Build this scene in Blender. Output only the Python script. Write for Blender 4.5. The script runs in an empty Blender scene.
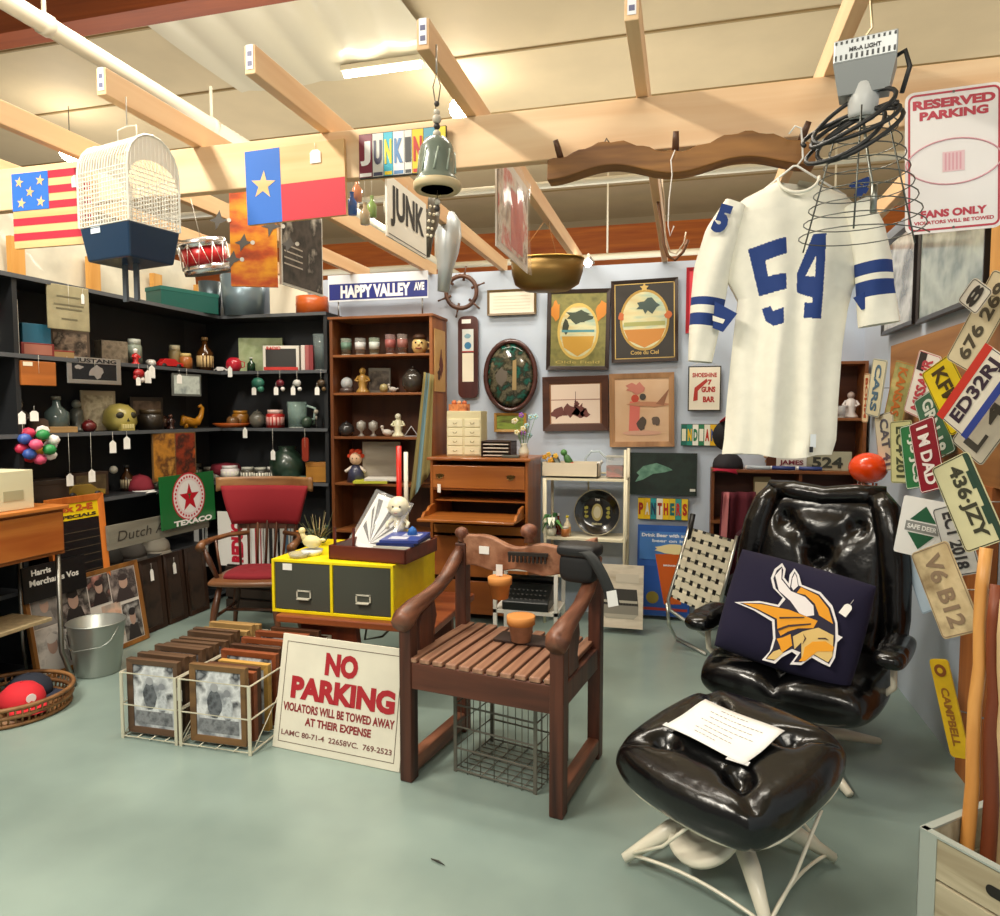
import bpy, math, random
from mathutils import Vector, Matrix, Euler
rnd = random.Random(7)
PI = math.pi
SC = bpy.context.scene
COL = SC.collection
R = math.radians

# ------------------------------------------------------------------ camera
CAMZ = 1.5
F_PX = 700.0
cam_d = bpy.data.cameras.new('camera'); cam = bpy.data.objects.new('camera', cam_d); COL.objects.link(cam)
cam.location = (0, 0, CAMZ)
cam.rotation_euler = (R(90 - 3.678), 0, R(14.8))
cam_d.sensor_width = 36.0; cam_d.lens = 36.0 * F_PX / 1000.0
cam_d.clip_start = .05; cam_d.clip_end = 100
SC.camera = cam
CM = cam.rotation_euler.to_matrix()

# ------------------------------------------------------------------ colour management, world and lights
SC.view_settings.view_transform = 'Standard'
SC.view_settings.look = 'None'
SC.view_settings.exposure = 0.52
SC.view_settings.gamma = 1.0
SC.view_settings.use_curve_mapping = False
SC.cycles.max_bounces = 6
SC.cycles.diffuse_bounces = 3
SC.cycles.glossy_bounces = 3
SC.cycles.transmission_bounces = 4
SC.cycles.transparent_max_bounces = 8
SC.cycles.sample_clamp_indirect = 4.0
SC.cycles.caustics_reflective = False
SC.cycles.caustics_refractive = False
world = bpy.data.worlds.new('world'); SC.world = world; world.use_nodes = True
world.node_tree.nodes['Background'].inputs[0].default_value = (1.0, .93, .82, 1)
world.node_tree.nodes['Background'].inputs[1].default_value = 0.20

def area(name, loc, size, sizey, power, color, rot=(0, 0, 0)):
    d = bpy.data.lights.new(name, 'AREA'); d.shape = 'RECTANGLE'; d.size = size; d.size_y = sizey
    d.energy = power; d.color = color
    o = bpy.data.objects.new(name, d); COL.objects.link(o); o.location = loc; o.rotation_euler = rot
    return o
# hall strip lights over the aisle and stalls, plus an added front fill
WARM = (1.0, .93, .80)
area('hall_or_fill_light', (-2.7, .5, 4.0), .35, 2.0, 150, WARM)
area('hall_or_fill_light', (-2.3, 3.0, 4.7), 2.4, .3, 85, WARM)
area('hall_or_fill_light', (-.5, 3.9, 4.8), 2.4, .3, 62, WARM)
area('hall_or_fill_light', (.2, -1.6, 3.9), 2.0, .4, 58, WARM, (R(48), 0, 0))  # added front fill from behind the camera, brightens the jersey and beam
# added fill lights facing up to brighten the ceiling, not real fixtures
for x_, y_, w_ in ((-4, 5.5, 34), (1.5, 5.0, 32), (-1, 9.5, 46), (5, 9.5, 36), (-7, 9.5, 38)):
    area('ceiling_fill_light', (x_, y_, 3.2), 4.0, 2.4, w_, (1.0, .94, .86), (PI, 0, 0))
area('hall_or_fill_light', (-3.2, 7.6, 4.0), 3.0, .5, 90, WARM)
area('hall_or_fill_light', (2.6, 8.2, 4.0), 3.0, .5, 90, WARM)

# ------------------------------------------------------------------ photograph rays -> places in the room
def ray(px, py):
    return CM @ Vector(((px - 500) / F_PX, (458 - py) / F_PX, -1.0))
CP = Vector((0, 0, CAMZ))
def onY(px, py, Y):
    d = ray(px, py); return CP + d * (Y / d.y)
def onX(px, py, X):
    d = ray(px, py); return CP + d * (X / d.x)
def onZ(px, py, Z):
    d = ray(px, py); return CP + d * ((Z - CAMZ) / d.z)
def depth(p):
    return -(CM.transposed() @ (Vector(p) - CP)).z
def mpp(p):
    return depth(p) / F_PX

# ------------------------------------------------------------------ materials
def lin(h):
    if isinstance(h, str):
        h = h.lstrip('#'); h = ''.join(q * 2 for q in h) if len(h) == 3 else h; c = [int(h[i:i + 2], 16) / 255 for i in (0, 2, 4)]
    else: c = h
    return tuple(((x / 12.92) if x <= .04045 else ((x + .055) / 1.055) ** 2.4) for x in c) + (1.0,)
_mats = {}
def mat(c, rough=.55, metal=0.0, var=.0, scale=6.0, kind='plain', c2=None, bump=0.0, stretch=(1, 1, 1), coat=0.0, alpha=1.0, trans=0.0, emit=0.0, lo=.35, hi=.65, detail=4.0):
    key = (c if isinstance(c, (str, tuple)) else tuple(c), rough, metal, var, scale, kind, c2, bump, stretch, coat, alpha, trans, emit, lo, hi, detail)
    if key in _mats: return _mats[key]
    m = bpy.data.materials.new(kind + '_' + (c if isinstance(c, str) else 'mix').lstrip('#')); _mats[key] = m
    m.use_nodes = True; nt = m.node_tree; N = nt.nodes; L = nt.links
    b = N['Principled BSDF']
    cols = list(c) if isinstance(c, tuple) else [c]
    b.inputs['Roughness'].default_value = rough
    b.inputs['Metallic'].default_value = metal
    if coat: b.inputs['Coat Weight'].default_value = coat; b.inputs['Coat Roughness'].default_value = .08
    if alpha < 1: b.inputs['Alpha'].default_value = alpha
    if trans: b.inputs['Transmission Weight'].default_value = trans; b.inputs['IOR'].default_value = 1.45
    if kind == 'plain' and not var and not bump and len(cols) == 1:
        b.inputs['Base Color'].default_value = lin(cols[0])
    else:
        tc = N.new('ShaderNodeTexCoord'); mp = N.new('ShaderNodeMapping'); mp.inputs['Scale'].default_value = stretch
        L.new(tc.outputs['Object'], mp.inputs['Vector'])
        if kind == 'cells':
            t = N.new('ShaderNodeTexVoronoi'); t.inputs['Scale'].default_value = scale; out = t.outputs['Color']
            sep = N.new('ShaderNodeSeparateColor'); L.new(out, sep.inputs[0]); out = sep.outputs[0]
        elif kind == 'stripes':
            t = N.new('ShaderNodeTexWave'); t.inputs['Scale'].default_value = scale; t.inputs['Distortion'].default_value = detail; out = t.outputs['Color']
        else:
            t = N.new('ShaderNodeTexNoise'); t.inputs['Scale'].default_value = scale; t.inputs['Detail'].default_value = detail
            if kind == 'wood': t.inputs['Distortion'].default_value = .6
            out = t.outputs['Fac']
        L.new(mp.outputs[0], t.inputs['Vector'])
        rp = N.new('ShaderNodeValToRGB'); L.new(out, rp.inputs[0])
        el = rp.color_ramp.elements
        if len(cols) == 1:
            a = lin(cols[0])
            if c2: bcol = lin(c2)
            else:
                bcol = tuple(min(1, x * (1 + var)) for x in a[:3]) + (1,)
                a = tuple(x * (1 - var) for x in a[:3]) + (1,)
            cl = [a, bcol]
        else: cl = [lin(x) for x in cols]
        while len(el) < len(cl): el.new(.5)
        for i, x in enumerate(cl):
            el[i].position = lo + (hi - lo) * i / (len(cl) - 1); el[i].color = x
        L.new(rp.outputs[0], b.inputs['Base Color'])
        if bump:
            bp = N.new('ShaderNodeBump'); bp.inputs['Strength'].default_value = bump; bp.inputs['Distance'].default_value = .01
            L.new(out, bp.inputs['Height']); L.new(bp.outputs[0], b.inputs['Normal'])
    if emit:
        b.inputs['Emission Color'].default_value = lin(cols[0]); b.inputs['Emission Strength'].default_value = emit
    return m
def wood(c, c2, ax='x', rough=.5, scale=7, bump=.15, coat=0.0):
    s = {'x': (.12, 1.6, 1.6), 'y': (1.6, .12, 1.6), 'z': (1.6, 1.6, .12)}[ax]
    return mat(c, rough, 0, 0, scale, 'wood', c2, bump, s, coat, lo=.3, hi=.7)
def metal(c, rough=.35): return mat(c, rough, 1.0)
def pic(*cols, scale=14, lo=.3, hi=.7, kind='noise', rough=.6, stretch=(1, 1, 1), detail=5.0): return mat(tuple(cols), rough, 0, 0, scale, kind, None, 0.0, stretch, lo=lo, hi=hi, detail=detail)
def glass(c='#ffffff', a=.12, rough=.08):
    # clear things seen at this size: a thin glossy film that lets the back show
    return mat(c, rough, 0, alpha=a)

# ------------------------------------------------------------------ mesh building
_font_cache = {}
def glyphs(s, bold):
    k = (s, bold)
    if k not in _font_cache:
        cu = bpy.data.curves.new('t', 'FONT'); cu.body = s; cu.size = 1; cu.extrude = 0; cu.offset = .018 * bold; cu.resolution_u = 3
        o = bpy.data.objects.new('t', cu); COL.objects.link(o)
        dg = bpy.context.evaluated_depsgraph_get(); me = o.evaluated_get(dg).to_mesh()
        v = [(p.co.x, p.co.y) for p in me.vertices]; f = [tuple(p.vertices) for p in me.polygons]
        o.evaluated_get(dg).to_mesh_clear(); bpy.data.objects.remove(o); bpy.data.curves.remove(cu)
        _font_cache[k] = (v, f)
    return _font_cache[k]

class B:
    def __init__(s): s.v = []; s.f = []; s.mi = []; s.sm = []; s.mats = []; s.X = Matrix.Identity(4)
    def M(s, m):
        if isinstance(m, str): m = mat(m)
        if m not in s.mats: s.mats.append(m)
        return s.mats.index(m)
    def add(s, vs, fs, m, smooth=False, xf=None):
        k = len(s.v); T = s.X if xf is None else s.X @ xf
        s.v += [tuple(T @ Vector(p)) for p in vs]; i = s.M(m)
        for f in fs: s.f.append(tuple(k + a for a in f)); s.mi.append(i); s.sm.append(smooth)
        return s
    def box(s, c, d, m, rot=None):
        x, y, z = (a / 2 for a in d)
        vs = [(a * x, b * y, e * z) for a in (-1, 1) for b in (-1, 1) for e in (-1, 1)]
        fs = [(0, 1, 3, 2), (4, 6, 7, 5), (0, 4, 5, 1), (2, 3, 7, 6), (0, 2, 6, 4), (1, 5, 7, 3)]
        T = Matrix.Translation(c)
        if rot: T = T @ Euler(rot).to_matrix().to_4x4()
        return s.add(vs, fs, m, False, T)
    def bx(s, x0, x1, y0, y1, z0, z1, m): return s.box(((x0 + x1) / 2, (y0 + y1) / 2, (z0 + z1) / 2), (x1 - x0, y1 - y0, z1 - z0), m)
    def beam(s, p0, p1, w, h, m, up=(0, 0, 1)):
        p0 = Vector(p0); p1 = Vector(p1); d = (p1 - p0); L = d.length; d.normalize()
        u = Vector(up)
        if abs(d.dot(u)) > .95: u = Vector((0, 1, 0))
        sx = d.cross(u).normalized(); uz = sx.cross(d)
        T = Matrix((sx, d, uz)).transposed().to_4x4(); T.translation = (p0 + p1) / 2
        x, y, z = w / 2, L / 2, h / 2
        vs = [(a * x, b * y, e * z) for a in (-1, 1) for b in (-1, 1) for e in (-1, 1)]
        fs = [(0, 1, 3, 2), (4, 6, 7, 5), (0, 4, 5, 1), (2, 3, 7, 6), (0, 2, 6, 4), (1, 5, 7, 3)]
        return s.add(vs, fs, m, False, T)
    def tube(s, pts, r, m, n=8, closed=False, cap=True, smooth=True):
        P = [Vector(p) for p in pts]; k = len(P); rs = r if isinstance(r, (list, tuple)) else [r] * k
        vs = []; prev = None
        for i in range(k):
            if closed: t = P[(i + 1) % k] - P[i - 1]
            else: t = P[min(i + 1, k - 1)] - P[max(i - 1, 0)]
            t.normalize()
            if prev is None:
                a = Vector((0, 0, 1)) if abs(t.z) < .9 else Vector((1, 0, 0))
                u = t.cross(a).normalized()
            else:
                u = (prev - t * prev.dot(t))
                u = u.normalized() if u.length > 1e-6 else t.orthogonal().normalized()
            prev = u; w = t.cross(u)
            vs += [P[i] + (u * math.cos(2 * PI * j / n) + w * math.sin(2 * PI * j / n)) * rs[i] for j in range(n)]
        fs = []
        for i in range(k if closed else k - 1):
            a = i * n; b = ((i + 1) % k) * n
            for j in range(n): fs.append((a + j, a + (j + 1) % n, b + (j + 1) % n, b + j))
        if cap and not closed: fs += [tuple(range(n))[::-1], tuple(range((k - 1) * n, k * n))]
        return s.add(vs, fs, m, smooth)
    def cyl(s, p0, p1, r, m, r2=None, n=16, smooth=True): return s.tube([p0, p1], [r, r if r2 is None else r2], m, n, smooth=smooth)
    def lathe(s, prof, m, n=20, c=(0, 0, 0), xf=None, sx=1, sy=1):
        vs = []; k = len(prof)
        for r, z in prof: vs += [(r * sx * math.cos(2 * PI * j / n) , r * sy * math.sin(2 * PI * j / n), z) for j in range(n)]
        fs = []
        for i in range(k - 1):
            for j in range(n): fs.append((i * n + j, i * n + (j + 1) % n, (i + 1) * n + (j + 1) % n, (i + 1) * n + j))
        if prof[0][0] > 1e-4: fs.append(tuple(range(n))[::-1])
        if prof[-1][0] > 1e-4: fs.append(tuple(range((k - 1) * n, k * n)))
        T = Matrix.Translation(c)
        if xf is not None: T = T @ xf
        return s.add(vs, fs, m, True, T)
    def ball(s, c, r, m, sc=(1, 1, 1), n=16, rot=None):
        k = n // 2; prof = [(max(1e-5, r * math.sin(PI * i / k)), -r * math.cos(PI * i / k)) for i in range(k + 1)]
        T = Matrix.Identity(4)
        if rot: T = Euler(rot).to_matrix().to_4x4()
        return s.lathe(prof, m, n, c, T @ Matrix.Diagonal((*sc, 1)))
    def poly(s, pts, y, m, t=0.0, xf=None):
        """polygon in the x-z plane facing -y at y; t = thickness backwards"""
        n = len(pts); a = sum(pts[i][0] * pts[(i + 1) % n][1] - pts[(i + 1) % n][0] * pts[i][1] for i in range(n))
        if a < 0: pts = pts[::-1]
        vs = [(x, y, z) for x, z in pts]; fs = [tuple(range(n))]
        if t:
            vs += [(x, y + t, z) for x, z in pts]; fs.append(tuple(range(n, 2 * n))[::-1])
            fs += [(i + n, (i + 1) % n + n, (i + 1) % n, i)[::1] for i in range(n)]
        return s.add(vs, fs, m, False, xf)
    def rect(s, x0, x1, z0, z1, y, m, t=0.0): return s.poly([(x0, z0), (x1, z0), (x1, z1), (x0, z1)], y, m, t)
    def rrect(s, x0, x1, z0, z1, r, y, m, t=0.0, n=5):
        p = []
        for cx, cz, a in ((x1 - r, z0 + r, -90), (x1 - r, z1 - r, 0), (x0 + r, z1 - r, 90), (x0 + r, z0 + r, 180)):
            for i in range(n + 1): q = R(a + 90 * i / n); p.append((cx + r * math.cos(q), cz + r * math.sin(q)))
        return s.poly(p, y, m, t)
    def disc(s, cx, cz, r, y, m, t=0.0, rz=None, n=28): return s.poly([(cx + r * math.cos(2 * PI * i / n), cz + (rz or r) * math.sin(2 * PI * i / n)) for i in range(n)], y, m, t)
    def star(s, cx, cz, r, y, m, t=0.0, q=.4, rot=0):
        return s.poly([(cx + (r if i % 2 == 0 else r * q) * math.sin(rot + PI * i / 5), cz + (r if i % 2 == 0 else r * q) * math.cos(rot + PI * i / 5)) for i in range(10)], y, m, t)
    def text(s, str_, cx, cz, w, h, y, m, bold=1, rot=0, skew=0):
        v, f = glyphs(str_, bold)
        if not v: return s
        x0 = min(a[0] for a in v); x1 = max(a[0] for a in v); z0 = min(a[1] for a in v); z1 = max(a[1] for a in v)
        kx = w / (x1 - x0); kz = h / (z1 - z0); mx = (x0 + x1) / 2; mz = (z0 + z1) / 2
        if w <= 0: kx = kz
        c, sn = math.cos(rot), math.sin(rot)
        vs = []
        for a, b in v:
            X = (a - mx) * kx + skew * (b - mz) * kz; Z = (b - mz) * kz
            vs.append((cx + X * c - Z * sn, y, cz + X * sn + Z * c))
        return s.add(vs, f, m)
    def grid(s, fn, nu, nv, m, smooth=True, closed_u=False):
        vs = [fn(i / nu, j / nv) for j in range(nv + 1) for i in range(nu + (0 if closed_u else 1))]
        w = nu + (0 if closed_u else 1); fs = []
        for j in range(nv):
            for i in range(nu): fs.append((j * w + i, j * w + (i + 1) % w, (j + 1) * w + (i + 1) % w, (j + 1) * w + i))
        return s.add(vs, fs, m, smooth)
    def ring(s, c, r, t, m, n=24, k=6, axis='y', sz=1):
        pts = []
        for i in range(n):
            a = 2 * PI * i / n
            p = {'y': (r * math.cos(a), 0, r * sz * math.sin(a)), 'z': (r * math.cos(a), r * sz * math.sin(a), 0), 'x': (0, r * math.cos(a), r * sz * math.sin(a))}[axis]
            pts.append((c[0] + p[0], c[1] + p[1], c[2] + p[2]))
        return s.tube(pts, t, m, k, closed=True)
    def done(s, name, parent=None, loc=None, rot=None, bevel=0, solid=0, subs=0, label=None, kind=None, cat=None, group=None):
        me = bpy.data.meshes.new(name); me.from_pydata(s.v, [], s.f)
        for m in s.mats: me.materials.append(m)
        me.polygons.foreach_set('material_index', s.mi); me.polygons.foreach_set('use_smooth', s.sm)
        me.update()
        o = bpy.data.objects.new(name, me); COL.objects.link(o)
        if parent: o.parent = parent
        if loc is not None: o.location = loc
        if rot is not None: o.rotation_euler = rot
        if solid: md = o.modifiers.new('s', 'SOLIDIFY'); md.thickness = solid; md.offset = 0
        if bevel: md = o.modifiers.new('b', 'BEVEL'); md.width = bevel; md.segments = 2; md.limit_method = 'ANGLE'
        if subs: md = o.modifiers.new('u', 'SUBSURF'); md.levels = subs; md.render_levels = subs
        if label: o['label'] = label
        if kind: o['kind'] = kind
        if cat: o['category'] = cat
        if group: o['group'] = group
        return o

def thing(name, label, cat, loc=(0, 0, 0), rz=0, group=None, rot=None):
    o = bpy.data.objects.new(name, None); COL.objects.link(o); o.empty_display_size = .05
    o.location = loc; o.rotation_euler = rot if rot else (0, 0, rz)
    o['label'] = label; o['category'] = cat
    if group: o['group'] = group
    return o
def copy_tree(o, parent=None):
    c = o.copy(); COL.objects.link(c)
    if parent: c.parent = parent
    for ch in list(o.children): copy_tree(ch, c)
    return c
def again(o, loc, label, rz=None, rot=None, sc=None):
    c = copy_tree(o); c.location = loc; c['label'] = label
    if rz is not None: c.rotation_euler = (0, 0, rz)
    if rot is not None: c.rotation_euler = rot
    if sc is not None: c.scale = (sc,) * 3 if not isinstance(sc, tuple) else sc
    return c
def tag_on(root, x, y, z, w=.03, h=.045, rot=0):
    """little white price tag, a part of the thing it is tied to"""
    b = B(); b.poly([(-w / 2, -h), (w / 2, -h), (w / 2, -h * .2), (w * .25, 0), (-w * .25, 0), (-w / 2, -h * .2)], 0, mat('#f4f1ea', .7), .001)
    b.tube([(0, 0, 0), (0, 0, h * .5)], .0008, mat('#e8e4da'), 4)
    return b.done('price_tag', root, (x, y, z), (0, rot, 0), label='white paper price tag')
# ================================================================== the room
XL, XR, YB, TOP = -3.95, 1.15, 5.2, 2.575
W_blue = mat('#bcc7d6', .8, var=.06, scale=2.5)
b = B(); b.box((-1.4, 4, -.05), (9, 12.4, .1), mat(('#71827c', '#80918a', '#8fa097'), .33, 0, 0, 1.3, 'plain', lo=.3, hi=.7, bump=.01, coat=.1))
b.done('floor', kind='structure')
b = B(); b.bx(XL - .1, XR + .1, YB, YB + .1, 0, TOP, W_blue); b.done('wall_back', kind='structure')
b = B(); b.bx(XR, XR + .1, -1.2, YB + .1, 0, TOP, W_blue); b.done('wall_right', kind='structure')
b = B(); b.bx(XL - .1, XL, 1.5, YB, 0, 2.27, mat('#3a3a3c', .8)); b.done('wall_left', kind='structure')
pine = wood('#dcb484', '#ecd0a4', 'x', .6); piney = wood('#dcae7e', '#eeca9c', 'y', .6); pinez = wood('#c98c3c', '#dea85c', 'z', .6)
# open stud wall with plastic sheeting above the left shelves
for i, y in enumerate((2.35, 2.95, 3.42, 4.0, 4.6, 5.1)):
    b = B(); b.bx(XL - .06, XL - .02, y, y + .09, 2.27, TOP, pinez); b.done('trim_%d' % (i + 1), kind='structure')
b = B(); b.grid(lambda u, v: (XL - .10 + .02 * math.sin(u * 23 + v * 4) * math.sin(v * 5 + 1), 1.5 + 3.7 * u, 2.2 + .55 * v), 60, 6, mat('#d8d2bd', .35, var=.15, scale=4, coat=.4))
b.done('wall_plastic', kind='structure')
# ceiling: insulated sheets between purlins
H = 5.6
b = B()
b.bx(-14, 12, -2, 16, H, H + .05, mat('#dcc8a2', .7, var=.05, scale=1.2))
b.done('ceiling', kind='structure')
def lined(px0, py0, px1, py1): pass
i = 0
for Y in (5.2, 6.5, 7.95, 9.5, 11.2, 13.0):
    i += 1; b = B(); b.bx(-14, 12, Y, Y + .03, H - .02, H, mat('#a58c60', .7)); b.done('trim_%d' % (i + 10), kind='structure')
b = B()   # sagging folds of the sheeting near the tube light
b = B(); b.bx(-14, 12, 15.2, 15.3, 0, H, mat('#dccfae', .8))
for k in range(8): b.bx(-14, 12, 15.14, 15.2, 2.6 + k * .28, 2.62 + k * .28, mat('#b9ab8a'))
b.done('wall_far', kind='structure')
glu = wood('#a84e18', '#cd7226', 'x', .5)
b = B(); b.bx(-14, 12, 13.6, 13.85, 4.25, 5.05, glu); b.done('roof_beam', kind='structure')
b = B(); b.bx(-14, -.6, 4.55, 4.75, 4.5, 5.25, wood('#7d3714', '#a04e20', 'x', .5)); b.done('roof_beam', kind='structure')
# long carrying beam and the joists laid across it
BY = 2.50
b = B(); b.bx(-4.3, 1.9, BY, BY + .045, 2.395, 2.575, wood('#e2b98c', '#f4d6ae', 'x', .6)); b.done('beam', bevel=.004, kind='structure')
JX = (-3.08, -2.50, -1.93, -1.355, -.77, -.16, .43, 1.02)
for k, x in enumerate(JX):
    b = B(); b.bx(x - .02, x + .02, 2.02, YB + .08, 2.575, 2.665, piney); b.done('joist', bevel=.003, kind='structure')
# pipes
white_p = mat('#e6dec8', .5)
b = B(); b.cyl((-3.42, -.5, 3.62), (-3.42, 14, 3.62), .052, white_p)
for y in (3.2, 4.6, 7): b.cyl((-3.42, y, 3.62), (-3.42, y, 3.9), .012, white_p, n=8); b.cyl((-3.42, y-.02, 3.62), (-3.42, y + .03, 3.62), .06, white_p)
b.done('trim_30', kind='structure')
b = B(); b.cyl((-8, 8.2, 4.15), (9, 8.2, 4.15), .04, white_p); b.done('trim_31', kind='structure')
b = B(); b.cyl((-8, 11, 3.9), (9, 11, 3.9), .05, white_p)
for x in (-4, -1.2, 2, 4): b.cyl((x, 11, 3.9), (x, 11, 5.6), .015, white_p, n=8)
b.done('trim_32', kind='structure')
# fluorescent strip
def strip(c, L, rz, lab):
    t = thing('strip_light', lab, 'ceiling light', c, rz)
    b = B(); b.bx(-L / 2, L / 2, -.05, .05, .03, .09, mat('#e8dfc4', .5)); b.done('housing', t)
    b = B(); b.cyl((-L / 2 + .03, 0, 0), (L / 2 - .03, 0, 0), .034, mat('#fff4dc', .4, emit=14), n=10); b.done('tube', t)
    for x in (-L / 2.5, L / 2.5):
        b = B(); b.tube([(x, 0, .09), (x, 0, H - c[2])], .006, mat('#6a5a40'), 6); b.done('hanger_rod', t)
    return t
p = onZ(382, 70, 5.35); strip((p.x, p.y, 5.35), .98, 0, 'lit fluorescent tube hanging under the ceiling, above the two-colour star flag')
def highbay(px, py, z, lab):
    p = onZ(px, py, z); t = thing('bulb_lamp', lab, 'ceiling light', p)
    b = B(); b.ball((0, 0, 0), .13, mat('#fff6e6', .4, emit=30)); b.done('bulb', t)
    b = B(); b.lathe([(.03, .12), (.035, .16), (.02, .18)], mat('#d8d0c0')); b.done('socket', t)
    b = B(); b.tube([(0, 0, .14), (0, 0, H - z)], .006, mat('#5a5040'), 6); b.done('cord', t)
highbay(460, 109, 5.2, 'bare glowing bulb seen just above the long beam beside the bell')
highbay(70, 152, 5.0, 'bare glowing bulb above the star and stripe wooden flag')

p = onY(588, 263, 4.9); t = thing('clip_lamp', 'small glowing bulb at the wall top behind the brass pan', 'lamp', p)
b = B(); b.ball((0, 0, 0), .028, mat('#fff6e6', .4, emit=22), n=12); b.done('bulb', t); b = B(); b.tube([(0, 0, .02), (0, .02, .06), (0, .29, .06)], .01, mat('#d8d0c0'), 8); b.done('socket_arm', t)

# sagging translucent sheeting around the tube light
b = B(); pc = onZ(330, 40, 5.45)
b.grid(lambda u, v: (pc.x - 1.7 + 2.7 * u, pc.y - 1.2 + 2.1 * v, 5.50 - .16 * math.sin(u * PI) * (1 - v) - .05 * abs(math.sin(u * 17 + v * 2.5)) * (1 - v * .5)), 90, 10, mat('#e6dcc0', .45, coat=.3)); b.done('ceiling_sheeting', kind='structure')
# ================================================================== large furniture
def W(t):
    """builder whose coordinates are room coordinates though the mesh hangs under t"""
    bpy.context.view_layer.update()
    b = B(); m = Euler(t.rotation_euler).to_matrix().to_4x4(); m.translation = t.location; b.X = m.inverted(); return b
def wx(px, Y): return onY(px, 450, Y).x
def wz(px, py, Y): return onY(px, py, Y).z
def sgnpow(a, p): return math.copysign(abs(a) ** p, a)
def cushion(b, w, d, h, m, dim=(), n=26, p=.42, top=1.0, rnd_=.25, bot=1.0, creases=(), k=4):
    """stuffed cushion about the origin; dim = (x, y, depth, radius) tufts, creases = (x0,y0,x1,y1,depth,width)"""
    def P(u, v, sgn):
        uu = math.sin(u * PI / 2); vv = math.sin(v * PI / 2)
        x = w / 2 * uu * math.sqrt(1 - rnd_ * vv * vv * .9 * abs(uu)); y = d / 2 * vv * math.sqrt(1 - rnd_ * uu * uu * .9 * abs(vv))
        e = max(0, (1 - abs(uu) ** k) * (1 - abs(vv) ** k)) ** p
        z = h / 2 * e * (top if sgn > 0 else bot)
        if sgn > 0:
            for (a, c, dp, r) in dim: z -= dp * math.exp(-((x - a) ** 2 + (y - c) ** 2) / (r * r))
            for (a, c, a2, c2, dp, r) in creases:
                L = math.hypot(a2 - a, c2 - c); t = max(0, min(1, ((x - a) * (a2 - a) + (y - c) * (c2 - c)) / (L * L)))
                z -= dp * math.exp(-((x - a - t * (a2 - a)) ** 2 + (y - c - t * (c2 - c)) ** 2) / (r * r))
        return (x, y, sgn * z if sgn < 0 else z)
    b.grid(lambda u, v: P(2 * u - 1, 2 * v - 1, 1), n, n, m)
    b.grid(lambda u, v: P(1 - 2 * u, 2 * v - 1, -1), n, n, m)
    return b

# ---------------- wooden slatted chair in the middle
dk = wood('#2c130c', '#643624', 'z', .45, 9, .3); dkx = wood('#34180f', '#6a3a28', 'x', .45, 9, .3); dky = wood('#5a3020', '#b88c70', 'y', .42, 11, .3); dka = wood('#3c1e14', '#8a5840', 'y', .42, 11, .3)
t = thing('slatted_armchair', 'rustic dark wood armchair with slatted seat and sled feet, standing mid-floor', 'chair', (-.715, 2.79, 0), R(-9))
HW, HD = .322, .245
for sx in (-1, 1):
    for sy in (-1, 1):
        b = B()
        top = .66 if sy < 0 else (.90 if sx < 0 else .80)
        b.box((sx * HW, sy * HD, top / 2), (.055, .06, top), dk)
        b.done('leg', t, bevel=.006)
    b = B(); b.box((sx * HW, 0, .06), (.05, 2 * HD, .07), dka); b.done('sled_rail', t, bevel=.008)
    b = B(); b.box((sx * HW, -.01, .45), (.04, 2 * HD - .05, .09), dk); b.done('side_rail', t, bevel=.005)
    # curved solid arm with a bulbous front end
    b = B()
    path = [(-.30, .655, .040), (-.27, .675, .048), (-.20, .70, .04), (-.10, .715, .032), (0, .735, .03), (.10, .775, .032), (.19, .84, .03), (.245, .88, .02)]
    b.tube([(sx * (HW + .005), y, z) for y, z, r in path], [r for *_, r in path], dka, 9)
    b.done('arm', t)
    b = B(); b.poly([(-.17, .50), (-.04, .50), (-.06, .56), (-.03, .63), (-.05, .70), (-.16, .67), (-.18, .6)], 0, dk, .03)
    o = b.done('arm_bracket', t, (sx * HW + .015, 0, 0), (0, 0, R(90)), bevel=.004)
b = B(); b.box((0, -HD - .005, .445), (2 * HW - .03, .035, .11), dkx); b.done('front_apron', t, bevel=.005)
b = B(); b.box((0, HD, .445), (2 * HW - .03, .035, .09), dkx); b.done('back_apron', t, bevel=.005)
nsl = 11
for i in range(nsl):
    x = -HW + .028 + (2 * HW - .056) * i / (nsl - 1)
    b = B(); b.box((0, 0, 0), (.046, 2 * HD + .05, .02), dky); b.done('slat', t, (x, 0, .51 + rnd.uniform(-.002, .002)), (0, rnd.uniform(-.02, .02), 0), bevel=.005)
# carved back board between two knobbed posts
def backtop(x): return .905 + .05 * abs(x / HW) ** 1.5 + .012 * math.sin(x * 25)
pts = [(-HW, .79)] + [(-HW + 2 * HW * i / 16, .79 + .01 * math.sin(i * 1.1)) for i in range(1, 17)] + [(HW - 2 * HW * i / 20, backtop(HW - 2 * HW * i / 20)) for i in range(21)]
b = B(); b.poly(pts, HD - .02, mat('#7a4a30', .5, c2='#a8775a', scale=14, bump=.8, lo=.35, hi=.65), .045); b.done('back_board', t, bevel=.006)
for kx, kz, ks in ((-HW, .905, .8), (.015, .925, 1.0)):
    b = B(); b.lathe([(.024 * ks, 0), (.02 * ks, .02 * ks), (.034 * ks, .03 * ks), (.04 * ks, .05 * ks), (.034 * ks, .07 * ks), (.018 * ks, .08 * ks), (.001, .085 * ks)], mat('#5a3022', .5, c2='#8a5a44', scale=30, bump=.4), 14); b.done('post_knob', t, (kx, HD - .01, kz))
b = B(); b.box((-.2, HD - .024, .875), (.05, .004, .035), mat('#f2efe8')); b.done('price_tag', t, label='white paper price tag')
b = B(); b.rrect(-.09, .19, -.06, .06, .01, 0, mat('#2e1d18', .6), .008); b.done('tray', thing('wooden_tray', 'thin dark board lying under the terracotta pot on the slatted seat', 'tray', (-.69, 2.90, .5215), R(-7)), None, (R(90), 0, 0)); 

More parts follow.
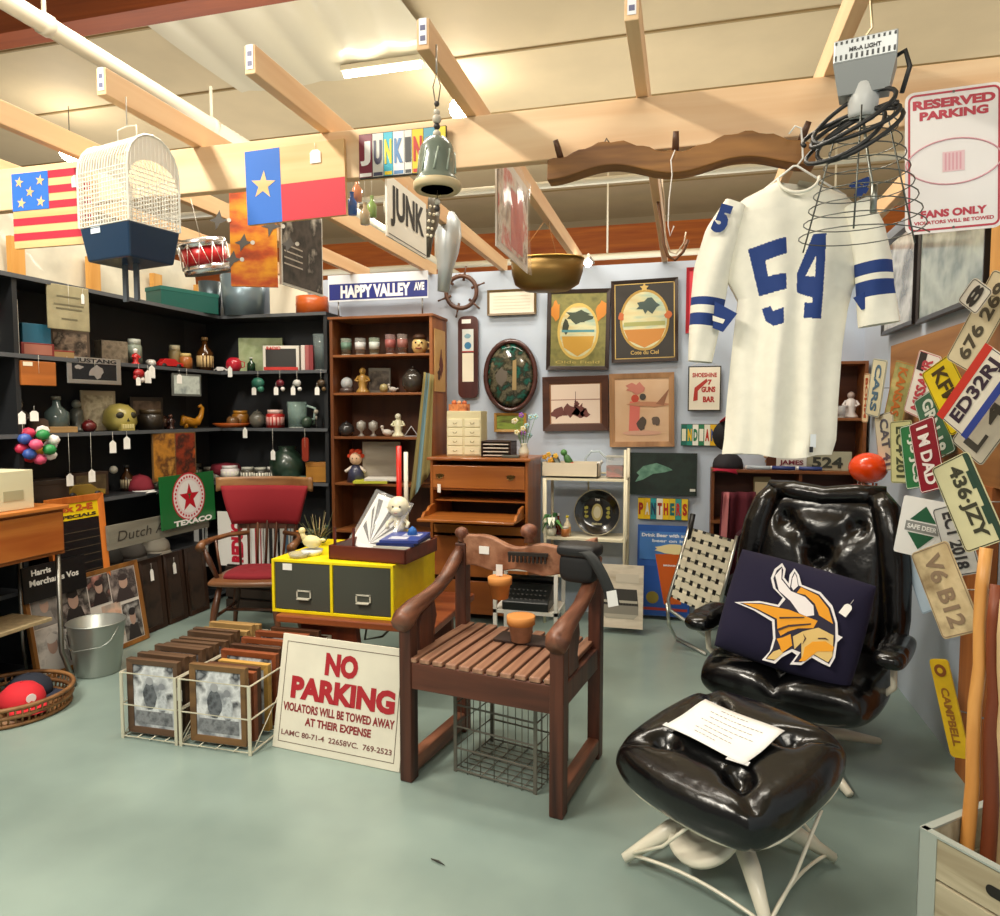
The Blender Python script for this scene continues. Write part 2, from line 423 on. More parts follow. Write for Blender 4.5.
# ---------------- black tufted recliner and footstool
vin = mat('#060607', .22, bump=.45, scale=12, coat=.1, detail=3.0); vinb = mat('#070708', .22, bump=.5, scale=14, coat=.1, detail=3.0)
cream = mat('#e3dcc8', .35, coat=.3)
t = thing('lounge_chair', 'black vinyl lounge chair with tall tufted winged back, holding a dark purple pillow', 'armchair', (.50, 3.27, 0), R(-24))
b = B(); b.X = Matrix.Translation((0, -.03, .35))
cushion(b, .72, .64, .22, vin, [(-.12, .0, .05, .05), (.12, .0, .05, .05), (0, -.26, .02, .05)], p=.35, creases=[(0, -.34, 0, -.1, .03, .02), (-.3, -.16, .3, -.16, .02, .03)])
b.done('seat', t)
tiltB = Matrix.Translation((0, .22, .40)) @ Euler((R(-14), 0, 0)).to_matrix().to_4x4()
b = B(); b.X = tiltB @ Matrix.Translation((0, 0, .36)) @ Euler((R(90), 0, 0)).to_matrix().to_4x4()
cushion(b, .60, .78, .18, vin, [(-.0, .08, .07, .045), (-.16, .22, .035, .04), (.16, .22, .035, .04), (0, -.15, .06, .05)], p=.45, n=36,
        creases=[(-.16, .24, 0, .08, .03, .03), (.16, .22, .02, .08, .022, .035), (0, .08, -.04, -.08, .03, .025), (-.25, .28, .25, .28, .012, .03), (0, .08, .1, -.02, .02, .02)])
b.done('back_cushion', t)
b = B(); b.X = tiltB   # one padded roll that runs up each side; dips across the top
top = [(-.33, .0, .05), (-.33, -.01, .2), (-.315, -.02, .4), (-.295, -.03, .56), (-.265, -.04, .67), (-.225, -.04, .735)]
topr = [(-x, y, z) for x, y, z in top]
b.tube(top, [.05, .062, .07, .072, .062, .045], vinb, 12)
b.done('side_bolster', t)
b = B(); b.X = tiltB; b.tube(topr, [.05, .062, .07, .072, .062, .045], vinb, 12); b.done('side_bolster', t)
b = B(); b.X = tiltB; b.tube([(-.26, -.02, .745), (-.14, -.035, .735), (0, -.04, .715), (.14, -.035, .735), (.26, -.02, .745)], [.04, .05, .05, .05, .04], vinb, 12); b.done('top_roll', t)
b = B(); b.X = tiltB; b.bx(-.3, .3, .06, .085, .03, .70, mat('#171412', .5)); b.done('back_shell', t, bevel=.02)
for sx in (-1, 1):
    b = B(); b.X = Matrix.Translation((sx * .385, -.06, .55)); cushion(b, .12, .36, .085, vin, p=.4, creases=[(-.1, -.09, .1, -.09, .012, .015)]); b.done('armrest', t)
    b = B(); b.tube([(sx * .35, .2, .42), (sx * .385, .02, .50), (sx * .385, -.08, .52)], .013, cream, 8); b.tube([(sx * .30, -.02, .30), (sx * .385, -.06, .40), (sx * .385, -.08, .52)], .013, cream, 8); b.done('arm_bracket', t, label='cream metal arm bracket')
for k in range(4):
    a = R(45 + 90 * k)
    b = B(); b.tube([(0, 0, .09), (.20 * math.cos(a), .20 * math.sin(a), .065), (.40 * math.cos(a), .40 * math.sin(a), .018)], [.035, .028, .016], cream, 8); b.done('leg', t, label='cream metal leg')
b = B(); b.lathe([(.05, .06), (.06, .1), (.035, .14), (.03, .27), (.12, .275), (.12, .29)], cream); b.done('pedestal', t, label='cream metal pedestal')

t = thing('footstool', 'black tufted vinyl footstool on a cream four-footed base, a handwritten sheet on top', 'footstool', (.165, 2.36, 0), R(-40))
FT = Matrix.Translation((0, -.02, .365)) @ Euler((R(11), 0, 0)).to_matrix().to_4x4(); b = B(); b.X = FT
cushion(b, .62, .60, .165, vin, [(-.15, .13, .04, .035), (.15, .13, .04, .035), (-.15, -.13, .04, .035), (.15, -.13, .04, .035)], p=.42, n=44, k=8,
        creases=[(-.12, .12, -.24, .22, .02, .025), (.12, .12, .24, .22, .02, .025), (-.12, -.12, -.24, -.2, .02, .025), (.12, -.12, .24, -.2, .02, .025), (-.12, -.12, .12, -.12, .012, .03), (-.12, .12, .12, .12, .012, .03)], rnd_=.32)
b.done('cushion', t)
b = B()
pts = []
for i in range(40):
    a = 2 * PI * i / 40; pts.append(FT @ Vector((.285 * sgnpow(math.cos(a), .6), .275 * sgnpow(math.sin(a), .5), -.055)))
b.tube(pts, .008, cream, 8, closed=True); b.done('under_frame', t, label='cream metal rim')
b = B(); b.cyl((0, 0, .14), (0, 0, .31), .035, cream); b.X = Matrix.Translation((-.01, -.12, .165)) @ Euler((R(38), R(-6), 0)).to_matrix().to_4x4(); b.lathe([(.0001, -.03), (.10, -.03), (.128, -.012), (.128, .004), (.112, .014), (.10, .006), (.088, .016), (.074, .008), (.062, .018), (.05, .01), (.036, .02), (.0001, .02)], cream, 32); b.done('hub', t, label='cream round hub')
for k in range(4):
    a = R(55 + 90 * k)
    b = B(); b.tube([(.07 * math.cos(a), .07 * math.sin(a), .165), (.2 * math.cos(a), .2 * math.sin(a), .12), (.35 * math.cos(a), .35 * math.sin(a), .022)], [.034, .03, .016], cream, 8); b.done('leg', t, label='cream metal leg')
    a2 = a + R(90)
    b = B(); P0 = Vector((.33 * math.cos(a), .33 * math.sin(a), .035)); P1 = Vector((.33 * math.cos(a2), .33 * math.sin(a2), .035)); q = (P0 + P1) / 2
    b.tube([P0 * (1 - u) + P1 * u + Vector((q.x, q.y, .0)) * (-.1 * 4 * u * (1 - u) * .6) + Vector((0, 0, .02 * 4 * u * (1 - u))) for u in [i / 8 for i in range(9)]], .006, cream, 6); b.done('stay_rod', t, label='cream metal rod')
    b = B(); P2 = Vector((.27 * sgnpow(math.cos(a + .75), .6), .26 * sgnpow(math.sin(a + .75), .6), .29)); b.tube([P0, P0 * .5 + P2 * .5 + Vector((0, 0, -.03)), P2], .006, cream, 6); b.done('upright_rod', t, label='cream metal rod')
# handwritten paper on the footstool
t = thing('paper_sheet', 'white handwritten sheet of paper taped on top of the black footstool', 'paper', (.15, 2.36, .40), rot=(Euler((0, 0, R(-40))).to_matrix() @ Euler((R(11), 0, 0)).to_matrix()).to_euler())
b = B()
def ps(u, v): return (-.155 + .31 * u, -.115 + .215 * v, .068 + .004 * math.sin(u * 5 + v * 3) + .003 * math.cos(v * 7))
b.grid(ps, 12, 8, mat('#e4e2de', .8)); b.done('sheet', t, solid=.001)
b = B(); ink = mat('#5a5052', .8)
for r_, (a0, a1) in enumerate(((.28, .60), (.2, .85), (.25, .75), (.2, .85), (.3, .62), (.25, .7), (.3, .55))):
    v = .88 - r_ * .115; u = a0
    while u < a1:
        w_ = rnd.uniform(.02, .06); x0, y0, z0 = ps(u, v); x1, y1, z1 = ps(u + w_, v)
        b.add([(x0, y0 - .0014, z0 + .0015), (x1, y1 - .0014, z1 + .0015), (x1, y1 + .0014, z1 + .0015), (x0, y0 + .0014, z0 + .0015)], [(0, 1, 2, 3)], ink); u += w_ + .015
b.done('handwriting', t)
b = B(); b.box((-.145, -.10, .066), (.05, .02, .001), glass('#ffffff', .5)); b.done('tape', t); b = B(); b.box((.13, -.11, .066), (.07, .02, .001), glass('#ffffff', .5), (0, 0, .2)); b.done('tape', t)

# purple pillow with the horned-helmet emblem
t = thing('throw_pillow', 'dark purple square pillow with a gold horned-helmet head, on the black lounge chair', 'pillow', (.445, 3.09, .65), rot=(R(-20), R(10), R(-19)))
b = B(); b.X = Euler((R(90), 0, 0)).to_matrix().to_4x4(); cushion(b, .55, .45, .16, mat('#100a2c', .9), rnd_=.06, p=.5); b.done('cover', t)
b = B(); yb = -.089; dkp = '#140d2c'
CA, SA = math.cos(R(11)), math.sin(R(11))
def L_(pts, m, k):
    q = [((x - 500) * .00092, -(y - 385) * .00088) for x, y in pts]; b.poly([(x * CA - z * SA, x * SA + z * CA) for x, z in q], yb - .0012 * k, m, .0008)
L_([(262, 358), (370, 338), (450, 345), (468, 310), (425, 270), (412, 225), (425, 180), (455, 148), (472, 175), (468, 215), (488, 240), (490, 200), (508, 168), (528, 195), (542, 240), (620, 265), (670, 320), (692, 390), (697, 445), (715, 452), (695, 478), (690, 545), (672, 588), (640, 578), (600, 560), (560, 600), (515, 605), (540, 560), (520, 548), (480, 580), (455, 612), (400, 605), (430, 560), (440, 500), (430, 425), (350, 385)], mat('#e8e4e4', .7), 0)
L_([(285, 358), (380, 347), (455, 355), (480, 315), (436, 270), (423, 225), (435, 185), (455, 165), (462, 180), (460, 220), (495, 262), (500, 210), (510, 182), (520, 200), (530, 245), (615, 275), (662, 330), (684, 395), (688, 470), (680, 545), (668, 576), (600, 545), (560, 588), (530, 592), (555, 545), (520, 535), (470, 570), (450, 600), (415, 598), (440, 550), (450, 500), (440, 415), (360, 380)], mat(dkp, .7), 1)
gold = mat('#e59a12', .7); skin = mat('#d8b870', .7); wh = mat('#ece6e6', .7)
L_([(300, 358), (380, 352), (500, 362), (560, 380), (615, 395), (600, 430), (540, 440), (500, 460), (470, 485), (455, 455), (450, 410), (370, 378)], gold, 2)
L_([(430, 210), (455, 172), (457, 225), (500, 275), (560, 295), (595, 330), (600, 372), (570, 382), (540, 372), (500, 320), (450, 280)], wh, 2)
L_([(503, 215), (512, 190), (520, 210), (528, 248), (510, 270), (500, 255)], wh, 2)
L_([(540, 252), (612, 282), (655, 335), (676, 400), (620, 370), (600, 320), (560, 285), (525, 280)], gold, 2)
L_([(620, 425), (680, 450), (680, 540), (664, 570), (610, 545), (560, 570), (556, 500), (530, 535), (520, 480), (560, 450)], skin, 2)
L_([(570, 520), (600, 490), (650, 480), (684, 500), (680, 520), (620, 530), (575, 580), (550, 585), (565, 560)], gold, 3)
L_([(455, 500), (480, 490), (510, 470), (520, 520), (480, 560), (470, 530)], gold, 2); L_([(445, 560), (470, 545), (485, 560), (455, 595), (420, 595)], skin, 2)
for q in ([(460, 400), (560, 385), (563, 390), (460, 408)], [(455, 455), (500, 430), (590, 410), (590, 416), (500, 440), (458, 465)], [(620, 470), (650, 465), (665, 475), (650, 472), (620, 476)], [(560, 460), (575, 480), (560, 510), (568, 480)]): L_(q, mat('#3a1d10'), 4)
b.done('emblem', t); tag_on(t, .20, -.082, .11, .03, .05, R(20))

# ---------------- yellow two-drawer cabinet on a wooden bench
p0 = onY(273, 607, 3.33); X0, X1 = -2.15, -1.44
t = thing('two_drawer_cabinet', 'bright yellow cabinet with two dark grey drawers side by side, on a low wooden bench', 'cabinet', ((X0 + X1) / 2, 3.30, .425))
yel = mat('#f0d80e', .4, var=.04, scale=20); grey = mat('#45473f', .5)
b = W(t); Yf, Yk = 3.30, 3.92; Z0, Z1 = .425, .715
b.bx(X0, X1, Yf + .02, Yk, Z0, Z1, yel); b.done('body', t, bevel=.004)
b = W(t); e = .016
for z in (Z0 + e / 2, Z1 - e / 2): b.bx(X0, X1, Yf, Yf + .02, z - e / 2, z + e / 2, yel)
for x in (X0 + e / 2, (X0 + X1) / 2, X1 - e / 2): b.bx(x - e / 2, x + e / 2, Yf - .001, Yf + .02, Z0, Z1, yel)
b.done('front_frame', t, bevel=.002)
for k in range(2):
    xa = X0 + e + k * (X1 - X0) / 2 - (k * e / 2); xb = xa + (X1 - X0) / 2 - 1.5 * e
    b = W(t); b.bx(xa + .003, xb - .003, Yf + .004, Yf + .018, Z0 + e + .003, Z1 - e - .003, grey); d = b.done('drawer', t, bevel=.002, label='dark grey drawer front')
    xm = (xa + xb) / 2 + .01; b = W(t); st = mat('#c8c4b4', .35)
    b.bx(xm - .043, xm + .043, Yf - .002, Yf + .004, .505, .512, st); b.bx(xm - .043, xm + .043, Yf - .002, Yf + .004, .545, .552, st)
    b.bx(xm - .043, xm - .036, Yf - .002, Yf + .004, .505, .552, st); b.bx(xm + .036, xm + .043, Yf - .002, Yf + .004, .505, .552, st)
    b.bx(xm - .035, xm + .035, Yf - .018, Yf + .002, .505, .51, st); o = b.done('handle', None, None); o.parent = d; o['label'] = 'metal label-holder handle'
b = W(t); b.box((X0 + .095, Yf + .002, .675), (.055, .003, .035), mat('#f2efe8')); b.done('price_tag', t, label='white paper price tag')
# bench below
t = thing('wooden_bench', 'low orange-brown wooden bench carrying the yellow drawer cabinet', 'bench', (-1.72, 3.55, 0))
bw = wood('#6e3016', '#96502a', 'x', .4)
b = W(t); b.bx(-2.10, -1.20, 3.25, 3.95, .385, .425, bw); b.done('bench_top', t, bevel=.008)
b = W(t); b.poly([(-2.0, .385), (-1.68, .385), (-1.64, 0), (-2.04, 0)], 3.34, wood('#5c2412', '#84391c', 'z', .4), .05); b.done('end_panel', t, bevel=.004)
b = W(t); b.poly([(-1.5, .385), (-1.32, .385), (-1.30, 0), (-1.52, 0)], 3.85, wood('#5c2412', '#84391c', 'z', .4), .04); b.done('end_panel', t)
b = W(t); b.tube([(-1.72, 3.6, .385), (-1.76, 3.62, .2), (-1.66, 3.64, .22), (-1.5, 3.66, .38)], .007, metal('#8a8578'), 6); b.done('brace_wire', t)

# ---------------- tall bookcase
YB1 = 4.86
xa, xb = wx(331, YB1), wx(433, YB1); zt = wz(380, 318, YB1)
t = thing('bookcase', 'tall brown wooden bookcase holding small glasses and figures, below the blue street sign', 'bookcase', ((xa + xb) / 2, 5.0, 0))
bk = wood('#5a3018', '#7c4722', 'z', .45); bkx = wood('#6e3e1e', '#94592c', 'x', .45)
b = W(t); b.bx(xa, xa + .025, YB1, 5.18, 0, zt, bk); b.done('side_panel', t, bevel=.003)
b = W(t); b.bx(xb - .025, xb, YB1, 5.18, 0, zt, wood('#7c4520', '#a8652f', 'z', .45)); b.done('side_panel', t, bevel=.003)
b = W(t); b.bx(xa + .025, xb - .025, 5.17, 5.18, 0, zt, wood('#4a2814', '#64381c', 'z', .5)); b.done('back_panel', t)
b = W(t); b.bx(xa - .01, xb + .01, YB1 - .01, 5.18, zt, zt + .02, bkx); b.done('top_panel', t, bevel=.003)
BSH = []
for yy in (354, 392.5, 437, 484):
    z = wz(380, yy, YB1); BSH.append(z)
    b = W(t); b.bx(xa + .025, xb - .025, YB1 + .005, 5.17, z - .018, z, bkx); b.done('shelf_board', t, bevel=.002)
for z in (.60, .25, .06):
    b = W(t); b.bx(xa + .025, xb - .025, YB1 + .005, 5.17, z - .018, z, bkx); b.done('shelf_board', t)
BKX = (xa, xb)
# ---------------- drop-front desk
Yd = 4.72; xa, xb = wx(430, Yd), wx(528, Yd); zt = wz(480, 461, Yd); DZ = zt
t = thing('drop_front_desk', 'honey-brown wooden desk with one wide drawer and a folded-down writing flap, against the blue wall', 'desk', ((xa + xb) / 2, 4.95, 0))
hn = wood('#8a4a1a', '#b87030', 'x', .35, coat=.2); hnz = wood('#8a4a1a', '#b87030', 'z', .35, coat=.2); inn = mat('#3a1a0c', .6)
for x in (xa, xb - .02): b = W(t); b.bx(x, x + .02, Yd, 5.17, .0, zt, hnz); b.done('side_panel', t, bevel=.003)
b = W(t); b.bx(xa - .02, xb + .02, Yd - .02, 5.18, zt, zt + .022, hn); b.done('desk_top', t, bevel=.006)
b = W(t); b.bx(xa + .02, xb - .02, 5.15, 5.17, 0, zt, inn); b.done('back_panel', t)
z1 = wz(480, 466, Yd); z2 = wz(480, 489, Yd)
b = W(t); b.bx(xa + .022, xb - .022, Yd - .004, Yd + .3, z2, z1, hn); d = b.done('drawer', t, bevel=.004)
for s in (440, 511):
    x = wx(s, Yd); b = W(t); br = metal('#6a5230', .4); zz = (z1 + z2) / 2 + .005
    b.disc(x, zz, .018, Yd - .008, br, .004); b.tube([(x - .025, Yd - .008, zz + .004), (x - .02, Yd - .022, zz - .012), (x, Yd - .026, zz - .018), (x + .02, Yd - .022, zz - .012), (x + .025, Yd - .008, zz + .004)], .003, br, 6); b.poly([(x - .035, zz + .008), (x - .02, zz + .016), (x, zz + .01), (x + .02, zz + .016), (x + .035, zz + .008), (x + .02, zz - .004), (x - .02, zz - .004)], Yd - .007, br, .003)
    b.done('pull', d)
b = W(t); x = wx(440, Yd); b.bx(x - .01, x + .014, Yd - .03, Yd - .028, z2 - .03, z2 + .03, mat('#f2efe8')); b.done('price_tag', t, label='white paper price tag')
z3 = wz(480, 501, Yd); b = W(t); b.bx(xa + .02, xb - .02, Yd + .04, 5.15, z3 - .012, z3, hn); b.done('inner_shelf', t)
b = W(t); b.bx(xa + .02, xb - .02, Yd + .01, 5.15, z2 - .015, z2 - .003, hn); b.done('rail', t)
za = wz(480, 518, Yd - .15)
b = W(t); b.bx(xa + .01, xb - .03, Yd - .30, Yd + .1, za - .02, za, hn); b.done('writing_flap', t, bevel=.005)
for x in (xa + .01, xb - .05):
    b = W(t); b.X = b.X @ Matrix.Translation((x, 0, 0)) @ Matrix(((0, 1, 0, 0), (1, 0, 0, 0), (0, 0, 1, 0), (0, 0, 0, 1)))
    b.poly([(Yd - .22, za), (Yd - .18, za + .03), (Yd - .12, za + .035), (Yd - .08, za + .06), (Yd + .02, za + .07), (Yd + .02, za)], 0, hn, .02); b.done('flap_side', t, bevel=.003)
for (u0, u1) in ((.06, .30), (.33, .62)):
    b = W(t); b.bx(xa + .022, xb - .022, Yd + .01, Yd + .03, u0, u1, wood('#86451a', '#a35c26', 'x', .4)); d = b.done('door' if u0 > .3 else 'drawer', t, bevel=.004)
b = W(t); b.bx(xa + .022, xb - .022, Yd + .012, Yd + .4, .64, .70, hn); b.done('rail', t)

# ---------------- cream metal trolley shelf
Yt = 4.86; xa, xb = wx(544, Yt), wx(627, Yt)
t = thing('metal_trolley', 'cream metal trolley with rounded tube frame, a round black plate standing on its lower shelf', 'trolley', ((xa + xb) / 2, 5.0, 0))
cr = mat('#e2d9bd', .4)
zt = wz(590, 479, Yt); zm = wz(590, 539, Yt); zr = wz(628, 450, Yt)
TZ = (zt, zm)
for (x) in (xa + .01, xb - .01):
    for y in (Yt, 5.14):
        b = W(t); b.cyl((x, y, 0), (x, y, zr if x > xa + .1 else zt), .011, cr, n=10); b.done('post', t)
for z in (zt, zm, .35):
    b = W(t); b.rrect(xa, xb, Yt - .01, 5.15, .03, 0, cr, .014); o = b.done('shelf', t); o.location = (0, 0, 0)
    o.data.transform(Matrix.Translation(Vector((0, 0, 0)))); 
    # lay the plate flat: swap y and z about the plate's own height
    for v in o.data.vertices:
        q = v.co + Vector(t.location); v.co = Vector((q.x, q.z, z - q.y)) - Vector(t.location)
b = W(t); b.tube([(xa, Yt, zt), (xa, Yt, zm + .03), (xa + .03, Yt, zm), (xb - .03, Yt, zm), (xb, Yt, zm + .03), (xb, Yt, zt)], .009, cr, 8); b.done('tube_frame', t)
b = W(t); b.tube([(xa, 5.15, zt + .02), (xb, 5.15, zt + .02)], .007, cr, 8); b.tube([(xa + .28, 5.14, zt), (xa + .28, 5.14, zm)], .007, cr, 8); b.done('back_rail', t)

# ---------------- black shelving units: left and back
blk = mat('#1f2124', .55, var=.1, scale=5)
def shelving(lab, loc, xf, L, D, zs, H_, npost, panel='#26282b'):
    """local frame: x along the front, -y front (front edge at y=0), back at y=D"""
    t = thing('shelving_unit', lab, 'shelves', loc, xf)
    b = B(); b.bx(0, L, D - .012, D, 0, H_, mat(panel, .75, var=.15, scale=3)); b.done('back_panel', t)
    for z in zs: b = B(); b.bx(0, L, 0, D - .012, z - .022, z, blk); b.bx(0, L, -.004, 0, z - .022, z + .002, mat('#55585c', .45)); b.done('shelf_board', t)
    for x in npost: b = B(); b.bx(x, x + .03, .01, D - .02, 0, H_, blk); b.done('divider', t)
    return t
SZ = [2.27, 1.83, 1.38, .955, .50, .06]
SXF, SYF = -3.60, 4.88
shelving('long black wall shelving on the left side, crowded with small collectables', (SXF, 1.9, 0), R(90), 2.97, .34, SZ, 2.27, (1.2,))
xr = wx(330, 4.9) - .01
shelving('short black wall shelving across the back corner, beside the brown bookcase', (XL + .005, SYF, 0), 0, xr - XL, .30, SZ, 2.27, (xr - XL - .03,))

# ---------------- brown shelf in the right back corner
Yq = 4.95; xa, xb = wx(712, Yq), wx(866, Yq)
t = thing('wall_shelf', 'dark brown wooden shelf unit in the back right corner, half hidden by the white jersey', 'shelf', ((xa + xb) / 2, 5.05, 0))
zt = wz(840, 364, Yq); z1 = wz(800, 471, Yq); z2 = wz(840, 418, Yq); RSZ = (z1, z2)
b = W(t); b.bx(xa, xb, 5.17, 5.185, .2, z1, wood('#3e1d0e', '#5a2d16', 'x', .5)); b.done('back_panel', t)
b = W(t); b.bx(xa, xb, Yq, 5.17, z1 - .02, z1, bkx); b.done('shelf_board', t, bevel=.002)
b = W(t); b.bx(wx(770, Yq), xb - .02, Yq, 5.17, z2 - .018, z2, bkx); b.done('shelf_board', t, bevel=.002)
b = W(t); b.bx(xb - .02, xb, Yq, 5.17, .3, zt, bkx); b.done('side_panel', t)
b = W(t); b.bx(wx(770, Yq), xb, Yq, 5.17, zt, zt + .018, bkx); b.done('top_panel', t)
b = W(t); b.bx(wx(770, Yq), xb, 5.16, 5.17, z1, zt, wood('#45210f', '#643418', 'x', .5)); b.done('back_panel', t)
b = W(t); b.bx(xa, xb, Yq, 5.17, .75, .77, bkx); b.done('shelf_board', t)
for x in (xa, wx(800, Yq)): b = W(t); b.bx(x, x + .02, Yq + .01, 5.17, .0, z1 - .02, bk); b.done('divider', t)
# ================================================================== things hung from the beams and on the back wall
def panel(name, label, cat, p0, p1, z0, group=None, lean=0):
    """a flat thing whose front runs from p0 to p1 (left to right as seen); base at z0"""
    d = Vector((p1[0] - p0[0], p1[1] - p0[1], 0)); w = d.length
    t = thing(name, label, cat, ((p0[0] + p1[0]) / 2, (p0[1] + p1[1]) / 2, z0), group=group, rot=(lean, 0, math.atan2(d.y, d.x)))
    return t, w
def wall_panel(name, label, cat, px0, py0, px1, py1, Y, group=None, tilt=0):
    pc = (px0 + px1) / 2; a = onY(px0, (py0 + py1) / 2, Y); c = onY(px1, (py0 + py1) / 2, Y)
    z0 = onY(pc, py1, Y).z; z1 = onY(pc, py0, Y).z
    t, w = panel(name, label, cat, a, c, z0, group); t.rotation_euler.y = tilt
    return t, w, z1 - z0
def frame(t, w, h, fw, m, dep=.02, name='frame', fh=None, inner=None):
    """mitred picture frame, one part; local x centred, z from 0; back of it at y=+dep"""
    b = B(); fh = fh or fw; o = [(-w / 2, 0), (w / 2, 0), (w / 2, h), (-w / 2, h)]; i = [(-w / 2 + fw, fh), (w / 2 - fw, fh), (w / 2 - fw, h - fh), (-w / 2 + fw, h - fh)]
    vs = [(x, 0, z) for x, z in o] + [(x, .006, z) for x, z in i] + [(x, dep, z) for x, z in o] + [(x, dep, z) for x, z in i]
    fs = []
    for k in range(4):
        q = (k + 1) % 4; fs += [(k, q, 4 + q, 4 + k), (8 + q, 8 + k, 12 + k, 12 + q), (k, 8 + k, 8 + q, q), (4 + k, 4 + q, 12 + q, 12 + k)]
    b.add(vs, fs, m)
    return b.done(name, t, bevel=.0015)
def backing(t, w, h, fw, m, y=.010, dep=.008, name='picture'):
    b = B(); b.bx(-w / 2 + fw * .9, w / 2 - fw * .9, y, y + dep, fw * .9, h - fw * .9, m); return b.done(name, t)
def oval(cx, cz, rx, rz, n=32): return [(cx + rx * math.cos(2 * PI * i / n), cz + rz * math.sin(2 * PI * i / n)) for i in range(n)]
def blob(cx, cz, rx, rz, n=14, j=.25):
    return [(cx + rx * (1 + rnd.uniform(-j, j)) * math.cos(2 * PI * i / n), cz + rz * (1 + rnd.uniform(-j, j)) * math.sin(2 * PI * i / n)) for i in range(n)]
def wire(t, pts, r=.0015, m='#d8d4c8', name='wire'):
    b = B(); b.tube(pts, r, mat(m, .5), 5); return b.done(name, t)

# ---- wooden flag with five stars (on the beam)
pl = wood('#d8ac72', '#e8c592', 'x', .6)
t, w, h = wall_panel('flag_sign', 'wooden flag with five stars on blue and red stripes, left of the birdcage', 'sign', 13, 170, 92, 246, 2.47, tilt=R(0))
b = B(); b.bx(-w / 2, w / 2, .0, .015, 0, h, pl); b.done('board', t)
b = B()
for i in range(5): b.rect(-w / 2, w / 2, h * (1 - (i * 2 + 1) / 10), h * (1 - i * 2 / 10), -.001, mat('#b8243c', .6))
b.done('stripes', t)
b = B(); b.rect(-w / 2, -w / 2 + w * .47, h * .5, h, -.002, mat('#2a6cc8', .6))
for sx, sz in ((.1, .88), (.37, .88), (.235, .74), (.12, .6), (.37, .6)): b.star(-w / 2 + w * sx, h * sz, .025, -.003, pl, rot=.2)
b.done('canton', t); tag_on(t, w * .33, -.004, h * .9, .05, .05)
# ---- flag with a single star
t, w, h = wall_panel('flag_sign', 'wooden flag with one star on blue beside bare wood and red bands', 'sign', 247, 145, 346, 220, 2.475, tilt=R(-1.5))
b = B(); b.bx(-w / 2, w / 2, 0, .015, 0, h, pl); b.done('board', t)
b = B(); b.rect(-w / 2, -w / 2 + w * .36, 0, h, -.001, mat('#2468c4', .6)); b.star(-w / 2 + w * .18, h * .52, .056, -.002, pl, rot=.1); b.done('blue_band', t)
b = B(); b.rect(-w / 2 + w * .36, w / 2, 0, h * .5, -.001, mat('#c62638', .6)); b.done('red_band', t); tag_on(t, w * .22, -.004, h * .9, .045, .05)
# ---- birdcage
c0 = onY(131, 250, 2.10); s = mpp(c0)
t = thing('birdcage', 'white wire birdcage with rounded top and navy base, hanging under a joist', 'birdcage', (c0.x, 2.10, onY(131, 264, 2.10).z), R(-12))
cw = mat('#efeadc', .4); W2, D2 = 74 * s / 2, .10; zb = .115; zt_ = onY(133, 142, 2.10).z - t.location.z
b = B(); b.add([(-W2, -D2, zb), (W2, -D2, zb), (W2, D2, zb), (-W2, D2, zb), (-W2 * .86, -D2 * .86, .0), (W2 * .86, -D2 * .86, .0), (W2 * .86, D2 * .86, 0), (-W2 * .86, D2 * .86, 0)], [(0, 1, 2, 3), (7, 6, 5, 4), (0, 4, 5, 1), (1, 5, 6, 2), (2, 6, 7, 3), (3, 7, 4, 0)], mat('#12304c', .3, coat=.3)); b.done('base_tray', t, bevel=.006, label='navy blue plastic base tray')
def hoop(x, r=.0018):
    p = [(x, -D2, zb)]; hz = zt_ - .12
    p += [(x, -D2, zb + (hz - zb) * i / 3) for i in range(1, 3)]
    p += [(x, -D2 * math.cos(PI * i / 10), hz + .12 * math.sin(PI * i / 10)) for i in range(11)] + [(x, D2, zb)]
    return p
b = B()
for i in range(19): b.tube(hoop(-W2 + 2 * W2 * i / 18), .0022 if 0 < i < 18 else .005, cw, 4, cap=False, smooth=False)
b.done('wire_hoops', t)
b = B()
for i in range(13):
    z = zb + (zt_ - .12 - zb) * i / 12
    b.tube([(-W2, -D2, z), (W2, -D2, z), (W2, D2, z), (-W2, D2, z)], .002, cw, 4, closed=True, smooth=False)
for sx in (-1, 1):
    for i in range(14):
        y = -D2 + 2 * D2 * i / 13; zz = zt_ - .12 + .12 * math.sqrt(max(0, 1 - (y / D2) ** 2)); b.tube([(sx * W2, y, zb), (sx * W2, y, zz)], .0012, cw, 4)
b.done('wire_grid', t)
for sx in (-1, 1): b = B(); b.grid(lambda u, v: (sx * W2, -D2 + 2 * D2 * u, zb + (zt_ - .12 - zb + .12 * math.sqrt(max(0, 1 - (2 * u - 1) ** 2))) * (1 if v > .5 else .72)), 12, 1, cw); b.done('end_panel', t)
b = B(); b.tube([(-.05, 0, zt_), (-.05, 0, zt_ + .05), (.0, 0, zt_ + .055), (.05, 0, zt_ + .05), (.05, 0, zt_)], .0025, cw, 6); b.done('carry_handle', t)
wire(t, [(0, 0, zt_ + .055), (.0, 0, 2.60 - t.location.z)], .002)
b = B(); b.box((-W2 * .35, -D2 * .97, .105), (.05, .004, .03), mat('#dfe8ee')); b.done('sticker', t)
b = B()
b = None
for x in (-.035, .025): b = B(); b.bx(x - .010, x + .010, -.005, .005, -.13, 0, mat('#4c525a', .5)); b.done('hanging_feeder', t)
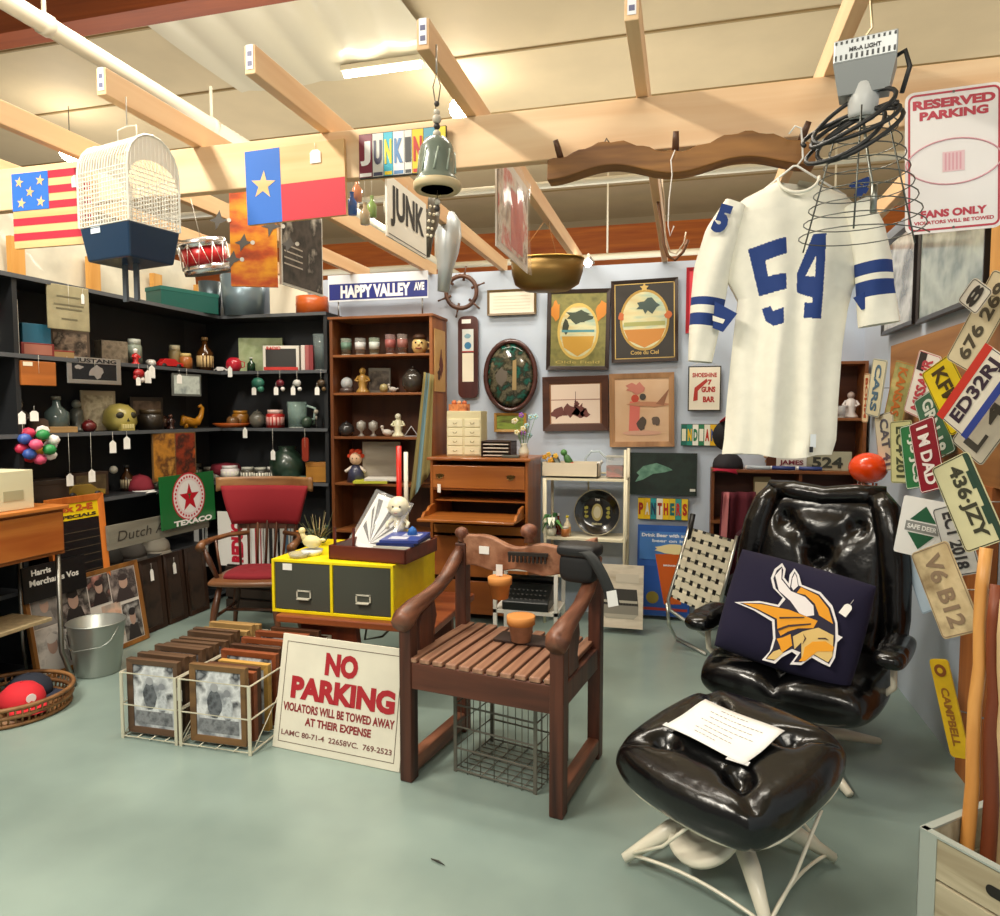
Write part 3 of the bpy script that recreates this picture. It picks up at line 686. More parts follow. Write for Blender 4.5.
# ---- toy drum
p = onY(205, 257, 3.19); s = mpp(p)
t = thing('toy_drum', 'small red and chrome toy drum hanging beside the birdcage', 'drum', p, rot=(R(12), R(-6), 0))
b = B(); b.cyl((0, 0, -.05), (0, 0, .05), .11, mat('#c81e26', .3, coat=.3), n=24); b.done('shell', t)
b = B()
for z in (-.065, .065): b.lathe([(.108, -.02), (.118, -.02), (.12, .02), (.108, .02)], metal('#d8d8dc', .25), 24, (0, 0, z))
b.done('hoops', t); b = B(); b.cyl((0, 0, -.087), (0, 0, -.08), .106, mat('#5a5f62', .4), n=24); b.done('drumhead', t); b = B(); b.cyl((0, 0, .08), (0, 0, .084), .106, mat('#e8e4da', .5), n=24); b.done('drumhead', t)
b = B()
for k in range(12): a = 2 * PI * k / 12; a2 = a + PI / 12; b.tube([(.122 * math.cos(a), .122 * math.sin(a), .06), (.122 * math.cos(a2), .122 * math.sin(a2), -.06), (.122 * math.cos(a + PI / 6), .122 * math.sin(a + PI / 6), .06)], .002, metal('#e4e0d8'), 4)
b.done('tension_wires', t); wire(t, [(0, 0, .08), (0, 0, 2.6 - p.z)])
# ---- painting and poster behind the flag
a = onY(231, 278, 2.92); c = Vector((-1.89, 3.0, 0))
t, w = panel('duck_painting', 'orange painting of ducks in flight hung behind the single star flag', 'picture', a, c, 2.10)
b = B(); b.bx(-w / 2, w / 2, 0, .02, 0, .44, pic('#7a2a10', '#c85214', '#e89a18', '#f0b428', scale=5, stretch=(1, 1, 2))); b.done('canvas', t)
b = B()
for cx, cz, q in ((-.16, .3, 1), (-.05, .2, .9), (.08, .28, 1.1), (.16, .2, .8), (-.1, .12, .9)):
    b.poly([(cx - .04 * q, cz), (cx - .01, cz + .012), (cx + .01, cz + .05 * q), (cx + .02, cz + .012), (cx + .05 * q, cz + .005), (cx + .01, cz - .012), (cx - .01, cz - .045 * q), (cx - .012, cz - .008)], -.002, mat('#5c5a58', .7)); b.disc(cx + .052 * q, cz + .004, .01, -.003, mat('#d8d4cc'))
b.done('painted_birds', t); wire(t, [(-w * .4, .01, .44), (0, .01, .495)])
c2 = Vector((-1.88, 3.42, 0))
t, w = panel('photo_poster', 'black and white car photograph poster, edge-on beside the duck painting', 'poster', Vector((-1.885, 3.03, 0)), c2, 2.12)
b = B(); b.bx(-w / 2, w / 2, 0, .012, 0, .46, mat('#d9d5cc')); b.done('border', t)
b = B(); b.rect(-w / 2 + .01, w / 2 - .01, .01, .45, -.002, pic('#1d1a18', '#4a423c', '#2a2522', '#b8b0a4', '#6a4434', scale=6, lo=.35, hi=.75))
for k in range(4): b.rect(-w / 2 + .02, -w * .02, .10 + k * .03, .107 + k * .03, -.003, mat('#b0a89c'))
b.done('print', t); wire(t, [(0, .01, .46), (0, .01, .48)])
# ---- letters sign of cut plates
t, w, h = wall_panel('plate_art_sign', 'wall sign of cut licence plates spelling JUNKIN, on the long beam', 'sign', 359, 130, 446, 175, 2.475, tilt=R(0))
b = B(); b.bx(-w / 2, w / 2, 0, .012, 0, h, mat('#3b3a38')); b.done('board', t)
seg = [('J', '#7c2c3c', '#f0ece8', .16), ('U', '#d4d2c8', '#4a4a60', .13), ('N', '#3ab4cc', '#f0d020', .11), ('K', '#ece8e4', '#5a86b8', .13), ('I', '#dcd8d0', '#3a3a3a', .09), ('N', '#ecc818', '#c02a20', .13), ('', '#5aa0b8', '#fff', .13), ('', '#e8d838', '#444', .12)]
x = -w / 2
b = B(); bt = B()
for ch, c, f, q in seg:
    ww = w * q; b.rect(x + .001, x + ww - .001, .003, h - .003, -.002, mat(c, .4), .002)
    b.rect(x + .004, x + ww - .004, .005, .018, -.0025, mat(f, .4))
    if ch: bt.text(ch, x + ww / 2, h * .55, ww * .75, h * .55, -.004, mat(f, .4), 3)
    x += ww
b.done('plate_strips', t); bt.done('lettering', t)
# ---- clay bell on a beaded cord
t = thing('hanging_bell', 'grey glazed clay bell with tan rim, hanging on a beaded cord', 'bell', (onY(437, 150, 2.05).x, 2.05, onY(437, 190, 2.05).z))
hz = onY(437, 138, 2.05).z - t.location.z
b = B(); b.lathe([(.066, 0), (.07, .004), (.071, .018), (.066, .03), (.058, .04), (.056, .09), (.05, .125), (.036, .148), (.02, hz), (.001, hz + .003)], mat('#6a7468', .25, c2='#8e988a', scale=18, coat=.4), 24); b.done('body', t)
b = B(); b.lathe([(.05, .0), (.066, -.004), (.0725, .004), (.073, .018), (.066, .026)], mat('#c8b48c', .5), 24); b.done('rim', t, label='tan unglazed rim')
b = B(); b.lathe([(.001, .0061), (.062, .006), (.064, .002)], mat('#15120e', .6), 24); b.done('mouth', t)
b = B()
for k in range(9): a = 2 * PI * k / 9; b.tube([(.0585 * math.cos(a), .0585 * math.sin(a), .045), (.053 * math.cos(a + .25), .053 * math.sin(a + .25), .11)], .003, mat('#a8b4a4', .3), 5)
b.done('leaf_relief', t)
for z, r, c in ((hz + .012, .012, '#c8bfae'), (hz + .034, .01, '#2e2a28'), (hz + .055, .014, '#bdb3a2'), (hz + .075, .01, '#c8bfae'), (hz + .1, .008, '#3a3430'), (-.035, .01, '#c8bfae'), (-.055, .009, '#3a3430'), (-.072, .006, '#c8bfae')):
    b = B(); b.ball((0, 0, z), r, mat(c, .5)); b.done('bead', t)
b = B(); b.tube([(0, 0, -.078), (0, 0, 0)], .0015, mat('#6b5a44'), 5); b.tube([(0, 0, hz), (-.004, 0, hz + .1), (-.012, 0, hz + .15), (0, 0, hz + .19), (.012, 0, hz + .15), (.004, 0, hz + .1)], .002, mat('#6b5a44'), 5); b.tube([(0, 0, hz + .19), (0, 0, 2.6 - t.location.z)], .003, metal('#c8c4bc'), 6); b.done('cord', t)
# ---- side-on route sign
t, w = panel('lettered_sign', 'white sign with tall black lettering hung edge-on under a joist', 'sign', (-1.33, 3.02, 0), (-1.33, 3.52, 0), 2.31)
b = B(); b.bx(-w / 2, w / 2, 0, .01, 0, .28, mat('#eceae0', .5)); b.done('board', t)
b = B(); b.text('JUNK', 0, .15, w * .85, .19, -.002, '#1c1c1c', 2); b.rect(-w / 2 + .01, w / 2 - .01, .012, .016, -.002, mat('#222')); b.done('lettering', t); wire(t, [(0, .005, .28), (0, .005, .30)])
# ---- galvanised metal shade
for (px, py, hh, wd, lab, col) in ((447, 252, 78, 26, 'pale rusty metal funnel shade hanging in front of the ship wheel', '#b8bec0'), (428, 225, 62, 22, 'dark pierced metal cone hanging beside the pale funnel', '#6b675e')):
    p = onX(px, py, -1.355); s = mpp(p)
    t = thing('metal_funnel', lab, 'hanging ornament', p, rot=(0, R(6), 0))
    H2 = hh * s / 2; R2 = wd * s / 2
    b = B(); b.lathe([(R2 * .45, -H2), (R2 * .6, -H2 * .4), (R2 * .9, 0), (R2, H2 * .45), (R2 * .8, H2 * .8), (R2 * .3, H2), (.001, H2 * 1.02)], mat(col, .4, metal=.5, c2='#a4795a', scale=9, lo=.55, hi=.8), 18); b.done('body', t)
    if col == '#6b675e':
        b = B()
        for k in range(5):
            for q in range(5): a = -2.4 + q * .42; r = R2 * (.98 - .05 * k); b.ball((r * math.cos(a), r * math.sin(a), H2 * (.5 - k * .22)), .009, '#e8e2cc', n=8)
        b.done('pierced_spots', t)
    wire(t, [(0, 0, H2), (0, 0, 2.6 - p.z)])
# ---- hanging coloured glass bottles left of the route sign
for k, (px, py, c) in enumerate(((352, 205, '#3a66b8'), (357, 192, '#e09a78'), (365, 215, '#c8b89a'), (372, 208, '#8fae6a'), (393, 215, '#8fb8c0'), (388, 205, '#b8b8a8'))):
    p = onX(px, py, -1.355); t = thing('glass_bottle', 'small %s glass bottle dangling behind the flag, %s of the hanging string' % (('blue', 'peach', 'tan', 'green', 'aqua', 'grey')[k], ('lowest', 'highest', 'second', 'greenest', 'outermost', 'inner')[k]), 'bottle', p, group='bottles dangling behind the flag')
    b = B(); b.lathe([(.001, -.04), (.02, -.04), (.022, .01), (.008, .03), (.008, .05), (.01, .052)], mat(c, .1, coat=.5), 12); b.done('body', t); wire(t, [(0, 0, .05), (0, 0, 2.6 - p.z)], .001)
# ---- pleated plastic poster sleeve
t, w = panel('poster_sleeve', 'red and pale poster in clear plastic hung edge-on above the brass pan', 'poster', (-.745, 2.76, 0), (-.745, 3.34, 0), 2.17)
b = B(); b.bx(-w / 2, w / 2, 0, .004, 0, .40, mat('#ddd6cc')); b.done('backing_card', t)
b = B(); b.rect(-w / 2 + .02, w / 2 - .02, .03, .36, -.002, pic('#ece6dc', '#c8463c', '#e4dcd0', '#8a6a58', '#e8e2d8', scale=8)); b.rect(-w * .1, w * .3, .05, .3, -.003, mat('#c8483c')); b.done('print', t)
b = B(); b.grid(lambda u, v: ((u - .5) * w * 1.03, -.012 - .006 * math.sin(u * 14 + v * 5), -.01 + v * .43), 20, 8, glass('#ffffff', .22)); b.done('plastic_sleeve', t)
# ---- brass pan
p = onX(547, 273, -.77); s = mpp(p)
t = thing('brass_pan', 'oval hammered brass pan hanging on thin wires below the joists', 'pan', p, R(4))
R2 = 73 * s / 2
b = B(); b.lathe([(.001, -.10), (R2 * .6, -.10), (R2 * .88, -.065), (R2 * .98, 0), (R2, .075), (R2 * .97, .075), (R2 * .9, -.0), (R2 * .8, -.045), (.001, -.06)], mat('#7a6032', .4, metal=.7, c2='#4e3c1c', scale=7), 32, sx=1, sy=.6); b.done('bowl', t)
b = B(); b.ring((0, 0, .075), R2, .005, metal('#b8964e'), 32, 6, 'z', .6); b.done('rim', t)
b = B(); b.tube([(-R2 * .9, 0, .07), (-R2 * .4, 0, .2), (.0, 0, 2.6 - p.z)], .0015, mat('#b07a3c'), 5); b.tube([(R2 * .3, 0, .06), (.0, 0, 2.6 - p.z)], .0015, mat('#b07a3c'), 5); b.done('hanging_wire', t)
# ---- hat rack on the beam
t, w, h = wall_panel('coat_rack', 'carved wavy wooden coat rack with three dark pegs, fixed on the long beam', 'rack', 551, 142, 812, 176, 2.49, tilt=R(1.5))
b = B(); n = 40
def rk(u): return .5 * (1 - math.cos(u * 4 * PI))
up = [(-w / 2 + w * i / n, h * (.52 + .42 * rk(i / n)) + .004 * math.sin(i * 1.7)) for i in range(n + 1)]
dn = [(-w / 2 + w * i / n, h * (-.10 + .34 * rk(i / n))) for i in range(n + 1)]
b.poly(dn + up[::-1], -.075, wood('#56300f', '#a06e34', 'x', .6, 9, .4), .075); b.done('board', t, bevel=.004)
for px, a in ((563, -.25), (675, 0), (796, .3)):
    x = onY(px, 150, 2.45).x - t.location.x
    b = B(); b.tube([(x, -.03, h * .35), (x + a * .06, -.07, h * .75 + .01), (x + a * .09, -.08, h * .75 + .035)], [.012, .011, .009], wood('#3a2212', '#5e3a20', 'z', .5), 8); b.done('peg', t)
b = B(); x = onY(600, 150, 2.45).x - t.location.x; b.tube([(x, -.05, h * .6), (x + .01, -.055, h * .9), (x + .02, -.05, h * 1.1), (x + .03, -.05, h * .95)], .003, metal('#6a6258'), 6); b.bx(x - .02, x + .015, -.055, -.05, h * .45, h * .72, mat('#f0ece0')); b.done('price_tag', t)
# ---- hay hook shapes on a cord
def hookpiece(pts, lab, r, c, px0, Y):
    Y = onX(px0, 166, -.16).y + Y; q = [onY(x, y, Y) for x, y in pts]; t = thing('hay_hook', lab, 'hook', q[0]); b = B(); b.tube([p - q[0] for p in q], r, mat(c, .5, metal=.2), 8); b.done('rod', t); return t
t = hookpiece([(657, 166), (657, 195), (662, 225), (664, 245), (668, 256), (675, 260), (683, 252), (688, 240)], 'long brown curved hook hanging under the joist left of the jersey', .008, '#6a4426', 657, 0)
wire(t, [(0, 0, 0), (0, 0, .05)])
hookpiece([(661, 166), (664, 200), (665, 235), (670, 252), (676, 254), (684, 243), (686, 232)], 'thin pale hook hanging together with the long brown hook', .004, '#c8b49a', 657, .03)
# white cord from the rack peg
t = thing('loose_string', 'loose white cord dangling from the middle peg of the coat rack', 'cord', onY(675, 155, 2.4)); q = [onY(x, y, 2.4) - t.location for x, y in ((675, 150), (671, 160), (672, 175), (669, 200), (668, 225), (670, 236), (674, 226))]
b = B(); b.tube(q, .0022, mat('#f0e8e0'), 6); b.done('strand', t)

# ---- white football jersey
Yj = 2.36
pc = onY(792, 330, Yj); s = mpp(pc)
t = thing('football_jersey', 'white football jersey numbered 54 in navy, on a hanger from the coat rack', 'jersey', (pc.x, Yj, onY(775, 455, Yj).z))
JX0 = onY(792, 330, Yj).x
def jp(px, py):
    p = onY(px, py, Yj); return (p.x - JX0, p.z - t.location.z)
from bisect import bisect
def prof(tab, z):
    zs = [a[0] for a in tab]
    if z <= zs[0]: return tab[0][1]
    if z >= zs[-1]: return tab[-1][1]
    k = bisect(zs, z) - 1; u = (z - zs[k]) / (zs[k + 1] - zs[k]); return tab[k][1] * (1 - u) + tab[k + 1][1] * u
L_px = [(722, 453), (724, 440), (727, 400), (731, 360), (735, 325), (738, 300), (727, 280), (722, 240), (724, 215), (745, 198), (772, 184), (795, 180)]
R_px = [(832, 453), (836, 440), (838, 400), (842, 350), (848, 310), (853, 290), (866, 262), (868, 235), (860, 210), (846, 196), (818, 184), (795, 180)]
Lt = sorted((jp(x, y)[1], jp(x, y)[0]) for x, y in L_px); Rt = sorted((jp(x, y)[1], jp(x, y)[0]) for x, y in R_px)
ztop = jp(795, 181)[1]
def jy(u, v):
    x = 2 * u - 1; z = v
    return -(.055 * (1 - abs(x) ** 2.4) * (1 - .35 * v ** 3)) - .017 * math.sin(u * 19 + 1.2 * v) * (1 - v ** 2) * (1 - x * x) - .006 * math.sin(u * 9 - v * 7)
jw = mat('#f1ecdc', .85, var=.03, scale=30); jn = mat('#1e3a7a', .8)
def inpoly(x, z, P):
    c = False; n = len(P)
    for i in range(n):
        (x1, z1), (x2, z2) = P[i], P[i - 1]
        if (z1 > z) != (z2 > z) and x < (x2 - x1) * (z - z1) / (z2 - z1) + x1: c = not c
    return c
def zp(x, y): return jp(660 + x / 3.846, 180 + y / 3.846)    # traced in the close-up, set on the cloth
five = [zp(*q) for q in ((335, 275), (478, 230), (480, 293), (400, 320), (410, 380), (478, 368), (478, 430), (378, 452))]
five2 = [zp(*q) for q in ((388, 500), (420, 492), (428, 512), (466, 500), (466, 560), (428, 570), (402, 548))]
four = [zp(*q) for q in ((580, 222), (628, 218), (608, 542), (542, 540), (546, 480), (572, 484), (575, 464), (518, 442), (518, 372))]
hole = [zp(*q) for q in ((588, 305), (584, 385), (550, 380))]
nu, nv = 210, 300
b = B(); vs = []
for j in range(nv + 1):
    v = j / nv; z = v * ztop; xl = prof(Lt, z); xr_ = prof(Rt, z)
    if v > .97: z = ztop * .97 + (ztop * .03) * ((v - .97) / .03)
    for i in range(nu + 1):
        u = i / nu; vs.append((xl + (xr_ - xl) * u, jy(u, v), z + (.008 * math.sin(u * 8) if j == 0 else 0)))
# neck scoop
ncx, ncz = jp(797, 181)
fsW, fsN = [], []
for j in range(nv):
    for i in range(nu):
        a = j * (nu + 1) + i; q = (a, a + 1, a + nu + 2, a + nu + 1)
        cx = (vs[a][0] + vs[a + nu + 2][0]) / 2; cz = (vs[a][2] + vs[a + nu + 2][2]) / 2
        if ((cx - ncx) / .055) ** 2 + ((cz - ncz) / .045) ** 2 < 1: continue
        num = inpoly(cx, cz, five) or inpoly(cx, cz, five2) or (inpoly(cx, cz, four) and not inpoly(cx, cz, hole))
        (fsN if num else fsW).append(q)
b.add(vs, fsW, jw, True); n0 = len(fsN)
b2 = B(); b2.add(vs, fsN, jn, True)
b.v = vs[:]; i1 = b.M(jn)
for f in fsN: b.f.append(f); b.mi.append(i1); b.sm.append(True)
# back of the shirt
vb = [(x * .99, .03 + .02 * math.sin(x * 30), z) for x, y, z in vs]
k = len(b.v); b.v += vb; iw = b.M(jw)
step = 1
for j in range(nv):
    for i in range(nu):
        a = k + j * (nu + 1) + i; b.f.append((a, a + nu + 1, a + nu + 2, a + 1)); b.mi.append(iw); b.sm.append(True)
for j in range(nv):
    for i in (0, nu):
        a = j * (nu + 1) + i; q = (a, a + nu + 1, k + a + nu + 1, k + a); b.f.append(q if i == 0 else q[::-1]); b.mi.append(iw); b.sm.append(True)
b.done('body', t)
def sleeve(cl, widths, bands, yoff, dirn):
    """flattened cloth tube along the centreline cl (px), widths in px; bands = colour ranges along it"""
    P = [Vector((jp(x, y)[0], yoff, jp(x, y)[1])) for x, y in cl]; b = B(); n = 26; m_ = 40
    cum = [0]
    for i in range(1, len(P)): cum.append(cum[-1] + (P[i] - P[i - 1]).length)
    def at_(q):
        d = q * cum[-1]; i = min(len(P) - 2, max(0, bisect(cum, d) - 1)); u = (d - cum[i]) / (cum[i + 1] - cum[i])
        wv = widths[i] * (1 - u) + widths[i + 1] * u
        tg = (P[min(i + 1, len(P) - 1)] - P[i]).normalized(); return P[i].lerp(P[i + 1], u), wv * s / 2, tg
    vs = []
    for j in range(m_ + 1):
        c, wv, tg = at_(j / m_); nx = Vector((tg.z, 0, -tg.x))
        for i in range(n):
            a = 2 * PI * i / n; vs.append(c + nx * wv * math.cos(a) + Vector((0, -.045 * math.sin(a) - .006 * math.sin(3 * a + j * .15), 0)))
    for j in range(m_):
        q = (j + .5) / m_; c = jn if any(a <= q <= e for a, e in bands) else jw
        b.add([], [], c); mi_ = b.M(c)
        for i in range(n): b.f.append((j * n + i, j * n + (i + 1) % n, (j + 1) * n + (i + 1) % n, (j + 1) * n + i)); b.mi.append(mi_); b.sm.append(True)
    b.v = [tuple(x) for x in vs]
    return b
sleeve([(735, 205), (722, 235), (712, 270), (708, 300), (704, 330), (700, 362)], [22, 34, 36, 34, 30, 24], [(.60, .66), (.70, .77)], -.005, 0).done('sleeve', t)
sleeve([(855, 205), (866, 232), (872, 262), (874, 290), (878, 325)], [24, 32, 34, 33, 36], [(.50, .60), (.66, .77)], -.01, 0).done('sleeve', t)
b = B(); q = [jp(*a) for a in ((714, 304), (736, 316), (722, 334), (712, 330))]; b.poly(q, -.058, jn, .004); q = [jp(*a) for a in ((712, 318), (724, 322), (722, 326), (712, 323))]; b.poly(q, -.060, jw, .002); b.done('sleeve_fold', t, label='navy striped sleeve turned under')
b = B(); q = [jp(*a) for a in ((850, 300), (866, 292), (866, 310), (858, 312))]; b.poly(q, -.045, jn, .004); b.done('sleeve_fold', t, label='navy striped sleeve turned under')
b = B(); q = jp(721, 224); b.text('5', q[0], q[1], 14 * s, 28 * s, -.062, jn, 4, rot=-.35); b.done('shoulder_number', t); b = B(); q = jp(855, 192); b.text('4', q[0], q[1], 17 * s, 20 * s, -.062, jn, 4, rot=-.5); b.done('shoulder_number', t)
b = B(); q = jp(797, 181); b.tube([(q[0] + .058 * math.cos(a), -.03 - .02 * math.sin(-a), q[1] + .048 * math.sin(a)) for a in [PI + PI * i / 14 for i in range(15)]], .005, jw, 6); b.done('collar', t)
b = B(); q = jp(808, 440); b.bx(q[0] - .004, q[0] + .012, -.068, -.066, q[1] - .02, q[1] + .02, mat('#d8dce0')); b.bx(q[0] - .006, q[0] + .004, -.07, -.066, q[1] - .035, q[1] - .018, mat('#1a1a1e')); b.done('jersey_tag', t)
t2 = thing('clothes_hanger', 'white wire clothes hanger carrying the football jersey', 'hanger', (0, 0, 0)); q = [onY(x, y, 2.36) for x, y in ((745, 205), (795, 166), (846, 196))]; t2.location = q[1]
b = B(); b.tube([q[0] - q[1], Vector((-.005, 0, 0)), Vector((0.005, 0, 0)), q[2] - q[1]], .0035, mat('#f4f0e8'), 6)
hk = [onY(x, y, 2.37) - q[1] for x, y in ((797, 166), (803, 158), (802, 140), (801, 128), (795, 126), (789, 134))]; b.tube(hk, .003, mat('#f4f0e8'), 6); b.done('wire_body', t2)

# ---- junction box heater with coiled cord and spiral wire cage
p = onY(865, 66, 2.02); s = mpp(p)
t = thing('work_light', 'grey vented metal box with coiled black cord and a spiral wire cage below', 'lamp', p, rot=(0, R(1), R(-14)))
gm = mat('#b4b8b8', .4, metal=.4)
b = B(); w_, h_ = 56 * s, 22 * s
b.bx(-w_ / 2, w_ / 2, -.045, .045, 0, h_, gm); b.done('vented_box', t, bevel=.003)
b = B()
for k in range(12): x = -w_ / 2 + w_ * (k + .5) / 12; b.bx(x - .0025, x + .0025, -.0465, -.045, .006, .018, mat('#4a4c4c')); b.bx(x - .0025, x + .0025, -.0465, -.045, h_ - .012, h_ - .005, mat('#4a4c4c'))
b.text('MR-A LIGHT', 0, h_ * .5, w_ * .5, .011, -.0465, '#333333', 2); b.done('slots_and_lettering', t)
b = B(); b.add([(-w_ / 2, -.045, 0), (w_ / 2, -.045, 0), (w_ / 2, .045, 0), (-w_ / 2, .045, 0), (-w_ * .4, -.03, -.075), (w_ * .4, -.03, -.075), (w_ * .4, .03, -.075), (-w_ * .4, .03, -.075)], [(0, 4, 5, 1), (1, 5, 6, 2), (2, 6, 7, 3), (3, 7, 4, 0), (4, 7, 6, 5)], mat('#8e9292', .5, metal=.3)); b.done('lower_housing', t)
b = B(); b.lathe([(.03, -.13), (.034, -.12), (.036, -.09), (.036, -.05)], mat('#c4c6c4', .4)); b.done('socket', t)
b = B(); cb = mat('#1c1c1c', .5)
b.tube([(w_ * .4, -.01, .0), (w_ * .62, -.02, .01), (w_ * .7, -.02, -.03), (w_ * .6, -.02, -.09)], .006, cb, 8)
pts = []
for i in range(110): a = 2 * PI * i / 24; pts.append((-.02 + .012 * math.sin(i * .11) + (.095 + .012 * math.sin(i * .31)) * math.cos(a), -.06 + .06 * math.sin(a), -.165 + .035 * math.cos(a) - .03 * math.sin(i * .09) + .055 * math.sin(a)))
b.tube(pts, .0055, cb, 7); b.done('coiled_cord', t, label='coiled black cord')
b = B(); cg = metal('#6a6c66', .4); pts = []
zc0, zc1 = -.12, -.44
for i in range(9 * 24): u = i / (9 * 24 - 1); a = 2 * PI * i / 24; r = .06 + .095 * u; pts.append((.012 + r * math.cos(a), r * math.sin(a), zc0 + (zc1 - zc0) * u))
b.tube(pts, .0016, cg, 5); b.done('wire_spiral', t)
for k in range(3): a = R(30 + 120 * k); b = B(); b.tube([(.065 * math.cos(a), .065 * math.sin(a), zc0), (.155 * math.cos(a), .155 * math.sin(a), zc1)], .0022, cg, 5); b.done('cage_rib', t)
b = B(); b.tube([(.0, 0, -.12), (.03, 0, -.3), (.035, 0, -.36)], .004, metal('#8a8c84'), 6); b.tube([(.035, 0, -.3), (.036, 0, -.37)], .008, metal('#9a9c94'), 8); b.done('pull_chain', t)
b = B(); b.tube([(0, 0, h_), (0.0, 0, h_ + .02), (.012, 0, h_ + .035), (0, 0, 2.6 - p.z)], .003, metal('#b8a888'), 6); b.done('hook', t)

# ---- reserved parking sign on the right end of the beam
t, w, h = wall_panel('parking_sign', 'white RESERVED PARKING sign with pink football outline, upper right', 'sign', 908, 87, 1006, 231, 2.47, tilt=R(-2))
b = B(); b.rrect(-w / 2, w / 2, 0, h, .025, 0, mat('#f4efec', .25), .003); b.done('panel', t)
b = B(); rd = mat('#c03c4c', .35)
def rring(x0, x1, z0, z1, r, th, y, m):
    p = []
    for cx, cz, a in ((x1 - r, z0 + r, -90), (x1 - r, z1 - r, 0), (x0 + r, z1 - r, 90), (x0 + r, z0 + r, 180)):
        for i in range(6): q = R(a + 90 * i / 5); p.append((cx + r * math.cos(q), y, cz + r * math.sin(q), cx + (r - th) * math.cos(q), cz + (r - th) * math.sin(q)))
    n = len(p); vs = [(a, y, c) for a, y, c, *_ in p] + [(d, y, e) for _, y, _, d, e in p]
    return vs, [(i, (i + 1) % n, n + (i + 1) % n, n + i) for i in range(n)], m
b.add(*rring(-w / 2 + .008, w / 2 - .008, .008, h - .008, .02, .006, -.001, rd)); b.done('border_line', t)
b = B(); b.text('RESERVED', 0, h * .905, w * .84, h * .066, -.001, rd, 3); b.text('PARKING', 0, h * .825, w * .70, h * .062, -.001, rd, 3)
b.text('FANS ONLY', .0, h * .135, w * .68, h * .056, -.001, rd, 3); b.text('VIOLATORS WILL BE TOWED', 0, h * .075, w * .82, h * .026, -.001, rd, 2); b.done('lettering', t)
b = B(); pk = mat('#e0a4ae', .4)
fo = [(.145 * math.sin(PI * (u - .5)) * 1.0, h * .49 + .068 * math.cos(PI * (u - .5)) ** 1.2) for u in [i / 20 for i in range(21)]]; lo_ = [(x, 2 * h * .49 - z) for x, z in fo][::-1]
b.tube([(x * .9, -.002, z) for x, z in fo + lo_[1:-1]], .0022, pk, 5, closed=True)
b.rect(-.03, .03, h * .42, h * .56, -.0012, mat('#ecc8cc', .4))
for k in range(5): b.rect(-.024 + k * .01, -.019 + k * .01, h * .43, h * .55, -.0016, pk)
b.done('football_outline', t)
for z in (.012, h - .012): b = B(); b.disc(0, z, .004, -.002, metal('#6a6460')); b.done('bolt', t)

# ================================================================== back wall
YW = 5.185
def framed(name, lab, cat, box, fpx, fm, bm, art=None, Y=YW, group=None, tilt=0, mati=None, dep=.025):
    t, w, h = wall_panel(name, lab, cat, *box, Y - dep, group, tilt); s = w / (box[2] - box[0]); fw = fpx * s
    frame(t, w, h, fw, fm if not isinstance(fm, str) else mat(fm, .4), dep); backing(t, w, h, fw, bm if not isinstance(bm, str) else mat(bm, .6))
    if art: b = B(); art(b, w, h); b.done('artwork', t)
    return t, w, h
fb = mat('#2c1c16', .35, coat=.2)
def art_field(b, w, h):      # gold-green field with an oval lake view
    g = .0085
    b.poly(oval(0, h * .48, w * .33, h * .35), g, '#d8b860'); b.poly(oval(0, h * .48, w * .29, h * .315), g - .0006, pic('#8fb4ac', '#d8d4a8', '#c8a048', scale=9, stretch=(.3, 1, 2)))
    b.poly([(-w * .26, h * .42), (w * .26, h * .42), (w * .22, h * .28), (0, h * .17), (-w * .22, h * .28)], g - .001, '#d0a040')
    b.poly(blob(.0, h * .66, w * .2, h * .07, 18, .4), g - .001, '#3c4838'); b.poly(blob(-w * .2, h * .55, w * .05, h * .1), g - .001, '#3c4030'); b.rect(-w * .26, w * .26, h * .47, h * .5, g - .0012, '#58949c')
    for sx in (-1, 1): b.poly(blob(sx * w * .36, h * .74, w * .08, h * .13, 12, .35), g - .0014, '#d88a30')
    b.text('Olde Field', 0, h * .10, w * .7, h * .035, g, '#c8b468', 0)
framed('oval_scene_picture', 'dark-framed picture with golden-green field around an oval lake scene', 'picture', (546, 289, 609, 370), 4, fb, pic('#6a6838', '#8a8448', '#75703e', scale=14), art_field, tilt=R(1.0))
def art_oval(b, w, h):
    g = .0085; gl = mat('#c8a860', .5)
    for x0, x1, z0, z1 in ((-.45, -.435, .045, .955), (.435, .45, .045, .955), (-.45, .45, .045, .055), (-.45, .45, .945, .955)): b.rect(w * x0, w * x1, h * z0, h * z1, g, gl)
    b.poly(oval(0, h * .51, w * .37, h * .37), g, '#b89448'); b.poly(oval(0, h * .51, w * .335, h * .34), g - .0006, pic('#8fb8b0', '#dcd6a8', '#d8c088', scale=8, stretch=(.4, 1, 2)))
    b.poly([(-w * .31, h * .40), (w * .31, h * .40), (w * .24, h * .27), (0, h * .175), (-w * .24, h * .27)], g - .001, '#c8863c'); b.rect(-w * .31, w * .31, h * .44, h * .49, g - .0012, '#a8a868')
    b.poly(blob(w * .05, h * .68, w * .14, h * .08, 16, .4), g - .0014, '#4a5c58'); b.star(0, h * .90, w * .07, g - .002, gl, q=.5)
    for sx in (-1, 1): b.poly(blob(sx * w * .35, h * .56, w * .05, h * .05, 10, .3), g - .002, '#c86a38')
    b.text('Cote du Ciel', 0, h * .12, w * .42, h * .05, g, gl, 1)
framed('oval_scene_picture', 'dark-framed picture on black ground, oval landscape with gold wreath', 'picture', (612, 279, 679, 362), 3.2, fb, '#34302c', art_oval, tilt=R(-1.0))
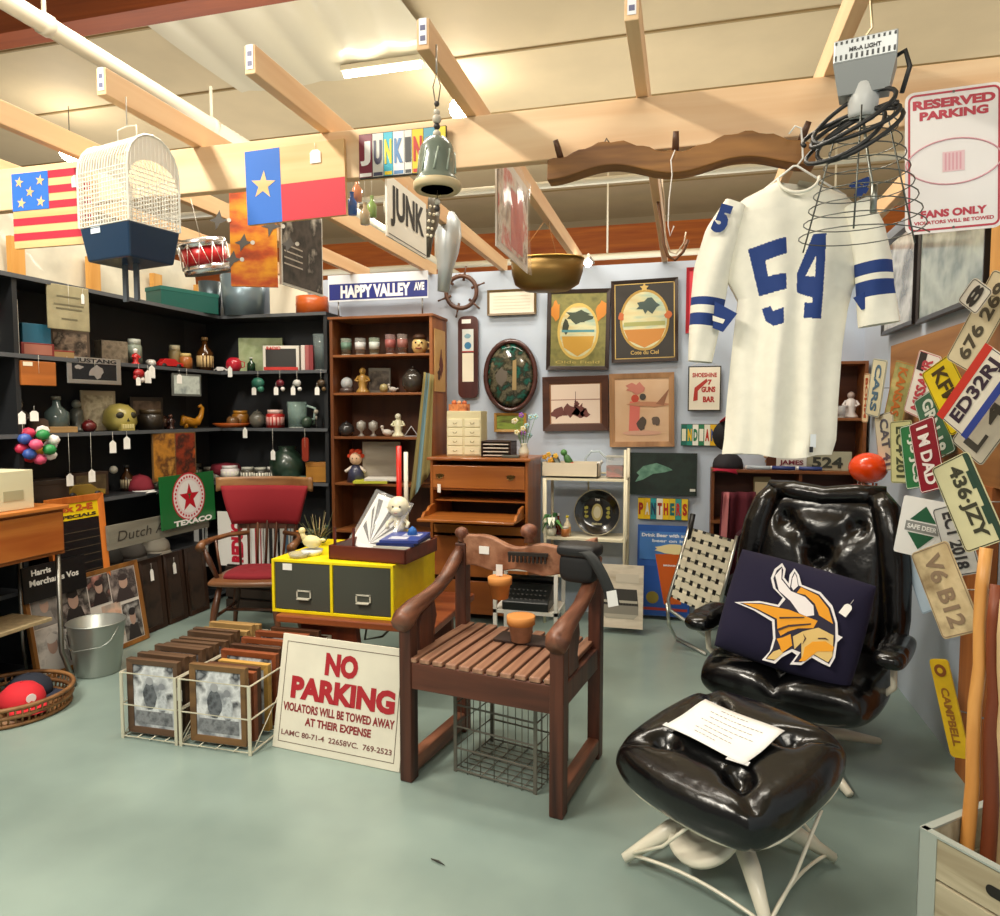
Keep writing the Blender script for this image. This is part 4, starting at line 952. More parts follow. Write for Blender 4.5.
def art_boat(b, w, h):
    g = .0085; b.rect(-w * .37, w * .37, h * .14, h * .85, g, '#e2cdbb'); dkr = mat('#6a3a34')
    b.rect(-w * .37, w * .37, h * .565, h * .58, g - .0006, '#9a6a5c')
    for px in ((-.25, .33, .12, .12), (-.08, .36, .14, .14), (.06, .36, .12, .16), (.14, .33, .09, .1), (.02, .5, .05, .08)): b.poly(blob(w * px[0], h * px[1], w * px[2] * .8, h * px[3] * .8, 16, .45), g - .001, dkr)
    b.rect(w * .0, w * .008, h * .5, h * .72, g - .001, dkr)
framed('boat_picture', 'wide brown-framed picture of a dark boat on pale water', 'picture', (543, 376, 609, 431), 7, wood('#3a2016', '#54301f', 'x', .35), '#8a5a38', art_boat, tilt=R(-1))
def art_fig(b, w, h):
    g = .0085; b.poly([(-w * .18, h * .62), (-w * .02, h * .62), (-w * .04, h * .22), (-w * .2, h * .22)], g, '#e0786c'); b.disc(-w * .1, h * .66, w * .06, g - .0006, '#c8503c')
    b.poly(blob(w * .12, h * .58, w * .3, h * .035), g - .0006, '#c08868'); b.poly([(w * .22, h * .58), (w * .42, h * .78), (w * .34, h * .56)], g - .001, '#9a6a50'); b.disc(w * .02, h * .68, w * .05, g - .0012, '#4a4640')
    b.poly(blob(-w * .0, h * .32, w * .07, h * .09), g - .001, '#584c44'); b.poly(blob(w * .22, h * .35, w * .07, h * .06), g - .001, '#6a5a50'); b.poly(oval(0, h * .19, w * .3, h * .035), g - .0006, '#d8a890'); b.poly(blob(-w * .08, h * .8, w * .14, h * .07, 12, .4), g - .001, '#cc8070')
framed('figure_print', 'light wood framed beige print of a standing pink figure', 'picture', (610, 373, 675, 447), 5.5, wood('#8a6240', '#b88c62', 'z', .5), pic('#d8b08a', '#e2c09e', scale=5), art_fig, tilt=R(-1))
framed('red_picture', 'narrow red frame peeking out left of the jersey sleeve', 'picture', (686, 267, 705, 333), 3, '#a81c2c', '#d83848')
# oval glass picture
t, w, h = wall_panel('oval_picture', 'dark oval frame with domed green nature picture, right of the thermometer plaque', 'picture', 484, 339, 537, 412, YW - .03)
b = B(); vs = []; n = 36
b.tube([(w * .47 * math.cos(2 * PI * i / n), .005, h / 2 + h * .475 * math.sin(2 * PI * i / n)) for i in range(n)], .019, wood('#3a1c1a', '#54302a', 'x', .25, coat=.4), 10, closed=True); b.done('frame', t)
b = B(); b.X = Matrix.Translation((0, 0, h / 2)) @ Euler((R(90), 0, 0)).to_matrix().to_4x4(); b.lathe([(.001, .022), (w * .2, .018), (w * .38, .008), (w * .455, -.008)][::-1], pic('#0e2420', '#1c5a4c', '#2a2a20', '#6a6450', '#20241e', scale=14), 32, sx=1, sy=h / w); o = b.done('domed_picture', t); o.data.materials[0].node_tree.nodes['Principled BSDF'].inputs['Roughness'].default_value = .08
b = B(); b.poly([(w * .05, h * .3), (w * .13, h * .3), (w * .13, h * .72), (w * .06, h * .7)], -.024, mat('#a08a60', .2)); b.poly(blob(-w * .15, h * .5, w * .1, h * .12, 12, .3), -.021, mat('#6a6258', .2)); b.done('tree_shapes', t)
# ship wheel
t, w, h = wall_panel('ship_wheel', 'small dark wooden ship wheel with six spokes on the wall', 'wall ornament', 437, 266, 486, 318, YW - .03)
wd = wood('#3e2418', '#6a4430', 'x', .45); b = B(); b.ring((0, 0, h / 2), w * .31, .017, wd, 30, 8); b.done('rim', t)
for k in range(6):
    a = R(18 + 60 * k); c_, s_ = math.cos(a), math.sin(a); b = B(); b.tube([(c_ * w * .22, 0, h / 2 + s_ * w * .22), (c_ * w * .36, -.005, h / 2 + s_ * w * .36), (c_ * w * .42, -.005, h / 2 + s_ * w * .42), (c_ * w * .5, -.005, h / 2 + s_ * w * .5)], [.011, .009, .005, .008], wd, 8); b.done('spoke_handle', t)
# framed certificate
framed('framed_paper', 'small thin-framed cream paper hanging right of the ship wheel', 'picture', (487, 289, 536, 315), 2.2, '#6a5430', '#efe6d4', lambda b, w, h: [b.rect(-w * .38, w * .38, h * (.25 + .12 * k), h * (.265 + .12 * k), .008, '#cfc4ac') for k in range(5)])
# thermometer plaque
t, w, h = wall_panel('wall_plaque', 'tall narrow dark plaque with two cream inset panels, below the ship wheel', 'wall plaque', 458, 316, 478, 398, YW - .02)
b = B(); b.rrect(-w / 2, w / 2, 0, h, w * .3, 0, wood('#3c1a18', '#542822', 'z', .3, coat=.2), .02); b.done('board', t)
b = B(); b.rect(-w * .28, w * .28, h * .57, h * .84, -.002, '#dfe4e0'); b.disc(0, h * .64, w * .17, -.003, '#3a7ea8'); b.poly(blob(0, h * .76, w * .15, h * .03), -.003, '#88b0c0'); b.done('upper_panel', t)
b = B(); b.rect(-w * .28, w * .28, h * .2, h * .55, -.002, '#ece4ce'); b.rect(-w * .3, w * .3, h * .56, h * .575, -.003, '#a83430'); b.done('lower_panel', t)
b = B(); b.rect(-w * .3, w * .15, h * .91, h * .96, -.003, '#f2eee8'); b.done('price_tag', t)
framed('small_landscape', 'tiny gold-framed dark landscape below the oval picture', 'picture', (494, 413, 526, 432), 2.5, '#b0843c', pic('#4a3a20', '#8aa040', '#2e2a18', scale=9, stretch=(.5, 1, 2)))
# street sign above the bookcase
t, w, h = wall_panel('street_sign', 'blue street sign reading HAPPY VALLEY AVE above the brown bookcase', 'sign', 328, 273, 428, 300, 5.0)
b = B(); b.bx(-w / 2, w / 2, 0, .006, 0, h, mat('#e6ebf2', .3)); b.done('panel', t)
b = B(); b.rect(-w / 2 + .01, w / 2 - .005, h * .06, h * .66, -.001, mat('#24307e', .3)); b.done('blue_field', t)
b = B(); b.text('HAPPY VALLEY', -w * .02, h * .36, w * .70, h * .48, -.002, '#f4f4f4', 3); b.text('AVE', w * .415, h * .44, w * .10, h * .3, -.002, '#f4f4f4', 3); b.done('lettering', t)
b = B(); b.tube([(-w * .4, .01, 0), (-w * .4, .01, -.12)], .006, metal('#888'), 6); b.tube([(w * .44, .01, 0), (w * .44, .01, -.12)], .006, metal('#888'), 6); b.done('prop_rod', t)
# bar sign, plates, fish picture, poster
t, w, h = wall_panel('bar_sign', 'small cream metal sign with red bar lettering and pistol, left of the jersey', 'sign', 688, 366, 721, 411, YW - .012)
b = B(); b.bx(-w / 2, w / 2, 0, .004, 0, h, mat('#2a2420')); b.rect(-w / 2 + .008, w / 2 - .008, .008, h - .008, -.001, '#f0e8d4'); b.done('panel', t)
b = B(); rr = '#b83830'; b.text('SHOESHINE', 0, h * .80, w * .74, h * .1, -.002, rr, 2, rot=.0); b.text('GUNS', w * .12, h * .48, w * .42, h * .13, -.002, rr, 3); b.text('BAR', w * .14, h * .26, w * .36, h * .13, -.002, rr, 3); b.text('7', w * .16, h * .64, w * .12, h * .12, -.002, rr, 3)
b.poly([(-w * .34, h * .22), (-w * .2, h * .24), (-w * .2, h * .45), (w * .1, h * .66), (w * .06, h * .72), (-w * .3, h * .52)], -.002, rr); b.done('lettering', t)
wire(t, [(-w * .4, 0, h), (0, 0, h + .05), (w * .4, 0, h)])
def platesign(name, lab, box, word, cols, Y=YW - .01, rows=1):
    t, w, h = wall_panel(name, lab, 'sign', *box, Y); b = B(); b.bx(-w / 2, w / 2, 0, .006, 0, h, mat('#4a4a40')); b.done('board', t)
    b = B(); bt = B(); n = len(cols); sw = w / n
    for i, (c, f) in enumerate(cols):
        b.rect(-w / 2 + i * sw, -w / 2 + (i + 1) * sw - .001, .004, h - .004, -.002, mat(c, .4), .002)
        if i < len(word) and word[i] != ' ': bt.text(word[i], -w / 2 + (i + .5) * sw, h * .5, sw * .7, h * .55, -.004, mat(f, .4), 3)
    b.done('plate_strips', t); bt.done('lettering', t); return t
platesign('plate_art_sign', 'green and yellow cut-plate sign reading INDIANA beside the baseball caps', (681, 424, 722, 446), 'INDIANA', [('#1d6a5c', '#e8e4c8'), ('#2a8a78', '#f0c020'), ('#f0ece0', '#2a7a50'), ('#2a7a50', '#ece8d8'), ('#e8e4d0', '#b83020'), ('#e0b020', '#2a4a8a'), ('#c8a840', '#333333')])
platesign('plate_art_sign', 'yellow and teal cut-plate sign reading PANTHERS above the beer poster', (638, 498, 688, 520), 'PANTHERS', [('#f0c818', '#a82818'), ('#e8b818', '#e8e4d8'), ('#2a98a0', '#2a3a5a'), ('#ece8d8', '#a02c20'), ('#f0c818', '#b83020'), ('#e0c030', '#1a6a6a'), ('#3a9a98', '#c8302a'), ('#f0cc30', '#b83820')])
t, w, h = wall_panel('fish_picture', 'dark unframed picture of a pale green fish under water', 'picture', 630, 453, 697, 495, YW - .02)
b = B(); b.bx(-w / 2, w / 2, 0, .02, 0, h, pic('#141c1a', '#22322c', '#1a2420', scale=6)); b.done('panel', t)
b = B(); b.poly([(-w * .4, h * .52), (-w * .3, h * .68), (-w * .1, h * .76), (w * .08, h * .66), (w * .14, h * .6), (w * .02, h * .54), (-w * .15, h * .5), (-w * .3, h * .36), (-w * .42, h * .3), (-w * .36, h * .46)], -.002, pic('#3c6a58', '#7aa690', scale=20)); b.rect(w * .4, w * .48, h * .1, h * .16, -.002, '#d8d8d0'); b.done('painted_fish', t)
t, w, h = wall_panel('beer_poster', 'blue poster of a tall glass of amber beer standing against the wall', 'poster', 637, 526, 690, 616, 5.13)
t.rotation_euler.x = R(-3)
b = B(); b.bx(-w / 2, w / 2, 0, .01, 0, h, mat('#2e5cae', .35)); b.done('board', t)
b = B(); g = -.002
b.rect(-w * .5, w * .5, h * .02, h * .55, g, mat('#2450a0', .35)); b.rect(-w * .46, w * .46, h * .62, h * .93, g, mat('#4a80c8', .35)); b.rect(-w * .4, w * .46, h * .06, h * .09, g - .001, mat('#a83830'))
b.poly([(-w * .16, h * .68), (w * .44, h * .70), (w * .34, h * .14), (w * .02, h * .13)], g - .001, mat('#c85a18', .35)); b.poly(blob(w * .15, h * .74, w * .3, h * .055, 18, .15), g - .002, mat('#f0e0a8', .4)); b.disc(-w * .2, h * .2, w * .12, g - .002, mat('#8a7a28'))
b.done('printed_glass', t)
b = B(); b.text('Drink Beer with an', 0, h * .89, w * .84, h * .04, g - .002, '#eef2f8', 2); b.text('beer on it', w * .08, h * .83, w * .6, h * .035, g - .002, '#dce6f4', 2); b.text('BREWING', w * .15, h * .56, w * .3, h * .02, g - .003, '#eee', 2); b.done('lettering', t)
t, w, h = wall_panel('typewriter_print', 'small whitewashed board printed with a black typewriter, standing on the floor', 'picture', 597, 566, 643, 628, 4.72); t.rotation_euler.x = R(-6)
b = B(); b.bx(-w / 2, w / 2, 0, .02, 0, h, pic('#c8b8a0', '#ddd0bc', '#a89880', scale=7, stretch=(.4, 1, 1.5))); b.done('board', t)
b = B(); g = -.002; b.poly([(-w * .36, h * .62), (w * .36, h * .62), (w * .4, h * .36), (-w * .42, h * .36)], g, '#3c3834'); b.rect(-w * .38, w * .38, h * .40, h * .44, g - .001, '#b8b0a0'); b.rect(-w * .38, w * .4, h * .22, h * .36, g, '#8a8478')
for k in range(12): b.rect(-w * .36 + k * w * .063, -w * .33 + k * w * .063, h * .37, h * .40, g - .001, '#2a2624')
b.poly([(-w * .4, h * .22), (w * .4, h * .22), (w * .3, h * .15), (-w * .3, h * .15)], g, '#b0a898'); b.rect(-w * .1, w * .4, h * .72, h * .86, g, '#cfc4b2'); b.done('typewriter_print', t)
# ================================================================== builders for small goods (local origin at the base, front = -y)
def lathe_obj(t, prof, c, name='body', rough=.35, coat=.3, n=16, **k):
    b = B(); b.lathe(prof, c if not isinstance(c, str) else mat(c, rough, coat=coat, **k), n); return b.done(name, t)
def drinking_glass(t, h, r, c='#cfd4cc', band=None):
    b = B(); b.lathe([(.001, .004), (r * .82, .003), (r * .86, 0), (r, h), (r * .94, h), (r * .82, .008), (.001, .008)], glass(c, .38), 16); b.done('glass_body', t)
    b = B(); b.lathe([(.001, 0), (r * .84, 0), (r * .86, .008)], mat('#e6e6e0', .2), 14); b.done('base', t)
    if band: b = B(); b.lathe([(r * .945, h * .35), (r * 1.005, h * .75)], mat(band, .4), 16); b.done('decal', t)
def jar(t, h, r, body, lid, lab=None):
    lathe_obj(t, [(.001, 0), (r, 0), (r, h * .72), (r * .8, h * .8), (.001, h * .8)], body)
    b = B(); b.lathe([(r * .84, h * .78), (r * .84, h), (.001, h)], mat(lid, .35), 14); b.done('lid', t)
    if lab: b = B(); b.lathe([(r * 1.01, h * .15), (r * 1.01, h * .6)], mat(lab, .6), 14); b.done('paper_label', t)
def bottle(t, h, r, c, lab=None, cap=None):
    lathe_obj(t, [(.001, 0), (r, 0), (r, h * .55), (r * .35, h * .75), (r * .32, h * .95), (.001, h * .95)], c, rough=.12)
    if cap: b = B(); b.lathe([(r * .4, h * .9), (r * .4, h), (.001, h)], mat(cap), 10); b.done('cap', t)
    if lab: b = B(); b.lathe([(r * 1.01, h * .12), (r * 1.01, h * .45)], mat(lab, .6), 14); b.done('paper_label', t)
def figurine(t, h, body, head, hat=None, arms=True, wide=.26):
    w = h * wide
    lathe_obj(t, [(.001, 0), (w, 0), (w * .95, h * .06), (w * .55, h * .2), (w * .75, h * .4), (w * .62, h * .62), (w * .25, h * .7), (.001, h * .7)], body)
    b = B(); b.ball((0, 0, h * .80), h * .13, mat(head, .45), n=12); b.ball((0, -h * .125, h * .79), h * .02, mat(head, .45), n=6); b.done('head', t)
    if arms:
        for sx in (-1, 1): b = B(); b.tube([(sx * w * .6, 0, h * .6), (sx * w * 1.0, -w * .3, h * .45), (sx * w * .5, -w * .8, h * .42)], [h * .05, h * .045, h * .035], mat(body, .4), 6); b.done('arm', t)
    if hat: b = B(); b.lathe([(h * .16, h * .86), (h * .13, h * .88), (h * .11, h * .97), (.001, h)], mat(hat, .5), 12); b.done('hat', t)
def box_(t, w, d, h, c, face=None, lid=None):
    b = B(); b.bx(-w / 2, w / 2, -d / 2, d / 2, 0, h, c if not isinstance(c, str) else mat(c, .5)); b.done('body', t, bevel=.003)
    if face: b = B(); b.rect(-w * .42, w * .42, h * .12, h * .88, -d / 2 - .0015, face if not isinstance(face, str) else mat(face, .5)); b.done('printed_face', t)
    if lid: b = B(); b.bx(-w * .51, w * .51, -d * .51, d * .51, h * .82, h * 1.02, mat(lid, .5)); b.done('lid', t, bevel=.002)
def toy_car(t, L, c, c2='#1c1c1c'):
    b = B(); b.poly([(-L / 2, L * .08), (L / 2, L * .08), (L / 2, L * .2), (L * .3, L * .23), (L * .15, L * .36), (-L * .25, L * .36), (-L * .38, L * .22), (-L / 2, L * .2)], -L * .18, mat(c, .25, coat=.4), L * .36); b.done('body', t, bevel=.003)
    for x in (-L * .3, L * .3):
        for y in (-L * .2, L * .14): b = B(); b.cyl((x, y, L * .09), (x, y + L * .06, L * .09), L * .09, mat(c2, .6), n=12); b.done('wheel', t)
def pot(t, h, r, c, lid=True, spout=False, handle=True):
    lathe_obj(t, [(.001, 0), (r * .6, 0), (r, h * .3), (r * .95, h * .6), (r * .6, h * .8), (.001, h * .8)], c, rough=.2)
    if lid: b = B(); b.lathe([(r * .62, h * .79), (r * .4, h * .9), (.001, h * .92)], mat(c, .2), 14); b.ball((0, 0, h * .95), h * .06, mat(c, .2), n=8); b.done('lid', t)
    if handle: b = B(); b.tube([(r * .9, 0, h * .6), (r * 1.35, 0, h * .55), (r * 1.3, 0, h * .3), (r * .95, 0, h * .25)], h * .05, mat(c, .25), 6); b.done('handle', t)
    if spout: b = B(); b.tube([(-r * .9, 0, h * .35), (-r * 1.3, 0, h * .5), (-r * 1.5, 0, h * .75)], [h * .08, h * .05, h * .04], mat(c, .25), 6); b.done('spout', t)
def duck(t, L, c, beak):
    b = B(); b.ball((0, 0, L * .28), L * .3, mat(c, .5), (1.25, .75, .8), 14, (0, .15, 0)); b.ball((L * .4, 0, L * .34), L * .09, mat(c, .5), (1.6, .7, .8), 8); b.tube([(-L * .22, 0, L * .35), (-L * .34, 0, L * .5), (-L * .36, 0, L * .62)], [L * .15, L * .09, L * .09], mat(c, .5), 10); b.ball((-L * .37, 0, L * .68), L * .13, mat(c, .5), n=12); b.done('body', t)
    b = B(); b.ball((-L * .52, 0, L * .66), L * .06, mat(beak, .4), (1.6, .9, .5), 8); b.done('beak', t)
def baseball_cap(t, crown, brim, r=.09, logo=None):
    b = B(); b.lathe([(r, 0), (r * 1.0, .03), (r * .9, .065), (r * .6, .095), (r * .25, .107), (.001, .109)], mat(crown, .85), 20, sx=1, sy=1.1); b.ball((0, 0, .109), .008, mat(crown, .8), n=6); b.done('crown', t)
    b = B(); b.grid(lambda u, v: ((r * .98 + v * .0) * math.sin((u - .5) * 2.2) * (1 - .0 * v), -r * 1.05 * math.cos((u - .5) * 2.2) - v * .075 * math.cos((u - .5) * 2.4), .004 - .03 * (2 * u - 1) ** 2 * v - .008 * v), 14, 4, mat(brim, .85)); b.done('brim', t, solid=.003)
    if logo: b = B(); b.disc(0, .052, .022, -r * 1.07, mat(logo, .8), .004); b.done('cap_badge', t)
def terracotta(t, h=.075, c='#c4794a'):
    b = B(); r = h * .52; b.lathe([(.001, 0), (r * .74, 0), (r * .95, h * .68), (r * 1.05, h * .68), (r * 1.08, h), (r * .96, h), (r * .9, h * .7), (r * .6, .01), (.001, .01)], mat(c, .8, var=.12, scale=20), 18); b.done('pot_body', t)
    b = B(); b.lathe([(r * .905, h * .66), (r * 1.07, h * .67), (r * 1.1, h), (r * .98, h * 1.01)], mat('#c98440', .75), 18); b.done('rim', t)

def on_left(px, z, x=-3.76, group=None):   # a place on the left shelving
    p = onX(px, 400, x); return Vector((x, p.y, z))
def on_back(px, z, y=5.02): p = onY(px, 400, y); return Vector((p.x, y, z))
def put(name, lab, cat, px, z, side, group=None, off=0):
    if side == 'L': p = on_left(px, z, -3.72 + off); rz = R(72)
    elif side == 'B': p = on_back(px, z, 5.0 + off); rz = R(14)
    elif side == 'K': p = on_back(px, z, 4.96 + off); rz = R(14)
    elif side == 'Q': p = on_back(px, z, 5.03 + off); rz = R(-6)
    t = thing(name, lab, cat, p, rz, group); t['s'] = mpp(p); return t
def S(t): q = t['s']; del t['s']; return q
LV = {'A': 1.83, 'B': 1.38, 'C': .955, 'D': .50, 'T': 2.27}
e = .001
def mk(fn, name, lab, cat, px, lev, side, args, group=None, off=0):
    z = LV[lev] if isinstance(lev, str) else lev
    t = put(name, lab, cat, px, z + e, side, group, off); s = S(t); fn(t, *[a * s if isinstance(a, (int, float)) and not isinstance(a, bool) else a for a in args]); return t
# ---------------- left shelving, second board (eye level)
GA, GB, GC = 'goods on the upper black shelves', 'goods on the middle black shelves', 'goods on the lower black shelves'
t = mk(box_, 'oil_sign', 'white sign with red oval emblem standing at the far left of the upper shelf', 'sign', 8, 'A', 'L', (24, 3, 56, mat('#e8e2d6'), None), GA)
b = B(); s = mpp(t.location); b.poly(oval(0, 40 * s, 11 * s, 13 * s), -2.5 * s, mat('#c8202c')); b.poly(oval(0, 40 * s, 8 * s, 6 * s), -2.7 * s, mat('#e88a80')); b.text('F', 2 * s, 20 * s, 5 * s, 7 * s, -2.6 * s, '#222'); b.text('SALES', 0, 8 * s, 20 * s, 7 * s, -2.6 * s, '#222'); b.done('lettering', t)
mk(box_, 'storage_box', 'blue-green box standing on red boxes, upper black shelf', 'box', 35, 1.90, 'L', (26, 20, 20, '#1e5a72'), GA)
mk(box_, 'storage_box', 'dark red flat box under the blue-green box', 'box', 35, 'A', 'L', (30, 22, 13, '#7a2420', '#a86a58'), GA)
mk(box_, 'sepia_photo', 'sepia photo card standing behind the metal plate frame', 'photo', 72, 'A', 'L', (38, 2, 30, mat('#5a4a3c'), pic('#6a5442', '#a08a74', '#3a3028', '#b8a890', scale=12)), GA)
t = mk(box_, 'carved_stone', 'rough grey-brown stone block on the upper shelf', 'stone', 113, 'A', 'L', (26, 14, 22, pic('#5a5040', '#8a7c68', '#3f382e', scale=18)), GA); t.children[0].name = 'stone_block'
mk(jar, 'glass_jar', 'tall grey-green lidded jar on the upper black shelf beside the stone block', 'jar', 136, 'A', 'L', (26, 7, '#8a9484', '#b4b8ac'), GA)
mk(figurine, 'santa_figure', 'small red and white figure at the edge of the upper shelf', 'figurine', 137, 'A', 'L', (16, '#b81c1c', '#ece0d4', '#e8e4e0'), GA, .08)
mk(pot, 'small_pot', 'small white bowl shape next to the red and white figure', 'bowl', 152, 'A', 'L', (9, 5, '#d8d4cc', False, False, False), GA)
mk(toy_car, 'toy_truck', 'red toy truck with cream load near the shelf corner', 'toy', 170, 'A', 'L', (26, '#c01c20'), GA)
mk(jar, 'glass_jar', 'small cream-topped jar behind the red toy truck', 'jar', 176, 'A', 'L', (24, 6, '#8a7a50', '#c8c0a0'), GA, -.06)
mk(bottle, 'amber_bottle', 'tall amber bottle with cream label in the shelf corner', 'bottle', 206, 'A', 'L', (34, 8, '#4a2c10', '#d8b880', '#8a6a40'), GA)
# goods hung from the edge of the upper board
def hung(name, lab, cat, px, py0, py1, side, build, group, z_edge):
    p = onX(px, (py0 + py1) / 2, SXF + .025) if side == 'L' else onY(px, (py0 + py1) / 2, SYF - .02)
    t = thing(name, lab, cat, p, R(78) if side == 'L' else 0, group); s = mpp(p); build(t, s)
    b = B(); b.tube([(0, 0, 0), (0, 0, z_edge - p.z)], .001, mat('#d8d4c8'), 4); b.done('hanging_string', t); return t
def f_(t, s):
    b = B(); b.bx(-21 * s, 21 * s, 0, .012, -22 * s, 22 * s, mat('#8e8668', .5, c2='#a89e7c', scale=9, bump=.3)); b.done('plate', t, bevel=.004)
    b = B()
    for k, w in ((10, 12), (2, 15), (-2, 13), (-12, 8)): b.rect(-w * s, w * s, k * s, (k + 1.5) * s, -.002, mat('#6e6850'))
    b.done('embossed_lines', t); tag_on(t, 14 * s, -.004, 16 * s, .02, .06)
p = hung('embossed_plaque', 'tan embossed plaque hanging from the top shelf edge', 'plaque', 69, 285, 331, 'L', f_, GA, 2.27)
def f_(t, s):
    b = B(); st = metal('#c8c8c4', .3)
    for x0, x1, z0, z1 in ((-28, 28, 7, 13), (-28, 28, -13, -9), (-28, -23, -9, 7), (23, 28, -9, 7)): b.bx(x0 * s, x1 * s, 0, .008, z0 * s, z1 * s, st)
    b.done('frame', t, bevel=.002)
    b = B(); b.text('MUSTANG', 0, 10 * s, 46 * s, 4 * s, -.001, '#1c1c1c', 2); b.done('lettering', t)
    b = B(); b.bx(-23 * s, 23 * s, .002, .006, -9 * s, 7 * s, mat('#17181a', .2)); b.poly(blob(2 * s, -1 * s, 8 * s, 6 * s, 12, .3), .001, metal('#d8d8d8')); b.poly(blob(-16 * s, 3 * s, 4 * s, 2 * s), .001, metal('#d8d8d8')); b.done('centre_plate', t)
hung('plate_surround', 'chrome licence plate frame with horse badge hanging from the shelf edge', 'plate frame', 95, 358, 384, 'L', f_, GA, 1.83)
def f_(t, s): b = B(); b.bx(-17 * s, 17 * s, 0, .05, -12 * s, 12 * s, wood('#8a4a18', '#b86a28', 'x')); b.done('body', t, bevel=.003); b = B(); b.rect(-15 * s, -6 * s, 7 * s, 11 * s, -.002, '#e8e0c8'); b.done('price_tag', t)
hung('wooden_box', 'orange-brown wooden box hanging under the upper shelf at the left', 'box', 39, 361, 386, 'L', f_, GA, 1.83)
def orn(c1, c2, r=6, tag=True):
    def g(t, s):
        b = B(); b.ball((0, 0, 2 * s), r * s, mat(c1, .4), (1, .7, .8), 10); b.ball((3 * s, 0, -4 * s), r * .5 * s, mat(c2, .4), n=8); b.ball((-4 * s, 0, -2 * s), r * .4 * s, mat(c1, .4), n=8); b.done('ornament_body', t)
        if tag: tag_on(t, -3 * s, -.02, -2 * s, 5 * s, 8 * s)
    return g
hung('ornament', 'red and white ornament with price tag, hanging from the upper shelf', 'ornament', 139, 366, 385, 'L', orn('#a01c20', '#e8dcd4'), GA, 1.83)
def f_(t, s): b = B(); b.bx(-17 * s, 17 * s, 0, .01, -11 * s, 11 * s, mat('#5a5c58')); b.rect(-15 * s, 15 * s, -9 * s, 9 * s, -.001, pic('#9aa4a0', '#c0c8c0', '#7a8484', scale=10)); b.done('picture', t); tag_on(t, -9 * s, -.004, 10 * s, 6 * s, 9 * s)
hung('sketch_picture', 'small pale grey framed sketch hanging under the upper shelf', 'picture', 187, 374, 396, 'L', f_, GA, 1.83)
for px, c1, c2, lb in ((258, '#2e6a58', '#3a7a64', 'green felt'), (280, '#6a1c28', '#e8e4e0', 'dark red'), (297, '#c8c8c4', '#e8e8e4', 'clear glass'), (321, '#4a3a28', '#6a5434', 'brown oval')):
    hung('ornament', lb + ' ornament hanging from the back upper shelf edge', 'ornament', px, 376, 394, 'B', orn(c1, c2, 7 if 'felt' in lb else 4.5), GA, 1.83)
# middle board
def f_(t, s):
    b = B()
    for k in range(16):
        a = k * 2.4; z = 1 - 2 * (k + .5) / 16; r = math.sqrt(1 - z * z); col = ('#e8e0dc', '#d83a5c', '#2a8a48', '#e8a838', '#3a5aa8', '#f0ece8', '#d02c34', '#e05a80')[k % 8]
        b.ball((15 * s * r * math.cos(a), 10 * s * r * math.sin(a), 15 * s * z), 7 * s, mat(col, .4), (1, .8, .8), 8)
    b.done('knot_body', t); tag_on(t, -8 * s, -10 * s, 34 * s, 8 * s, 10 * s)
hung('colourful_ball', 'knotted multicoloured ball toy hanging at the left of the middle shelf', 'toy', 38, 430, 460, 'L', f_, GB, 1.40)
mk(bottle, 'glass_lamp', 'grey glass lamp base on the middle black shelf', 'lamp', 56, 'B', 'L', (36, 11, '#4c5a58', None, '#6a6a60'), GB)
mk(box_, 'ornate_print', 'pale ornate card standing behind the golden skull', 'picture', 98, 'B', 'L', (34, 2, 40, mat('#a89a80'), pic('#8a7a60', '#c0b496', '#6a5c48', scale=16)), GB, -.08)
t = mk(lambda t, r: (lathe_obj(t, [(.001, 0), (r * .7, 0), (r, r * .5), (r * .9, r * 1.2), (r * .5, r * 1.6), (.001, r * 1.7)], '#a89a50', n=14), [(lambda b: (b.ball((sx * r * .36, -r * .78, r * .95), r * .27, mat('#2a2614'), (1.1, .6, .8), 10), b.done('eye_socket', t)))(B()) for sx in (-1, 1)], (lambda b: (b.bx(-r * .42, r * .42, -r * .95, -r * .2, 0, r * .42, mat('#a89a54')), [b.bx(r * (-.36 + .15 * k), r * (-.25 + .15 * k), -r * .98, -r * .94, r * .14, r * .40, mat('#c8bc84')) for k in range(5)], b.poly([(0, r * .8), (-r * .1, r * .58), (r * .1, r * .58)], -r * 1.0, mat('#2a2614'), .004), b.done('jaw', t, bevel=.004)))(B())), 'golden_skull', 'greenish-gold skull bank on the middle shelf', 'figurine', 119, 'B', 'L', (16,), GB)
mk(jar, 'dark_tin', 'low dark ridged tin right of the golden skull', 'tin', 150, 'B', 'L', (20, 12, '#2a2218', '#4a3c28'), GB)
mk(pot, 'dark_pot', 'small black-red pot behind a white tag, middle shelf', 'pot', 88, 'B', 'L', (13, 7, '#5a1818', True, False, False), GB, .06)
mk(figurine, 'clown_figure', 'small grey figure at the far left of the middle shelf', 'figurine', 17, 'B', 'L', (36, '#5a5048', '#8a8070', '#3a3430'), GB)
mk(figurine, 'dark_figure', 'small dark brown figure beside the orange gourd bird', 'figurine', 170, 'B', 'L', (16, '#3a1e18', '#6a4434', None), GB)
def gourd(t, L):
    b = B(); b.tube([(-L * .45, 0, L * .1), (-L * .4, 0, L * .32), (-L * .1, 0, L * .2), (L * .15, 0, L * .22), (L * .3, 0, L * .45), (L * .36, 0, L * .72), (L * .28, 0, L * .8), (L * .2, 0, L * .76)], [L * .08, L * .16, L * .17, L * .14, L * .09, L * .07, L * .07, L * .04], mat('#c8861c', .4), 10); b.done('body', t)
    for x in (-.3, .05):
        b = B(); b.tube([(L * x, 0, L * .2), (L * x, 0, 0)], [L * .1, L * .07], mat('#c8861c', .4), 8); b.done('foot', t)
mk(gourd, 'gourd_animal', 'mustard-yellow long-necked animal figure on the middle shelf', 'figurine', 193, 'B', 'L', (28,), GB)
